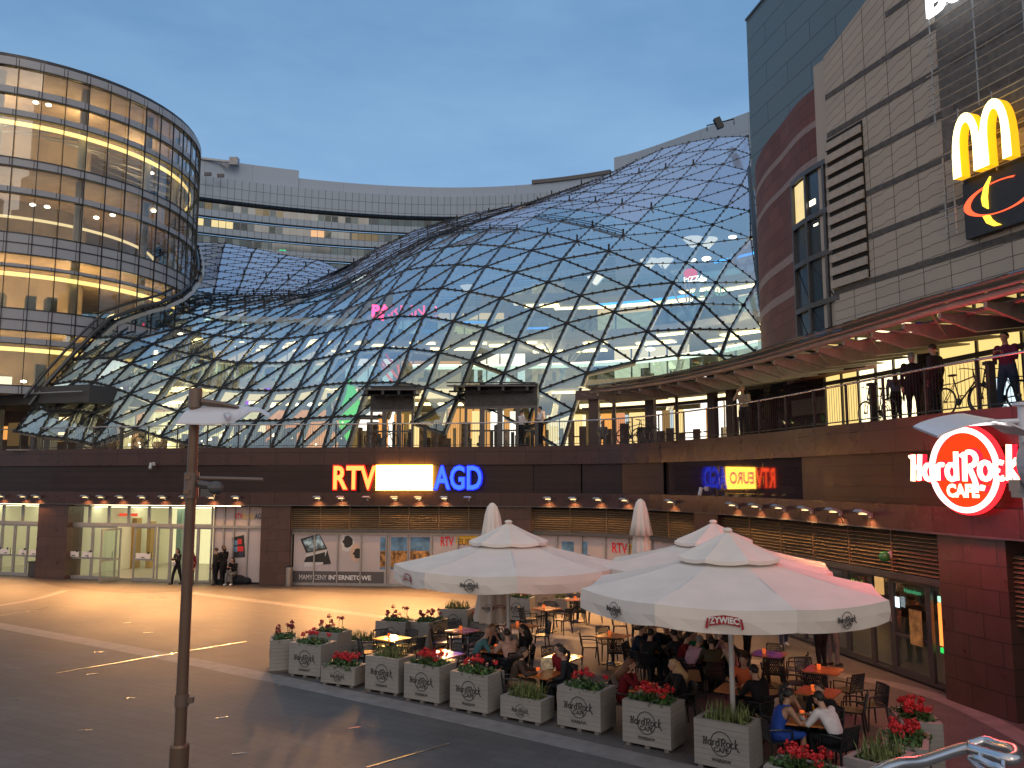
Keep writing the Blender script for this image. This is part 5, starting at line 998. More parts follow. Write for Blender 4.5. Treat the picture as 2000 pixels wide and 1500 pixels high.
b = MB(); b.tube([(.10, 0, zl(785)), (.38, -.05, zl(790)), (.62, -.1, zl(797))], [.05, .035, .02], 8); b.tube([(.1, 0, zl(934)), (.95, 0, zl(937))], .028, 8); b.islands('arm', MATS['pole_clamp'], sl)
b = MB(); fe = [(345, 825), (400, 827), (455, 824), (472, 812), (488, 803), (507, 802), (527, 814)]; re_ = [(372, 796), (412, 793), (452, 790), (470, 792), (486, 794), (506, 799), (525, 808)]; vs = []
for (x0, y0), (x1, y1) in zip(fe, re_):
    A, B_ = DY(x0, y0, 10.75) - lp, DY(x1, y1, 11.0) - lp; vs += [A, A.lerp(B_, .5) + Vector((0, 0, .03)), B_]
m3 = len(vs); vs += [q - Vector((0, 0, .02)) for q in vs]; fs = []
for k in range(len(fe) - 1):
    for j in range(2): a = 3 * k + j; fs += [(a, a + 3, a + 4, a + 1), (a + m3, a + 1 + m3, a + 4 + m3, a + 3 + m3)]
    for a in (3 * k, 3 * k + 2): fs.append((a, a + m3, a + 3 + m3, a + 3))
b.add(vs, fs); b.build('reflector', mat('reflector_white', (.62, .62, .66), .35, .1), sl, smooth=False)
b = MB(); b.add([q - lp for q in (DY(425, 789, 11.3), DY(448, 788, 11.3), DY(449, 812, 10.66), DY(443, 816, 10.6))] + [q - lp - Vector((0, 0, .03)) for q in (DY(425, 789, 11.3), DY(448, 788, 11.3), DY(449, 812, 10.66), DY(443, 816, 10.6))], [(0, 3, 2, 1), (4, 5, 6, 7), (0, 1, 5, 4), (1, 2, 6, 5), (2, 3, 7, 6)]); b.build('reflector_bracket', MATS['reflector_white'], sl)
b = MB(); b.tube([(.12, -.05, zl(945)), (.32, -.08, zl(950))], .05, 8); b.sphere((.36, -.1, zl(953)), (.11, .1, .09), 10, 8); b.box((.26, -.1, zl(962)), (.16, .14, .10), .2); b.build('camera', mat('camera_dark', (.08, .075, .075), .4), sl)
# ------------------------------------------------------------------ second lamp at the right edge
s2l = thing('street_lamp', 'lamp pole at the right edge with glowing white underside reflector and a round grey floodlight', 'street lamp', (DY(1996, 1400, 9.0).x + .24, 9.0, 0)); Z2 = lambda py: DY(1990, py, 9.0).z; b0 = s2l.location.x
X2 = lambda px: DY(px, 900, 9.0).x - b0
b = MB(); b.lathe((0, 0, 0), [(.07, 0), (.055, Z2(815))], 16); b.lathe((0, 0, Z2(815)), [(.05, 0), (.05, .12), (.10, .13), (.10, .16), (.03, .17)], 14); b.build('pole', MATS['reflector_white'], s2l)
b = MB(); n = 12; vs = []
for k in range(n + 1):
    t = k / n; x = X2(1806) + (X2(1985) - X2(1806)) * t; z = Z2(842) + .155 * math.sin(math.pi * (t ** .8) * .62) - (.20 * max(0, t - .55) ** 1.5 / .3)
    for y, zz in ((-.30 - .1 * t, -.07 + .05 * t), (.22, .07)): vs.append((x, y, z + zz))
m3 = len(vs); vs += [(x, y, z - .02) for x, y, z in vs]; fs = []
for k in range(n): a = 2 * k; fs += [(a, a + 1, a + 3, a + 2), (a + m3, a + 2 + m3, a + 3 + m3, a + 1 + m3), (a, a + 2, a + 2 + m3, a + m3), (a + 1, a + 1 + m3, a + 3 + m3, a + 3)]
b.add(vs, fs); b.build('reflector', MATS['reflector_white'], s2l)
b = MB(); b.tube([(0, 0, Z2(822)), (X2(1900), .1, Z2(826))], .03, 8); b.build('arm', MATS['reflector_white'], s2l)
b = MB(); c = Vector((X2(2012), -.35, Z2(912)))
Mx = Matrix.Translation(c) @ Matrix.Rotation(R(82), 4, 'X') @ Matrix.Rotation(R(12), 4, 'Y'); b.lathe((0, 0, 0), [(.02, .06), (.30, .05), (.33, 0), (.34, -.10), (.2, -.2)], 28); b.xf(Mx); b.build('dish', mat('dish_grey', (.42, .40, .42), .35, .2), s2l)  # plain round grey dish beside the pole, gives no light
b = MB(); b.box((X2(1970), -.2, Z2(948)), (.16, .2, .12)); b.box((X2(1968), -.2, Z2(962)), (.12, .16, .10)); b.build('lamp_box', GSTEEL, s2l)
spot(lp * 0 + Vector((b0 + X2(1925), 8.85, Z2(925))), Vector((b0 + X2(1880), 8.9, Z2(842))), 60, (1, .93, .88), R(95), .5, .05, s2l, 'uplight')
# handrail of the stair in the corner
hr = thing('stair_handrail', 'blurred pink lit steel handrail with a looped end in the bottom right corner', 'handrail', DY(1900, 1460, 3.3))
RS = mat('satin_rail', (.62, .60, .60), .22, .9); b = MB()
pth = [DY(1180, 1980, 2.3), DY(1400, 1740, 2.5), DY(1700, 1515, 2.9), DY(1800, 1487, 3.1), DY(1880, 1462, 3.25), DY(1905, 1466, 3.22), DY(1940, 1476, 3.15), DY(1968, 1483, 3.1), DY(1983, 1480, 3.12), DY(1986, 1472, 3.2), DY(1978, 1463, 3.3), DY(1950, 1456, 3.42), DY(1925, 1448, 3.5), DY(1895, 1456, 3.5)]
b.tube([Vector(q) for q in crom([tuple(p) for p in pth], 5)], .021, 12); b.build('rail', RS, hr, world=True, smooth=True)
b = MB(); b.tube([DY(1400, 1740, 2.5), Vector((DY(1400, 1740, 2.5).x, 2.5, 2.2))], .018, 8); b.tube([DY(1790, 1495, 3.08) , Vector((DY(1790, 1495, 3.08).x, 3.08, 2.9))], .018, 8) if False else None; pth = [DY(1945, 1700, 2.8), DY(1940, 1600, 2.9), DY(1935, 1530, 2.95), DY(1905, 1492, 3.1), DY(1896, 1482, 3.15), DY(1908, 1482, 3.1), DY(1935, 1494, 3.05), DY(1960, 1510, 3.0), DY(1975, 1600, 2.95), DY(1980, 1700, 2.9), DY(1985, 2300, 2.7)]; b.tube([Vector(q) for q in crom([tuple(p) for p in pth], 5)], .013, 10); b.tube([DY(1915, 1473, 3.15), DY(1918, 1496, 3.1)], .008, 8); b.tube([DY(1960, 1484, 3.1), DY(1958, 1510, 3.05)], .008, 8); b.islands('lower_loop', RS, hr, world=True)
hk = thing('beer_neon_sign', 'small yellow green glowing beer sign behind the restaurant window', 'sign', E(S(1668, .7), .62, 2.05)); fitted('Heineken', 1652, 1685, proj_z(S(1668, .6), .6, 1146), proj_z(S(1668, .6), .6, 1134), .01, emis('neon_lime', (.45, 1.0, .08), 1.6), 'lettering', 0, 0, hk, off=.62); b = MB(); b.sphere(E(S(1649, .6), .62, proj_z(S(1649, .6), .6, 1139)), .05, 8, 6); b.build('star', MATS['neon_lime'], hk, world=True)
hk = thing('beer_neon_sign', 'faint green beer lettering on the glass of the restaurant door', 'sign', E(S(1770, .7), .46, 2.0)); fitted('Heineken', 1754, 1784, proj_z(S(1770, .5), .5, 1160), proj_z(S(1770, .5), .5, 1151), .01, emis('neon_mint', (.10, .55, .25), .7), 'lettering', 0, 0, hk, off=.455)
# ------------------------------------------------------------------ cafe: parasols
CLOTH = mat('canvas_white', (.80, .73, .66), .75, spec=.2, noise=.04, nscale=2, bump=.15, trans=.12); BLK = mat('print_black', (.02, .02, .02), .6); POLEW = mat('parasol_pole', (.62, .60, .58), .4, .2)
def hr_logo(sc_, cafe=True, city=False):
    """word-and-ring emblem in the XZ plane, about 1 wide at sc_=1"""
    b = MB(); k = sc_ / 3.6
    for st in HR: b.tube([((p[0] - .25) * k, 0, p[1] * k) for p in st], .066 * k, 4)
    n = 36
    ring = [(1.0 * k * math.cos(2 * math.pi * q / n), 0.002, 1.08 * k * math.sin(2 * math.pi * q / n) - .1 * k) for q in range(n)]
    b.tube(ring, .05 * k, 4, closed=True)
    if cafe: tm = textmesh('CAFE', .62 * k, .02 * k); b.add([(x, y, z - .68 * k) for x, y, z in tm.v], tm.f)
    if city: tm = textmesh('WARSAW', .42 * k, .02 * k); b.add([(x, y, z - 1.62 * k) for x, y, z in tm.v], tm.f)
    return b
def beer_badge(mb_red, mb_white, w_, M):
    pts = [(-.5, -.16), (-.44, .16), (0, .22), (.44, .16), (.5, -.16), (.4, -.12), (0, -.07), (-.4, -.12)]; b = MB(); b.add([(x * w_, 0, z * w_) for x, z in pts] + [(0, 0, 0)], [(8, i, (i + 1) % 8) for i in range(8)]); b.f = [f[::-1] for f in b.f]; b.xf(M); mb_red.add(b.v, b.f)
    b = MB(); b.add([(-.56 * w_, 0, .1 * w_), (-.5 * w_, 0, .12 * w_), (-.54 * w_, 0, -.26 * w_), (-.62 * w_, 0, -.2 * w_)], [(0, 3, 2, 1)]); b.add([(.56 * w_, 0, .1 * w_), (.5 * w_, 0, .12 * w_), (.54 * w_, 0, -.26 * w_), (.62 * w_, 0, -.2 * w_)], [(0, 1, 2, 3)]); b.xf(M); mb_red.add(b.v, b.f)
    tm = textmesh('ŻYWIEC', .27 * w_, .012 * w_); tm.v = [(x * .92, y - .006, z * 1.0 + .05 * w_ - .16 * x * x / w_) for x, y, z in tm.v]; tm.xf(M); mb_white.add(tm.v, tm.f)
def parasol(loc, Rr, zp, zr, zt0, rot, label, badge=(0,), logos=(1,), val=.36):
    r = thing('parasol', label, 'parasol', loc, 0, 'open white cafe parasols'); n = 8; cor = [R(rot + 45 * k) for k in range(n)]
    b = MB(); b.lathe((0, 0, 0), [(.05, 0), (.05, zp - .05)], 14); b.build('pole', POLEW, r, smooth=False)
    b = MB(); b.box((0, 0, .03), (.9, .9, .06), .6); b.lathe((0, 0, .06), [(.09, 0), (.08, .35)], 12); b.build('base', STEEL, r)
    r0, z0 = Rr * .24, zt0 - .06
    def P(a, rr_, z): return (rr_ * math.cos(a), rr_ * math.sin(a), z)
    b = MB(); m_ = 6; q_ = 5
    for k in range(n):                                       # main panels sag between the ribs
        a0, a1 = cor[k], cor[(k + 1) % n]; g = []
        for i in range(q_ + 1):
            t = i / q_; row_ = []
            for j in range(m_ + 1):
                u = j / m_; A = Vector(P(a0, r0 + (Rr - r0) * t, z0 + (zr - z0) * t)); B_ = Vector(P(a1, r0 + (Rr - r0) * t, z0 + (zr - z0) * t)); p = A.lerp(B_, u); p.z -= .10 * 4 * u * (1 - u) * t * .55 + .03 * math.sin(math.pi * t); row_.append(p)
            g.append(row_)
        o = len(b.v); b.v += [tuple(p) for rw in g for p in rw]; b.uv += [(0, 0)] * ((q_ + 1) * (m_ + 1))
        for i in range(q_):
            for j in range(m_): a = o + i * (m_ + 1) + j; b.f.append((a, a + m_ + 1, a + m_ + 2, a + 1)); b.mi.append(0)
    b.build('canopy', CLOTH, r)
    b = MB(); vals = []
    for k in range(n):                                       # valance
        a0, a1 = cor[k], cor[(k + 1) % n]; vs = []
        for j in range(m_ + 1):
            u = j / m_; p = Vector(P(a0, Rr, zr)).lerp(Vector(P(a1, Rr, zr)), u); p.z -= .10 * 4 * u * (1 - u) * .55; o_ = Vector((p.x, p.y, 0)).normalized(); e_ = .03 * math.sin(u * 9 + k); vs += [p, p + o_ * .02 + Vector((0, 0, -val * .5)), p + o_ * (.0 + e_) + Vector((0, 0, -val - .03 * math.sin(math.pi * u)))]
        o = len(b.v); b.v += [tuple(v) for v in vs]; b.uv += [(0, 0)] * len(vs)
        for j in range(m_):
            for q in (0, 1): a = o + 3 * j + q; b.f.append((a, a + 1, a + 4, a + 3)); b.mi.append(0)
    b.build('valance', CLOTH, r)
    b = MB(); tp = Rr * .35; zb_ = zt0
    for k in range(n):                                       # upper vent tier
        a0, a1 = cor[k], cor[(k + 1) % n]; ap = (0, 0, zp); vs = [ap]
        for t in (.5, 1.0):
            for j in range(4): u = j / 3; p = Vector(P(a0, tp * t, zb_ + (zp - zb_) * (1 - t) ** 1.15)).lerp(Vector(P(a1, tp * t, zb_ + (zp - zb_) * (1 - t) ** 1.15)), u); p.z -= .04 * 4 * u * (1 - u) * t; vs.append(p)
        vs += [Vector(v) + Vector((0, 0, -.07)) for v in vs[5:9]]
        b.add(vs, [(0, 1, 2), (0, 2, 3), (0, 3, 4)] + [(j, j + 4, j + 5, j + 1) for j in (1, 2, 3)] + [(j, j + 4, j + 5, j + 1) for j in (5, 6, 7)])
    b.sphere((0, 0, zp + .01), (.10, .10, .05), 10, 6); b.build('vent_cap', CLOTH, r)
    for k in range(n):
        b = MB(); b.beam(P(cor[k], .1, z0 - .1 + .2), P(cor[k], Rr - .03, zr - .04), .03, .04); b.beam(P(cor[k], .06, zr - .1), P(cor[k], Rr * .5, (z0 + zr) / 2 - .05), .025); b.build('rib', POLEW, r)
    rd, wh = MB(), MB(); lg = MB()
    for k in range(n):
        a0, a1 = cor[k], cor[(k + 1) % n]; mid = (Vector(P(a0, Rr, zr)) + Vector(P(a1, Rr, zr))) / 2; o_ = Vector((mid.x, mid.y, 0)).normalized(); rt = Vector((-o_.y, o_.x, 0)); M = frame_M(mid + o_ * .045 + Vector((0, 0, -.055 - val * .5)), rt)
        if k in badge: rd, wh = MB(), MB(); beer_badge(rd, wh, .50, M); rd.build('beer_badge', mat('badge_red', (.32, .01, .02), .5), r); wh.build('badge_lettering', mat('badge_white', (.7, .65, .62), .5), r)
        if k in logos: l_ = hr_logo(.46); l_.xf(M); l_.build('cafe_emblem', BLK, r)
    return r
big = DY(1429, 1300, 16.45); big.z = 0
parasol(big, 2.95, 3.94, 2.86, 3.46, -129.0 + 0, 'nearest and largest open white parasol, its pole behind the grass planter', badge=(0, 3), logos=(7, 1, 5))
p2 = DY(993, 1290, 21.2); p2.z = 0; parasol(p2, 2.88, 3.86, 2.84, 3.40, -131, 'open white parasol on the left over the man in the teal shirt', badge=(7, 3), logos=(0, 2))
p3 = DY(1398, 1200, 20.9); p3.z = 0; parasol(p3, 2.9, 3.88, 2.84, 3.42, -129, 'open white parasol half hidden behind the largest one', badge=(6, 2), logos=(0, 4))
def closed(loc, zt1, zbm, label):
    r = thing('closed_parasol', label, 'parasol', loc, 0, 'closed cafe parasols'); b = MB(); b.lathe((0, 0, 0), [(.05, 0), (.05, zt1 - .1)], 12); b.build('pole', POLEW, r); b = MB(); b.box((0, 0, .03), (.9, .9, .06), .4); b.build('base', STEEL, r)
    b = MB(); n = 32; vs = []; L_ = zt1 - zbm; prof = [(0, .06), (.03, .14), (.10, .20), (.22, .24), (.345, .31), (.35, .21), (.42, .23), (.6, .27), (.8, .33), (.97, .42), (1, .40)]
    for t, rad in prof:
        for j in range(n): a = 2 * math.pi * j / n; q = rad * (1 + (.24 * math.sin(8 * a + t * 2) + .08 * math.sin(3 * a)) * min(1, t * 4)); vs.append((q * math.cos(a), q * math.sin(a), zt1 - L_ * t))
    b.add([(0, 0, zt1 + .02)] + vs, [(0, 1 + j, 1 + (j + 1) % n) for j in range(n)] + [(1 + i * n + j, 1 + (i + 1) * n + j, 1 + (i + 1) * n + (j + 1) % n, 1 + i * n + (j + 1) % n) for i in range(len(prof) - 1) for j in range(n)])
    b.build('cloth', CLOTH, r, smooth=True)
    lg = hr_logo(.34); lg.xf(frame_M((-.10, -.44, zbm + .42), (1, -.1, 0))); lg.build('cafe_emblem', BLK, r); rd, wh = MB(), MB(); beer_badge(rd, wh, .3, frame_M((.20, -.42, zbm + .44), (1, .4, 0))); rd.build('beer_badge', MATS['badge_red'], r); wh.build('badge_lettering', MATS['badge_white'], r)
q = DY(961, 1200, 22.8); q.z = 0; closed(q, DY(961, 983, 22.8).z, DY(961, 1214, 22.8).z, 'tall closed parasol wrapped upright behind the left open parasol')
q = DY(1253, 1100, 25.0); q.z = 0; closed(q, DY(1253, 975, 25).z, 1.25, 'tall closed parasol standing between the two groups of open parasols')
# ------------------------------------------------------------------ planters
PW = mat('planter_white_wood', (.25, .235, .215), .6, noise=.07, nscale=3, bump=.1); SOIL = mat('soil', (.03, .018, .012), .95, noise=.4, nscale=20)
LEAF = mat('geranium_leaf', (.045, .095, .022), .6, noise=.5, nscale=9); LEAF2 = mat('grass_blade', (.12, .15, .045), .6, noise=.4, nscale=9); PET = mat('geranium_red', (.52, .012, .018), .5, noise=.3, nscale=14); PET2 = mat('geranium_dark', (.20, .008, .02), .6, noise=.3, nscale=14)
def leafclump(b, c, rad, n, rg, sz=.045):
    for _ in range(n):
        a = rg.random() * 6.28; e_ = rg.random(); rr_ = rad * math.sqrt(rg.random()); p = Vector((c[0] + rr_ * math.cos(a), c[1] + rr_ * math.sin(a), c[2] + e_ * rad * .9 * (1 - (rr_ / rad) ** 2 * .6)))
        u = Vector((rg.uniform(-1, 1), rg.uniform(-1, 1), rg.uniform(-.3, .8))).normalized() * sz * rg.uniform(.6, 1.3); v = u.cross(Vector((rg.uniform(-1, 1), rg.uniform(-1, 1), 1))).normalized() * sz * .8; b.add([p - u, p + v, p + u, p - v], [(0, 1, 2, 3)])
def bloom(b, c, rad, rg):
    for _ in range(16):
        d = Vector((rg.gauss(0, 1), rg.gauss(0, 1), rg.gauss(0, .7))).normalized(); p = Vector(c) + d * rad * rg.uniform(.5, 1); s_ = rad * .42; a = d.orthogonal().normalized() * s_; e_ = d.cross(a).normalized() * s_; b.add([p - a, p - e_, p + a, p + e_, p + d * s_ * .6], [(0, 1, 4), (1, 2, 4), (2, 3, 4), (3, 0, 4)])
def planter(kind, seed, tall=True, logo=True):
    rg = random.Random(seed); w_, d_, h_ = (.98, .66, .80) if tall else (.98, .55, .46)
    r = thing('planter', 'x', 'planter', (0, 0, -50)); b = MB(); z = .06; nb = 8 if tall else 5; bh = (h_ - .06) / nb
    for k in range(nb):                                     # boards
        g = .004; zc = z + bh * (k + .5)
        b.box((0, -d_ / 2 + .012, zc), (w_, .024, bh - g)); b.box((0, d_ / 2 - .012, zc), (w_, .024, bh - g)); b.box((-w_ / 2 + .012, 0, zc), (.024, d_ - .05, bh - g)); b.box((w_ / 2 - .012, 0, zc), (.024, d_ - .05, bh - g))
    for sx in (-1, 1): b.box((sx * (w_ / 2 - .045), 0, h_ + .008), (.09, d_, .018))
    for sy in (-1, 1): b.box((0, sy * (d_ / 2 - .045), h_ + .0085), (w_ - .182, .09, .017))
    b.build('box', PW, r); b = MB()
    for x in (-w_ / 2 + .1, 0, w_ / 2 - .1): b.box((x, 0, .03), (.09, d_ - .04, .06))
    b.build('runner', mat('runner_wood', (.16, .14, .13), .7), r); b = MB(); b.box((0, 0, h_ - .07), (w_ - .06, d_ - .06, .04)); b.build('soil', SOIL, r)
    if logo: b = hr_logo(.66 if tall else .42, True, tall); b.xf(Matrix.Translation((0, -d_ / 2 - .002, h_ * (.60 if tall else .52)))); b.build('cafe_emblem', BLK, r)
    b = MB(); fb = MB(); X = w_ / 2 - .12; Yy = d_ / 2 - .1
    if kind in ('red', 'dark', 'mound'):
        for _ in range(13): leafclump(b, (rg.uniform(-X, X), rg.uniform(-Yy, Yy), h_ - .04), .17, 42, rg)
        for _ in range({'red': 9, 'dark': 11, 'mound': 24}[kind]):
            x, y = rg.uniform(-X, X), rg.uniform(-Yy, Yy); hh = rg.uniform(.16, .36) if kind != 'mound' else rg.uniform(.16, .26)
            b.tube([(x, y, h_), (x + rg.uniform(-.04, .04), y, h_ + hh)], .006, 4); fb = MB(); bloom(fb, (x, y, h_ + hh), rg.uniform(.045, .075), rg); fb.build('flower', PET2 if kind == 'dark' else PET, r)
        b.build('foliage', LEAF, r)
    else:
        for _ in range(170 if kind == 'grass' else 260):
            x, y = rg.uniform(-X, X), rg.uniform(-Yy, Yy); a = rg.random() * 6.28; hh = rg.uniform(.14, .36); l_ = rg.uniform(.03, .16); d = Vector((math.cos(a), math.sin(a), 0)); e_ = Vector((-d.y, d.x, 0)) * .007; p = Vector((x, y, h_ - .03)); b.add([p - e_, p + e_, p + d * l_ * .4 + Vector((0, 0, hh * .7)) + e_, p + d * l_ * .4 + Vector((0, 0, hh * .7)) - e_, p + d * l_ + Vector((0, 0, hh))], [(0, 1, 2, 3), (3, 2, 4)])
        for _ in range(7 if kind == 'grass' else 16): leafclump(b, (rg.uniform(-X, X), rg.uniform(-Yy, Yy), h_ - .04), .13, 30, rg, .035)
        b.build('foliage', LEAF2, r)
    return r
PG = 'white wooden planters fencing the cafe terrace'
protos = {}
LST = [  # ground pixel of the centre, kind, tall, rotation, label
 (552, 1306, 'dark', 1, -75, 'leftmost white planter of faded flowers turned side-on'),
 (610, 1318, 'red', 1, -24, 'white planter with red geraniums second from the left end of the row'),
 (643, 1291, 'dark', 1, -24, 'tall white planter of dark red stalks set behind the left end of the row'),
 (672, 1336, 'mound', 0, -24, 'low white box heaped with red flowers near the left end'),
 (706, 1283, 'grass', 0, -20, 'low white box of green stalks left of the yellow shining table'),
 (762, 1349, 'grass', 1, -30, 'white planter of tufted grass in front of the yellow shining table'),
 (840, 1367, 'mound', 1, -31, 'white planter heaped with red blooms in front of the purple table'),
 (932, 1386, 'red', 1, -32, 'white planter with two big red blooms in front of the man in teal'),
 (1030, 1405, 'shrub', 0, -33, 'low white box of bushy green growth in the middle of the front row'),
 (1146, 1421, 'red', 1, -34, 'white planter of geraniums in front of the couple by the dark bench'),
 (1278, 1454, 'mound', 1, -35, 'white planter piled with red blooms in front of the blonde woman'),
 (1424, 1498, 'grass', 1, -36, 'white grass planter at the foot of the largest parasol pole'),
 (1572, 1500, 'mound', 1, -38, 'planter of red flowers cut off by the bottom edge below the blue dress'),
 (1718, 1476, 'grass', 1, 42, 'planter of sparse grass in the bottom right beside the steel handrail'),
 (1770, 1444, 'mound', 1, 62, 'planter of bright red blooms in the middle of the three at the right'),
 (1786, 1398, 'mound', 1, 78, 'farthest of the three red and green planters at the right'),
 (772, 1266, 'dark', 1, -20, 'planter of dark flowers on stalks behind the yellow shining table'),
 (838, 1266, 'dark', 1, 60, 'grey looking planter of dark red stalks right behind the yellow table'),
 (893, 1238, 'grass', 1, -20, 'planter of thin grass behind the mauve table'),
 (930, 1240, 'mound', 0, -20, 'low box of red flowers behind the red haired woman'),
 (1014, 1212, 'mound', 1, -18, 'planter with red blooms right of the closed parasol'),
 (1052, 1202, 'red', 1, 40, 'planter of red and green leaning in light behind the empty wooden table'),
 (1086, 1192, 'grass', 0, -15, 'small box of pale green grass at the back of the cafe'),
 (1110, 1186, 'red', 1, -15, 'farthest planter with pink red flowers under the parasol edge')]
for k, (px, py, kd, tall, rz, lab) in enumerate(LST):
    key = (kd, tall, k % 2); p = G(px, py) if k not in (12, 13, 14, 15) else Vector((*G(px, py, .8)[:2], 0))
    if key not in protos:
        pr_ = planter(kd, 40 + k, bool(tall)); protos[key] = (pr_, kids(pr_)); pr_.location = p; pr_.rotation_euler.z = R(rz); pr_['label'] = lab; pr_['group'] = PG
    else: dup(protos[key][0], p, R(rz), lab, PG, protos[key][1])
# ------------------------------------------------------------------ chairs and tables
CH = mat('black_resin', (.018, .019, .020), .32, spec=.5)
def chair_proto():
    r = thing('cafe_chair', 'x', 'chair', (0, 0, -50)); b = MB(); b.box((0, 0, .445), (.44, .43, .03)); b.build('seat', CH, r)
    b = MB(); n = 9
    def Q(u, v): return (u * (.21 - .01 * v), -.21 - .07 * v - .03 * (1 - u * u), .46 + .37 * v)      # seat faces +y
    for i in range(-n, n):                                   # crossing slats
        for sg_ in (1, -1):
            u0 = -1 + 2 * (i + .5) / n * .5 * 2; pts = []
            for q in range(5):
                v = q / 4; u = -1 + (i + n) * .2 - 1 + v * .8 if sg_ > 0 else 1 - ((i + n) * .2 - 1 + v * .8)
                if -1 <= u <= 1: pts.append(Q(u, v))
            if len(pts) > 1: b.tube(pts, .009, 4)
    b.tube([Q(-1 + 2 * k / 8, 1) for k in range(9)], .016, 5); b.tube([Q(-1, 0), Q(-1, 1)], .016, 5); b.tube([Q(1, 0), Q(1, 1)], .016, 5); b.tube([Q(-1 + 2 * k / 8, .5) for k in range(9)], .009, 4); b.build('backrest', CH, r)
    for sx in (-1, 1):
        for sy in (-1, 1): b = MB(); b.tube([(sx * .20, sy * .19, .44), (sx * .235, sy * .235, 0)], [.024, .015], 6); b.build('leg', CH, r)
        b = MB(); b.tube([(sx * .20, -.24, .66), (sx * .235, -.02, .665), (sx * .235, .17, .64), (sx * .21, .19, .45)], .016, 6); b.build('armrest', CH, r)
    return r
def table_proto(m_):
    r = thing('cafe_table', 'x', 'table', (0, 0, -50)); b = MB(); b.box((0, 0, .735), (.74, .74, .028)); b.build('table_top', m_, r); b = MB(); b.lathe((0, 0, .03), [(.045, 0), (.045, .69)], 12); b.build('column', CH, r)
    b = MB(); b.prism([(-.24, -.24), (.24, -.24), (.24, .24), (-.24, .24)], 0, .02); b.add([(-.2, -.2, .02), (.2, -.2, .02), (.2, .2, .02), (-.2, .2, .02), (0, 0, .09)], [(0, 1, 4), (1, 2, 4), (2, 3, 4), (3, 0, 4)]); b.build('foot', CH, r); return r
chp = chair_proto(); chk = kids(chp); WOOD = mat('table_wood', (.42, .145, .045), .16, spec=.7, noise=.2, nscale=2.5); tbp = table_proto(WOOD); tbk = kids(tbp); used = {'c': 0, 't': 0}
def put(kind, p, rz, lab, grp):
    lab = ' '.join(lab.split()[:16])
    pr_, ks = (chp, chk) if kind == 'c' else (tbp, tbk)
    if not used[kind]: used[kind] = 1; pr_.location = p; pr_.rotation_euler.z = rz; pr_['label'] = lab; pr_['group'] = grp; return pr_
    return dup(pr_, p, rz, lab, grp, ks)
CUP = mat('orange_candle_cup', (.75, .16, .04), .3, emit=(1, .20, .04), estr=.5); cupp = None
def cup(p, lab):
    global cupp, cupk
    if cupp is None:
        lab = ' '.join(lab.split()[:16]); cupp = thing('candle_cup', lab, 'candle', p, 0, 'orange candle cups on the tables'); b = MB(); b.lathe((0, 0, 0), [(.035, 0), (.045, .10), (.042, .105), (.034, .02)], 12); b.build('glass', CUP, cupp); b = MB(); b.sphere((0, 0, .05), (.02, .02, .03), 6, 5); b.build('flame', emis('flame', (1, .45, .12), 3), cupp); cupk = kids(cupp)
    else: dup(cupp, p, 0, ' '.join(lab.split()[:16]), 'orange candle cups on the tables', cupk)
SEATS = {}
TB = [  # table id, pixel of the top centre, rotation, seats (angle, dist), description
 ('A1', 765, 1246, -38, [(-150, 1), (-20, 1), (60, 1), (120, 1)], 'yellow shining table beside the grass planter'),
 ('A2', 868, 1277, -38, [(-100, 1), (-20, 1), (70, 1), (160, 1)], 'small purple shining table'),
 ('A3', 905, 1231, -38, [(-60, 1), (110, 1), (190, 1)], 'mauve table at the back left'),
 ('B', 975, 1268, -30, [(180, 2), (118, 2), (62, 2), (-62, 2), (8, 2)], 'crowded table under the left parasol'),
 ('A5', 1016, 1222, -38, [(20, 1), (150, 1)], 'small orange table behind the left parasol pole'),
 ('A4', 1067, 1188, -38, [(200, 1), (-35, 1), (80, 1)], 'empty wooden table in the warm light'),
 ('A6', 1128, 1171, -38, [(-90, 1), (-10, 1), (90, 1)], 'small glowing table at the back edge of the cafe'),
 ('D', 1058, 1315, -34, [(176, 2), (-5, 2), (38, 2)], 'table with a standing menu in front of the red jacket woman'),
 ('A7', 1100, 1283, -34, [(110, 1)], 'bright empty table behind the standing menu'),
 ('A8', 1197, 1241, -34, [(168, 1), (-90, 1), (100, 1)], 'table at the left of the big group'),
 ('A9', 1250, 1201, -34, [(-100, 1), (180, 1), (-20, 1)], 'glowing orange table behind the big group'),
 ('F', 1290, 1268, -30, [(150, 3), (105, 3), (60, 3), (5, 3), (-50, 3), (-130, 3)], 'table of dark suits under the largest parasol'),
 ('H', 1385, 1283, -30, [(165, 3), (120, 3), (75, 3), (20, 3), (-12, 3), (-150, 3), (-95, 3), (-45, 3)], 'long group table beside the largest parasol pole'),
 ('J', 1275, 1345, -34, [(165, 2), (10, 2)], 'table of the blonde woman and the woman in red'),
 ('K', 1440, 1345, -30, [(-60, 3), (60, 3)], 'table right of the largest parasol pole'),
 ('A12', 1500, 1277, -34, [(-100, 1), (60, 1), (-20, 1)], 'table shining yellow at the right of the big group'),
 ('A13', 1608, 1308, -34, [(-60, 1), (-120, 1), (100, 1), (172, 1)], 'orange table in front of the restaurant door'),
 ('A14', 1598, 1350, -34, [(-20, 1), (10, 1.6)], 'second orange table behind the seated man in dark clothes'),
 ('E', 1578, 1405, -20, [(190, 2), (125, 2), (40, 2), (-58, 2)], 'foreground table with beer glasses')]
side = {0: 'right of', 1: 'behind', 2: 'left of', 3: 'in front of'}
ORD = ['', 'second ', 'third ']
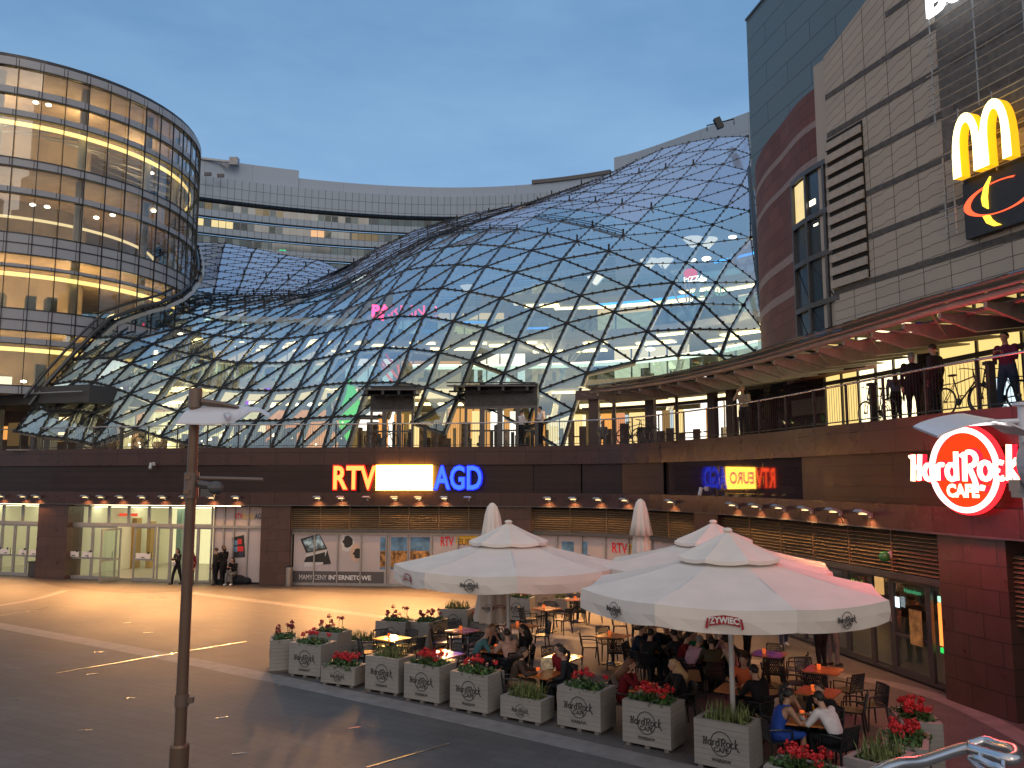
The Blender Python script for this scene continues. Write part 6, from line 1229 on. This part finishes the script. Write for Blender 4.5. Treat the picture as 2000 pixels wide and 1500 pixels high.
for tid, px, py, rz, seats, desc in TB:
    c = G(px, py, .75); c.z = 0; put('t', c, R(rz), desc, 'square cafe tables on black columns'); seen = {}
    for ai, (a, kd) in enumerate(seats):
        dist = .62 if kd == 1 else (.60 if kd == 2 else .66)
        if kd == 1.6: dist = 1.15
        p = c + Vector((math.cos(R(a)), math.sin(R(a)), 0)) * dist; face = R(a) + math.pi / 2
        sd_ = 'right of' if -45 <= (a + 180) % 360 - 180 < 45 else ('behind' if 45 <= (a + 180) % 360 - 180 < 135 else ('in front of' if -135 <= (a + 180) % 360 - 180 < -45 else 'left of')); o_ = seen.get(sd_, 0); seen[sd_] = o_ + 1
        put('c', p, face + (random.uniform(-.15, .15) if kd == 1 else 0), f'{ORD[o_]}black lattice chair {sd_} the ' + desc.split('(')[0], 'black lattice cafe chairs')
        SEATS[(tid, a)] = (p, face)
    if tid not in ('F', 'E', 'K'): cup(c + Vector((-.08, .05, .75)), 'orange candle cup on the ' + desc)
cup(G(1567, 1400, .75), 'orange candle cup on the foreground table with beer glasses')
# things on the tables
mn = thing('table_menu', 'lit folded menu card standing on the table of the woman in brown', 'menu', G(1068, 1308, .75)); b = MB(); b.add([(-.14, 0, 0), (.14, .05, 0), (.12, .12, .24), (-.12, .07, .24), (-.14, .2, 0), (.14, .22, 0)], [(0, 1, 2, 3), (5, 4, 3, 2)]); b.build('card', mat('menu_card', (.8, .62, .38), .5, noise=.4, nscale=9), mn)
for k, (px, py) in enumerate(((1590, 1392), (1600, 1402), (1586, 1410), (1608, 1396))):
    r = thing('beer_glass', 'x', 'glass', G(px, py, .75)); r['label'] = ['tall beer glass at the back of the foreground table', 'beer glass between the white shirt man and the candle', 'front beer glass on the foreground table', 'rightmost beer glass near the dark shirted man'][k]; r['group'] = 'beer glasses on the foreground table'; b = MB(); b.lathe((0, 0, 0), [(.03, 0), (.036, .13)], 12); b.build('beer', mat('beer', (.55, .22, .02), .15), r); b = MB(); b.lathe((0, 0, .13), [(.036, 0), (.037, .035)], 12); b.build('foam', mat('foam', (.8, .75, .65), .6), r)
# ------------------------------------------------------------------ people
SK = [mat('skin_light', (.46, .27, .19), .5, noise=.06), mat('skin_tan', (.34, .19, .12), .5, noise=.06)]
def cm(name, c): return mat('cloth_' + name, c, .8, spec=.2, noise=.10, nscale=8, bump=.1)
CLO = {k: cm(k, v) for k, v in dict(black=(.012, .012, .014), dark=(.022, .023, .028), navy=(.02, .03, .06), teal=(.07, .17, .19), peach=(.50, .30, .24), greyshirt=(.26, .24, .22), brown=(.055, .035, .028), red=(.20, .012, .020), darkred=(.13, .008, .012), green=(.01, .22, .10), pink=(.50, .30, .38), white=(.60, .57, .58), cream=(.48, .40, .33), olive=(.06, .055, .03), orange=(.60, .13, .05), blue=(.02, .06, .30), khaki=(.20, .13, .08), jeans=(.04, .06, .11), maroon=(.12, .02, .06), stripe=(.10, .10, .14), grey=(.16, .155, .15), beige=(.36, .30, .22)).items()}
HAIR = {k: mat('hair_' + k, v, .55, noise=.25, nscale=30, bump=.3) for k, v in dict(black=(.010, .008, .007), brown=(.035, .018, .010), ginger=(.12, .045, .015), blonde=(.50, .33, .17), grey=(.22, .21, .20), bald=(.30, .18, .12)).items()}
SHOE = mat('shoe_dark', (.02, .018, .016), .5); SHOEW = mat('shoe_white', (.6, .6, .6), .5)
def skel(pose, arms, lean=0.0, twist=0.0, crouch=False):
    """joints in metres for a 1.72 m body facing +y"""
    J = {}
    if pose == 'stand' or pose == 'walk':
        J['pel'] = (0, 0, .95); J['wst'] = (0, .01, 1.08); J['chs'] = (0, .02 + lean * .5, 1.30); J['nck'] = (0, .02 + lean, 1.46); J['hd'] = (0, .05 + lean * 1.2, 1.62)
        st = .20 if pose == 'walk' else .03
        for s, n in ((-1, 'l'), (1, 'r')):
            J['hip' + n] = (s * .09, 0, .90); J['kn' + n] = (s * .10, s * st * .6 + .03, .49); J['an' + n] = (s * .11, s * st, .08); J['to' + n] = (s * .13, s * st + .17, .035)
    else:
        J['pel'] = (0, -.02, .55); J['wst'] = (0, -.02 + lean * .25, .68); J['chs'] = (0, .0 + lean * .7, .90); J['nck'] = (0, .02 + lean, 1.06 - lean * .15); J['hd'] = (0, .06 + lean * 1.25, 1.21 - lean * .22)
        for s, n in ((-1, 'l'), (1, 'r')):
            J['hip' + n] = (s * .10, 0, .54); J['kn' + n] = (s * .13, .42, .53); J['an' + n] = (s * .13, .40 + s * .05, .09); J['to' + n] = (s * .14, .56 + s * .05, .035)
    nx, ny, nz_ = J['nck']
    for s, n in ((-1, 'l'), (1, 'r')):
        sh = (s * .185, ny - .01, nz_ - .06); J['sh' + n] = sh; a = arms if isinstance(arms, str) else arms[0 if s < 0 else 1]
        if a == 'down': e = (s * .24, sh[1] - .03, sh[2] - .29); w_ = (s * .24, sh[1] + .05, sh[2] - .54)
        elif a == 'table': e = (s * .27, sh[1] + .14, sh[2] - .22); w_ = (s * .14, sh[1] + .38, max(.80, sh[2] - .20) if pose == 'sit' else sh[2] - .18)
        elif a == 'chin': e = (s * .20, sh[1] + .22, sh[2] - .20); w_ = (s * .06, sh[1] + .16, sh[2] + .06)
        elif a == 'cross': e = (s * .25, sh[1] + .08, sh[2] - .24); w_ = (-s * .05, sh[1] + .20, sh[2] - .22)
        elif a == 'phone': e = (s * .23, sh[1] + .06, sh[2] - .26); w_ = (s * .08, sh[1] + .28, sh[2] - .14)
        elif a == 'ear': e = (s * .30, sh[1] + .05, sh[2] - .14); w_ = (s * .13, sh[1] + .10, sh[2] + .14)
        else: e = (s * .26, sh[1] + .05, sh[2] - .27); w_ = (s * .20, sh[1] + .27, sh[2] - .33)
        J['el' + n] = e; J['wr' + n] = w_
    return {k: Vector(v) for k, v in J.items()}
def body_mesh(J, k, slim=1.0, skirt=False):
    b = MB(); V = lambda n: J[n]
    fw = (V('nck') - V('pel')); fw.normalize()
    # torso: one loft of oval rings
    def oval(pts, rx_, ry):
        n = 14; vs = []
        for i, p in enumerate(pts):
            for j in range(n): t = 2 * math.pi * j / n; vs.append(p + Vector((math.cos(t) * rx_[i], math.sin(t) * ry[i], 0)))
        b.add(vs, [(i * n + j, i * n + (j + 1) % n, (i + 1) * n + (j + 1) % n, (i + 1) * n + j) for i in range(len(pts) - 1) for j in range(n)] + [tuple(range(n))[::-1], tuple((len(pts) - 1) * n + j for j in range(n))])
    P = V('pel'); W = V('wst'); Ch = V('chs'); Nk = V('nck'); H = V('hd')
    oval([P + Vector((0, 0, -.10)), P, P.lerp(W, .7), W, W.lerp(Ch, .5), Ch, Ch.lerp(Nk, .45), Nk + Vector((0, 0, -.045)), Nk + Vector((0, 0, .0))], [.11, .165 * slim, .155 * slim, .140 * slim, .155 * slim, .178 * slim, .175 * slim, .10, .058], [.10, .125, .11, .10, .112, .118, .10, .07, .058])
    b.tube([Nk + Vector((0, -.0, -.05)), Nk.lerp(H, .6)], [.066, .054], 10)
    # head with jaw, nose, ears
    b.sphere(H + Vector((0, -.005, .025)), (.078, .095, .092), 14, 10); b.sphere(H + Vector((0, .022, -.045)), (.056, .066, .062), 12, 8); b.sphere(H + Vector((0, .098, -.012)), (.014, .022, .022), 8, 6)
    for s in (-1, 1): b.sphere(H + Vector((s * .08, -.005, -.005)), (.014, .022, .032), 6, 5)
    for n in 'lr':
        b.tube([V('sh' + n), V('sh' + n).lerp(V('el' + n), .5), V('el' + n), V('el' + n).lerp(V('wr' + n), .35), V('wr' + n)], [.058 * slim, .050 * slim, .041, .040, .027], 9)
        b.sphere(V('sh' + n), (.064, .060, .062), 9, 7); b.tube([Ch.lerp(V('sh' + n), .3), V('sh' + n)], [.07, .062], 8)
        b.tube([V('hip' + n), V('hip' + n).lerp(V('kn' + n), .5), V('kn' + n), V('kn' + n).lerp(V('an' + n), .35), V('an' + n)], [.092 * slim, .082 * slim, .062, .060, .040], 10); b.sphere(V('kn' + n), .062, 8, 6)
        a, t = V('an' + n), V('to' + n); b.tube([a + Vector((0, -.05, -.03)), a.lerp(t, .5) + Vector((0, 0, -.015)), t], [.042, .042, .030], 8)
    return b
def hand(mb, w_, d, up):
    """palm, four unequal curled fingers and a thumb from the side"""
    d = d.normalized(); sd = d.cross(up).normalized(); up = sd.cross(d); c = w_ + d * .05
    mb.beam(w_ - d * .005, w_ + d * .085, .078, .028, up=up)
    for i, (o_, l_) in enumerate(((-.030, .062), (-.010, .074), (.010, .070), (.030, .054))):
        p = w_ + d * .08 + sd * o_; q = p + d * l_ * .5 - up * .008; r_ = q + d * l_ * .35 - up * .028; mb.tube([p, q, r_], [.0092, .0085, .007], 5)
    p = w_ + d * .02 - sd * .036; mb.tube([p, p - sd * .022 + d * .028, p - sd * .022 + d * .056 - up * .012], [.011, .010, .008], 5)
PCNT = [0]
def person(label, loc, rz, pose, arms, top, bottom, hair, hl='short', h=1.72, lean=.0, slim=1.0, skin=0, sleeve='long', shoes=None, skirt=False, group=None, name='person', extra=None):
    PCNT[0] += 1; J = skel(pose, arms, lean); k = h / 1.72; b = body_mesh(J, k, slim)
    me = bpy.data.meshes.new('tmp'); me.from_pydata(b.v, [], b.f); ob = bpy.data.objects.new('tmp', me); C.objects.link(ob); md = ob.modifiers.new('r', 'REMESH'); md.mode = 'VOXEL'; md.voxel_size = .017; md.use_smooth_shade = True; sm = ob.modifiers.new('s', 'SMOOTH'); sm.factor = .5; sm.iterations = 3
    dg = bpy.context.evaluated_depsgraph_get(); m2 = bpy.data.meshes.new_from_object(ob.evaluated_get(dg)); bpy.data.objects.remove(ob); bpy.data.meshes.remove(me)
    nv = len(m2.vertices); co = np.empty(nv * 3); m2.vertices.foreach_get('co', co); co = co.reshape(-1, 3); no = np.empty(nv * 3); m2.vertices.foreach_get('normal', no); no = no.reshape(-1, 3)
    F = [tuple(p.vertices) for p in m2.polygons]; FC = np.array([co[list(f)].mean(0) for f in F]); bpy.data.meshes.remove(m2)
    segs = [('head', J['nck'] + Vector((0, 0, .05)), J['hd'] + Vector((0, 0, .05))), ('top', J['wst'], J['chs']), ('top', J['chs'], J['nck'] + Vector((0, 0, -.07))), ('bot', J['pel'] + Vector((0, 0, -.05)), J['pel'] + Vector((0, 0, .03)))]
    for n in 'lr': segs += [('uarm', J['sh' + n], J['el' + n]), ('farm', J['el' + n], J['wr' + n]), ('thigh', J['hip' + n], J['kn' + n]), ('shin', J['kn' + n], J['an' + n]), ('foot', J['an' + n] + Vector((0, 0, -.03)), J['to' + n])]
    D = []
    for _, a, c in segs: a = np.array(a); c = np.array(c); ab = c - a; t = np.clip(((FC - a) @ ab) / (ab @ ab), 0, 1); D.append(np.linalg.norm(FC - a - t[:, None] * ab, axis=1))
    tg = np.array([s[0] for s in segs])[np.argmin(np.array(D), 0)]
    tops = {'top', 'uarm', 'farm'} if sleeve == 'long' else ({'top', 'uarm'} if sleeve == 'short' else {'top'}); bots = {'bot', 'thigh', 'shin'} if not skirt else {'bot', 'thigh'}
    r = thing(name, label, 'person', loc, rz, group); r.scale = (k, k, k)
    mb = MB(); mb.v = [tuple(p) for p in co]; mb.uv = [(0, 0)] * nv; mb.f = F; mb.mi = [0] * len(F)
    for n in 'lr': dd = J['wr' + n] - J['el' + n]; hand(mb, J['wr' + n], dd, Vector((0, 0, 1)) if abs(dd.normalized().z) < .8 else Vector((0, 1, 0)))
    for s in (-1, 1): o_ = len(mb.f); mb.m(1).sphere(J['hd'] + Vector((s * .031, .087, .012)), (.010, .007, .007), 6, 4)
    mb.m(2).box(J['hd'] + Vector((0, .086, -.052)), (.040, .008, .008)); mb.m(0)
    mb.build('body', [SK[skin], HAIR['black'], mat('lips', (.35, .10, .09), .5)], r, smooth=True)
    def cloth(tags, infl, nm, m_):
        sel = [i for i, t in enumerate(tg) if t in tags]; ids = sorted({v for i in sel for v in F[i]}); mp_ = {v: q for q, v in enumerate(ids)}; c_ = MB(); c_.v = [tuple(co[v] + no[v] * infl) for v in ids]; c_.uv = [(0, 0)] * len(ids); c_.f = [tuple(mp_[v] for v in F[i]) for i in sel]; c_.mi = [0] * len(sel)
        if sel: c_.build(nm, m_, r, smooth=True)
    cloth(tops, .012, 'dress' if skirt and top == bottom else 'top', CLO[top]); cloth(bots, .009, 'skirt' if skirt else 'trousers', CLO[bottom]); cloth({'foot'}, .007, 'shoes', shoes or SHOE)
    H = J['hd']; hm = MB(); n, kk = 16, 10; vs = []; th0 = R(118)
    if hair != 'bald':
        for i in range(kk + 1):
            for j in range(n):
                t = 2 * math.pi * j / n; fr = (math.sin(t) + 1) / 2; lim = th0 - fr ** 2 * R(62); ph = lim * i / kk + .001; q = (.088 + .006 * math.sin(j * 5 + i), .104, .104 + .004 * math.sin(j * 3)); vs.append(H + Vector((q[0] * math.sin(ph) * math.cos(t), q[1] * math.sin(ph) * math.sin(t) - .010, q[2] * math.cos(ph) + .026)))
        hm.add(vs, [(i * n + j, (i + 1) * n + j, (i + 1) * n + (j + 1) % n, i * n + (j + 1) % n) for i in range(kk) for j in range(n)])
        if hl == 'long': hm.tube([H + Vector((0, -.05, .05)), H + Vector((0, -.085, -.06)), J['nck'] + Vector((0, -.10, -.02)), J['chs'] + Vector((0, -.14, .06)), J['chs'] + Vector((0, -.14, -.06))], [.07, .085, .085, .075, .03], 10, sx=1.25)
        if hl == 'mid': hm.tube([H + Vector((0, -.045, .04)), H + Vector((0, -.075, -.06)), J['nck'] + Vector((0, -.08, .0))], [.075, .085, .05], 10, sx=1.2)
        if hl == 'tail': hm.tube([H + Vector((0, -.09, .05)), H + Vector((0, -.15, .02)), H + Vector((0, -.16, -.10)), H + Vector((0, -.14, -.18))], [.025, .04, .035, .012], 8)
        if hl == 'bun': hm.sphere(H + Vector((0, -.09, .05)), .05, 8, 6)
        hm.build('hair', HAIR[hair], r, smooth=True)
    if extra: extra(r, J)
    return r
def face(a, b): d = b - a; return math.atan2(d.y, d.x) - math.pi / 2
def seated(tid, a, label, arms='table', **kw):
    p, f = SEATS[(tid, a)]; q = Vector(p); return person(label, q, f, 'sit', arms, group='people seated on the cafe terrace', **kw)
# table B
seated('B', 180, 'bald man in a teal shirt leaning on the table left of the left parasol pole', top='teal', bottom='dark', hair='bald', lean=.22, sleeve='short', slim=1.12)
seated('B', 118, 'woman with long reddish hair and dark teal top behind the man in teal', arms='chin', top='navy', bottom='dark', hair='ginger', hl='long', lean=.12, sleeve='short')
seated('B', 62, 'man in a grey shirt half hidden behind the left parasol pole', top='greyshirt', bottom='brown', hair='brown', lean=.1, sleeve='short', slim=1.1)
seated('B', -62, 'short haired person in a peach top seen from behind beside the left parasol pole', top='peach', bottom='dark', hair='brown', lean=.12, slim=1.08)
seated('B', 8, 'long black haired person in black right of the left parasol pole', arms='lap', top='black', bottom='black', hair='black', hl='long', lean=-.04)
seated('D', 176, 'woman in brown with glasses seated left of the standing menu', top='brown', bottom='khaki', hair='brown', hl='mid', lean=.12)
seated('D', -5, 'person in a dark jacket right of the standing menu', arms='lap', top='dark', bottom='dark', hair='black', hl='tail', lean=.08, slim=1.1)
seated('D', 38, 'woman in a red jacket seated behind the dark jacketed person', arms='lap', top='red', bottom='dark', hair='black', hl='bun', lean=.05)
for a, lb, kw in ((150, 'man in a dark suit at the left of the big group', dict(top='navy', bottom='navy', hair='black', slim=1.15, lean=.1)), (60, 'dark dressed man far side of the suit table facing us', dict(top='black', bottom='dark', hair='black', lean=.12)), (-50, 'broad man in black seen from behind under the largest parasol', dict(top='dark', bottom='dark', hair='black', slim=1.2, lean=.15)), (-130, 'dark suited man leaning in from the front left of the big group', dict(top='black', bottom='navy', hair='black', slim=1.15, lean=.12))): seated('F', a, lb, **kw)
seated('F', 105, 'dark haired person in navy at the back of the suit table', arms='chin', top='navy', bottom='dark', hair='black', hl='mid', lean=.08)
seated('F', 5, 'man in a dark olive jacket between the two big group tables', top='olive', bottom='dark', hair='brown', lean=.1, slim=1.1)
seated('H', 165, 'person in a dark red jumper left of the green top', arms='lap', top='darkred', bottom='dark', hair='black', lean=.1)
seated('H', -12, 'person in dark clothes close behind the largest parasol pole', arms='phone', top='dark', bottom='black', hair='brown', lean=.1)
seated('H', 120, 'person in a bright green top in the middle of the big group', top='green', bottom='dark', hair='brown', lean=.08)
seated('H', 75, 'dark haired woman in black behind the pink shirts', top='black', bottom='dark', hair='black', hl='long', lean=.08)
seated('H', 20, 'man in a pink shirt with short dark hair beside the second parasol pole', arms='chin', top='pink', bottom='dark', hair='black', lean=.15)
seated('H', -150, 'grey haired man in a pale pink shirt bent over the group table', top='pink', bottom='dark', hair='grey', lean=.26, slim=1.15)
seated('H', -95, 'man in an olive jacket with his back to us beside the brown bag', top='olive', bottom='khaki', hair='black', lean=.16, slim=1.1)
def strap(r, J): b = MB(); b.tube([J['shr'] + Vector((-.06, -.09, .07)), J['chs'] + Vector((.02, -.145, 0)), J['wst'] + Vector((-.12, -.13, -.02))], .012, 5); b.build('bag_strap', CLO['brown'], r)
seated('H', -45, 'dark haired woman in a cream top with a bag strap across her back', top='cream', bottom='dark', hair='black', hl='bun', lean=.14, extra=strap)
seated('J', 165, 'woman in dark red with long fair brown hair resting her chin', arms=('table', 'chin'), top='darkred', bottom='darkred', hair='ginger', hl='long', lean=.08)
seated('J', 10, 'blonde woman in a black jacket behind the heap of red blooms', top='black', bottom='black', hair='blonde', hl='long', lean=.08, slim=1.05)
seated('K', -60, 'big person in black with back to us right of the largest parasol pole', top='black', bottom='black', hair='black', slim=1.25, lean=.12)
seated('K', 60, 'person in an orange top half hidden behind the big person in black', top='orange', bottom='dark', hair='brown', lean=.05, sleeve='short')
seated('E', 190, 'woman in a sleeveless blue dress at the foreground table', top='blue', bottom='blue', hair='black', hl='tail', lean=.16, sleeve='none', skirt=True, skin=1)
seated('E', 125, 'dark haired woman facing us with hands folded under her chin', arms='chin', top='black', bottom='dark', hair='black', hl='mid', lean=.1, sleeve='none')
seated('E', 40, 'man in dark clothes behind the white shirted man', arms='lap', top='black', bottom='dark', hair='brown', lean=.1, slim=1.1)
seated('E', -58, 'man in a white shirt bent over the foreground table with his back to us', top='white', bottom='black', hair='black', lean=.24, slim=1.08)
bg3 = thing('handbag', 'tan brown handbag hanging beside the olive jacketed man', 'bag', G(1355, 1330, .45)); b = MB(); b.add([(-.16, -.06, 0), (.16, -.06, 0), (.16, .06, 0), (-.16, .06, 0), (-.12, -.03, .24), (.12, -.03, .24), (.12, .03, .24), (-.12, .03, .24)], [(3, 2, 1, 0), (4, 5, 6, 7), (0, 1, 5, 4), (1, 2, 6, 5), (2, 3, 7, 6), (3, 0, 4, 7)]); b.build('bag', mat('tan_leather', (.26, .11, .04), .5), bg3); b = MB(); b.tube([(-.08, 0, .24), (-.05, 0, .36), (.05, 0, .36), (.08, 0, .24)], .01, 5); b.build('handle', CLO['brown'], bg3)
# standing people on the cafe ground and at the doors
person('person in black standing under the right edge of the largest parasol', G(1606, 1303), R(20), 'stand', 'phone', 'black', 'black', 'black', slim=1.15, h=1.8)
person('person in a pale floral blouse standing right of the person in black', G(1628, 1300), R(-60), 'stand', 'phone', 'peach', 'grey', 'brown', 'mid', h=1.68)
person('person in jeans and white trainers walking behind the largest parasol', G(1531, 1262), R(175), 'walk', 'down', 'grey', 'jeans', 'brown', shoes=SHOEW)
person('person in a dark shirt standing at the group table by the pole', G(1462, 1312), R(70), 'stand', 'table', 'black', 'black', 'black', h=1.7, slim=1.1, lean=.12)
def wbag(r, J): b = MB(); b.sphere((.02, .20, 1.02), (.11, .06, .14), 10, 8); b.tube([J['shl'] + Vector((.05, .05, .06)), (.0, .20, 1.15)], .01, 5); b.build('white_bag', CLO['white'], r)
person('woman in black carrying a white bag in front of the lit doorway', G(345, 1141), R(150), 'walk', 'phone', 'black', 'black', 'black', 'mid', h=1.66, extra=wbag)
person('woman in dark clothes half hidden behind the street lamp pole', G(372, 1143), R(160), 'stand', 'down', 'darkred', 'black', 'black', 'long', h=1.62)
def bpk(r, J): b = MB(); b.box(J['chs'] + Vector((0, -.20, 0)), (.30, .16, .42)); b.build('backpack', CLO['brown'], r)
person('person with a backpack standing with the group by the grey poster window', G(421, 1143), R(80), 'stand', 'down', 'dark', 'black', 'brown', 'short', h=1.72, slim=1.15, extra=bpk)
person('taller person in black in the middle of the group by the grey poster window', G(435, 1143), R(60), 'stand', 'phone', 'black', 'black', 'brown', 'mid', h=1.82, slim=1.1)
person('person sitting on the bag pile looking down by the smartphone poster', G(457, 1142), R(160), 'sit', 'phone', 'black', 'grey', 'black', 'mid', h=1.68, lean=.1, shoes=SHOEW)
bg4 = thing('bag_pile', 'dark heap of bags under the sitting person by the poster', 'bag', G(466, 1141)); b = MB(); b.sphere((0, 0, .2), (.34, .25, .24), 10, 8); b.sphere((.35, 0, .16), (.25, .2, .17), 10, 8); b.sphere((-.9, -.1, .12), (.22, .18, .14), 10, 8); b.build('bags', CLO['dark'], bg4)
# on the terrace
def T(px, off): return E(S(px, off), off, ZT)
GT = 'people on the raised terrace'
person('dark haired man in a white shirt with folded arms at the terrace railing', T(1058, .75), R(100), 'stand', 'cross', 'white', 'black', 'black', h=1.85, group=GT)
person('man in a white shirt looking at his phone left of the man with folded arms', T(1017, .8), R(-60), 'stand', 'phone', 'white', 'black', 'brown', h=1.72, group=GT, sleeve='short')
person('person in grey sitting in front of the bright mall entrance', T(1176, 1.4) + Vector((0, 0, -.1)), R(175), 'sit', 'lap', 'grey', 'grey', 'brown', h=1.6, group=GT)
person('fair haired woman in a pale top leaning on the railing below the canopy', T(1458, .62), R(150), 'stand', ('table', 'ear'), 'beige', 'dark', 'blonde', 'short', h=1.76, lean=.12, group=GT)
person('child in a striped top standing before the glowing yellow shop window', T(1757, 1.2), R(-20), 'stand', 'down', 'stripe', 'black', 'brown', 'long', h=1.42, group=GT)
person('grey haired person in dark clothes behind the railing left of the dark pillar', T(1793, .8), R(-30), 'stand', 'down', 'black', 'black', 'grey', 'mid', h=1.72, group=GT, slim=1.2)
person('big man in a dark jacket behind the railing right of the grey haired person', T(1838, .75), R(30), 'stand', 'down', 'dark', 'black', 'brown', 'short', h=1.78, group=GT, slim=1.25)
person('man in a maroon checked shirt and jeans at the right end of the terrace', T(1986, 1.1), R(120), 'walk', 'phone', 'maroon', 'jeans', 'black', 'short', h=1.76, group=GT, slim=1.1)
person('small dark figure sitting behind a window of the round glass tower', DY(308, 516, tower_Y(308, 516) + .8), R(200), 'sit', 'lap', 'black', 'black', 'black', h=1.7)
# ------------------------------------------------------------------ bicycles
BF = mat('bike_frame', (.02, .02, .022), .35, .4); TY = mat('tyre', (.012, .012, .012), .8); RIM = mat('rim', (.3, .3, .3), .3, .8)
def bike(label, px, off, rz, dx=0):
    global bkp, bkk
    p = T(px, off)
    if bkp is not None: return dup(bkp, p, rz, label, 'bicycles parked along the terrace railing', bkk)
    r = thing('bicycle', label, 'bicycle', p, rz, 'bicycles parked along the terrace railing'); bkp = r
    for x in (-.52, .52):
        b = MB(); b.tube([(x + .33 * math.cos(2 * math.pi * k / 28), 0, .34 + .33 * math.sin(2 * math.pi * k / 28)) for k in range(28)], .019, 6, closed=True)
        w_ = b.build('wheel', TY, r); b = MB(); b.tube([(x + .305 * math.cos(2 * math.pi * k / 28), 0, .34 + .305 * math.sin(2 * math.pi * k / 28)) for k in range(28)], .009, 4, closed=True)
        for k in range(12): b.tube([(x, 0, .34), (x + .3 * math.cos(2 * math.pi * k / 12), 0, .34 + .3 * math.sin(2 * math.pi * k / 12))], .0022, 3)
        b.tube([(x, -.05, .34), (x, .05, .34)], .022, 8); b.build('rim', RIM, w_)
    b = MB(); bb_, st, hd_ = (-.08, 0, .30), (-.22, 0, .82), (.36, 0, .86)
    for a, c, q in ((bb_, st, .016), (bb_, (.38, 0, .74), .019), ((-.20, 0, .74), hd_, .016), ((-.52, .04, .34), (-.20, .02, .76), .009), ((-.52, -.04, .34), (-.20, -.02, .76), .009), ((-.52, .04, .34), bb_, .011), ((-.52, -.04, .34), bb_, .011), ((.34, 0, .95), (.40, 0, .68), .018), ((.40, .04, .68), (.52, .04, .34), .011), ((.40, -.04, .68), (.52, -.04, .34), .011), (st, (-.25, 0, .93), .012)): b.tube([a, c], q, 6)
    b.build('frame', BF, r); b = MB(); b.sphere((-.26, 0, .95), (.14, .07, .03), 10, 6); b.build('saddle', TY, r)
    b = MB(); b.tube([(.34, 0, .95), (.33, 0, 1.02)], .014, 6); b.tube([(.22, -.30, 1.03), (.30, -.22, 1.04), (.34, 0, 1.02), (.30, .22, 1.04), (.22, .30, 1.03)], .012, 6); b.build('handlebar', BF, r)
    b = MB(); b.lathe((0, 0, 0), [(.09, -.004), (.09, .004)], 16); b.xf(Matrix.Translation((-.08, -.05, .30)) @ Matrix.Rotation(R(90), 4, 'X')); b.tube([(-.08, -.07, .30), (-.02, -.07, .14)], .01, 5); b.tube([(-.08, .07, .30), (-.14, .07, .46)], .01, 5); b.box((-.02, -.11, .14), (.09, .06, .02)); b.box((-.14, .11, .46), (.09, .06, .02)); b.build('crank', BF, r)
    b = MB(); b.tube([(-.70, .05, .74), (-.28, .05, .76)], .008, 4); b.tube([(-.70, -.05, .74), (-.28, -.05, .76)], .008, 4); b.tube([(-.66, .05, .74), (-.52, .06, .34)], .006, 4); b.build('carrier', BF, r)
    bkk = kids(r); return r
bkp = None
def at_(px, off=.6): t = Et(S(px, off)); return math.atan2(t.y, t.x)
bike('dark bicycle in front of the orange lit door left of centre', 742, .7, at_(742)); bike('bicycle against the railing in front of the bright mall entrance', 1240, .6, at_(1240) + .3); bike('second bicycle crossing the one before the mall entrance', 1262, .75, at_(1262) + math.pi)
bike('bicycle silhouetted against the glass roof behind the lamp pole left', 288, .7, at_(288)); bike('leftmost bicycle beside the concrete post', 192, .7, at_(192) + .4)
bike('bicycle with its front wheel before the yellow shop window', 1722, .9, at_(1722) + math.pi); bike('bicycle with a rear carrier silhouetted on the yellow shop window', 1893, .8, at_(1893) + .1); bike('rightmost bicycle behind the man in maroon', 1962, 1.1, at_(1962) + math.pi)
# racks
for k, px in enumerate((1712, 1948, 232, 828)):
    t = thing('rack_post', ['dark post between the yellow shop windows and the child', 'dark post left of the man in maroon', 'dark post beside the concrete post at the left', 'dark post right of the left door of the glass roof'][k], 'post', T(px, .5)); b = MB(); b.box((0, 0, .5), (.14, .14, 1.0)); b.build('shaft', STEEL, t); b = MB(); b.box((0, 0, 1.04), (.22, .2, .08)); b.build('cap', STEEL, t)
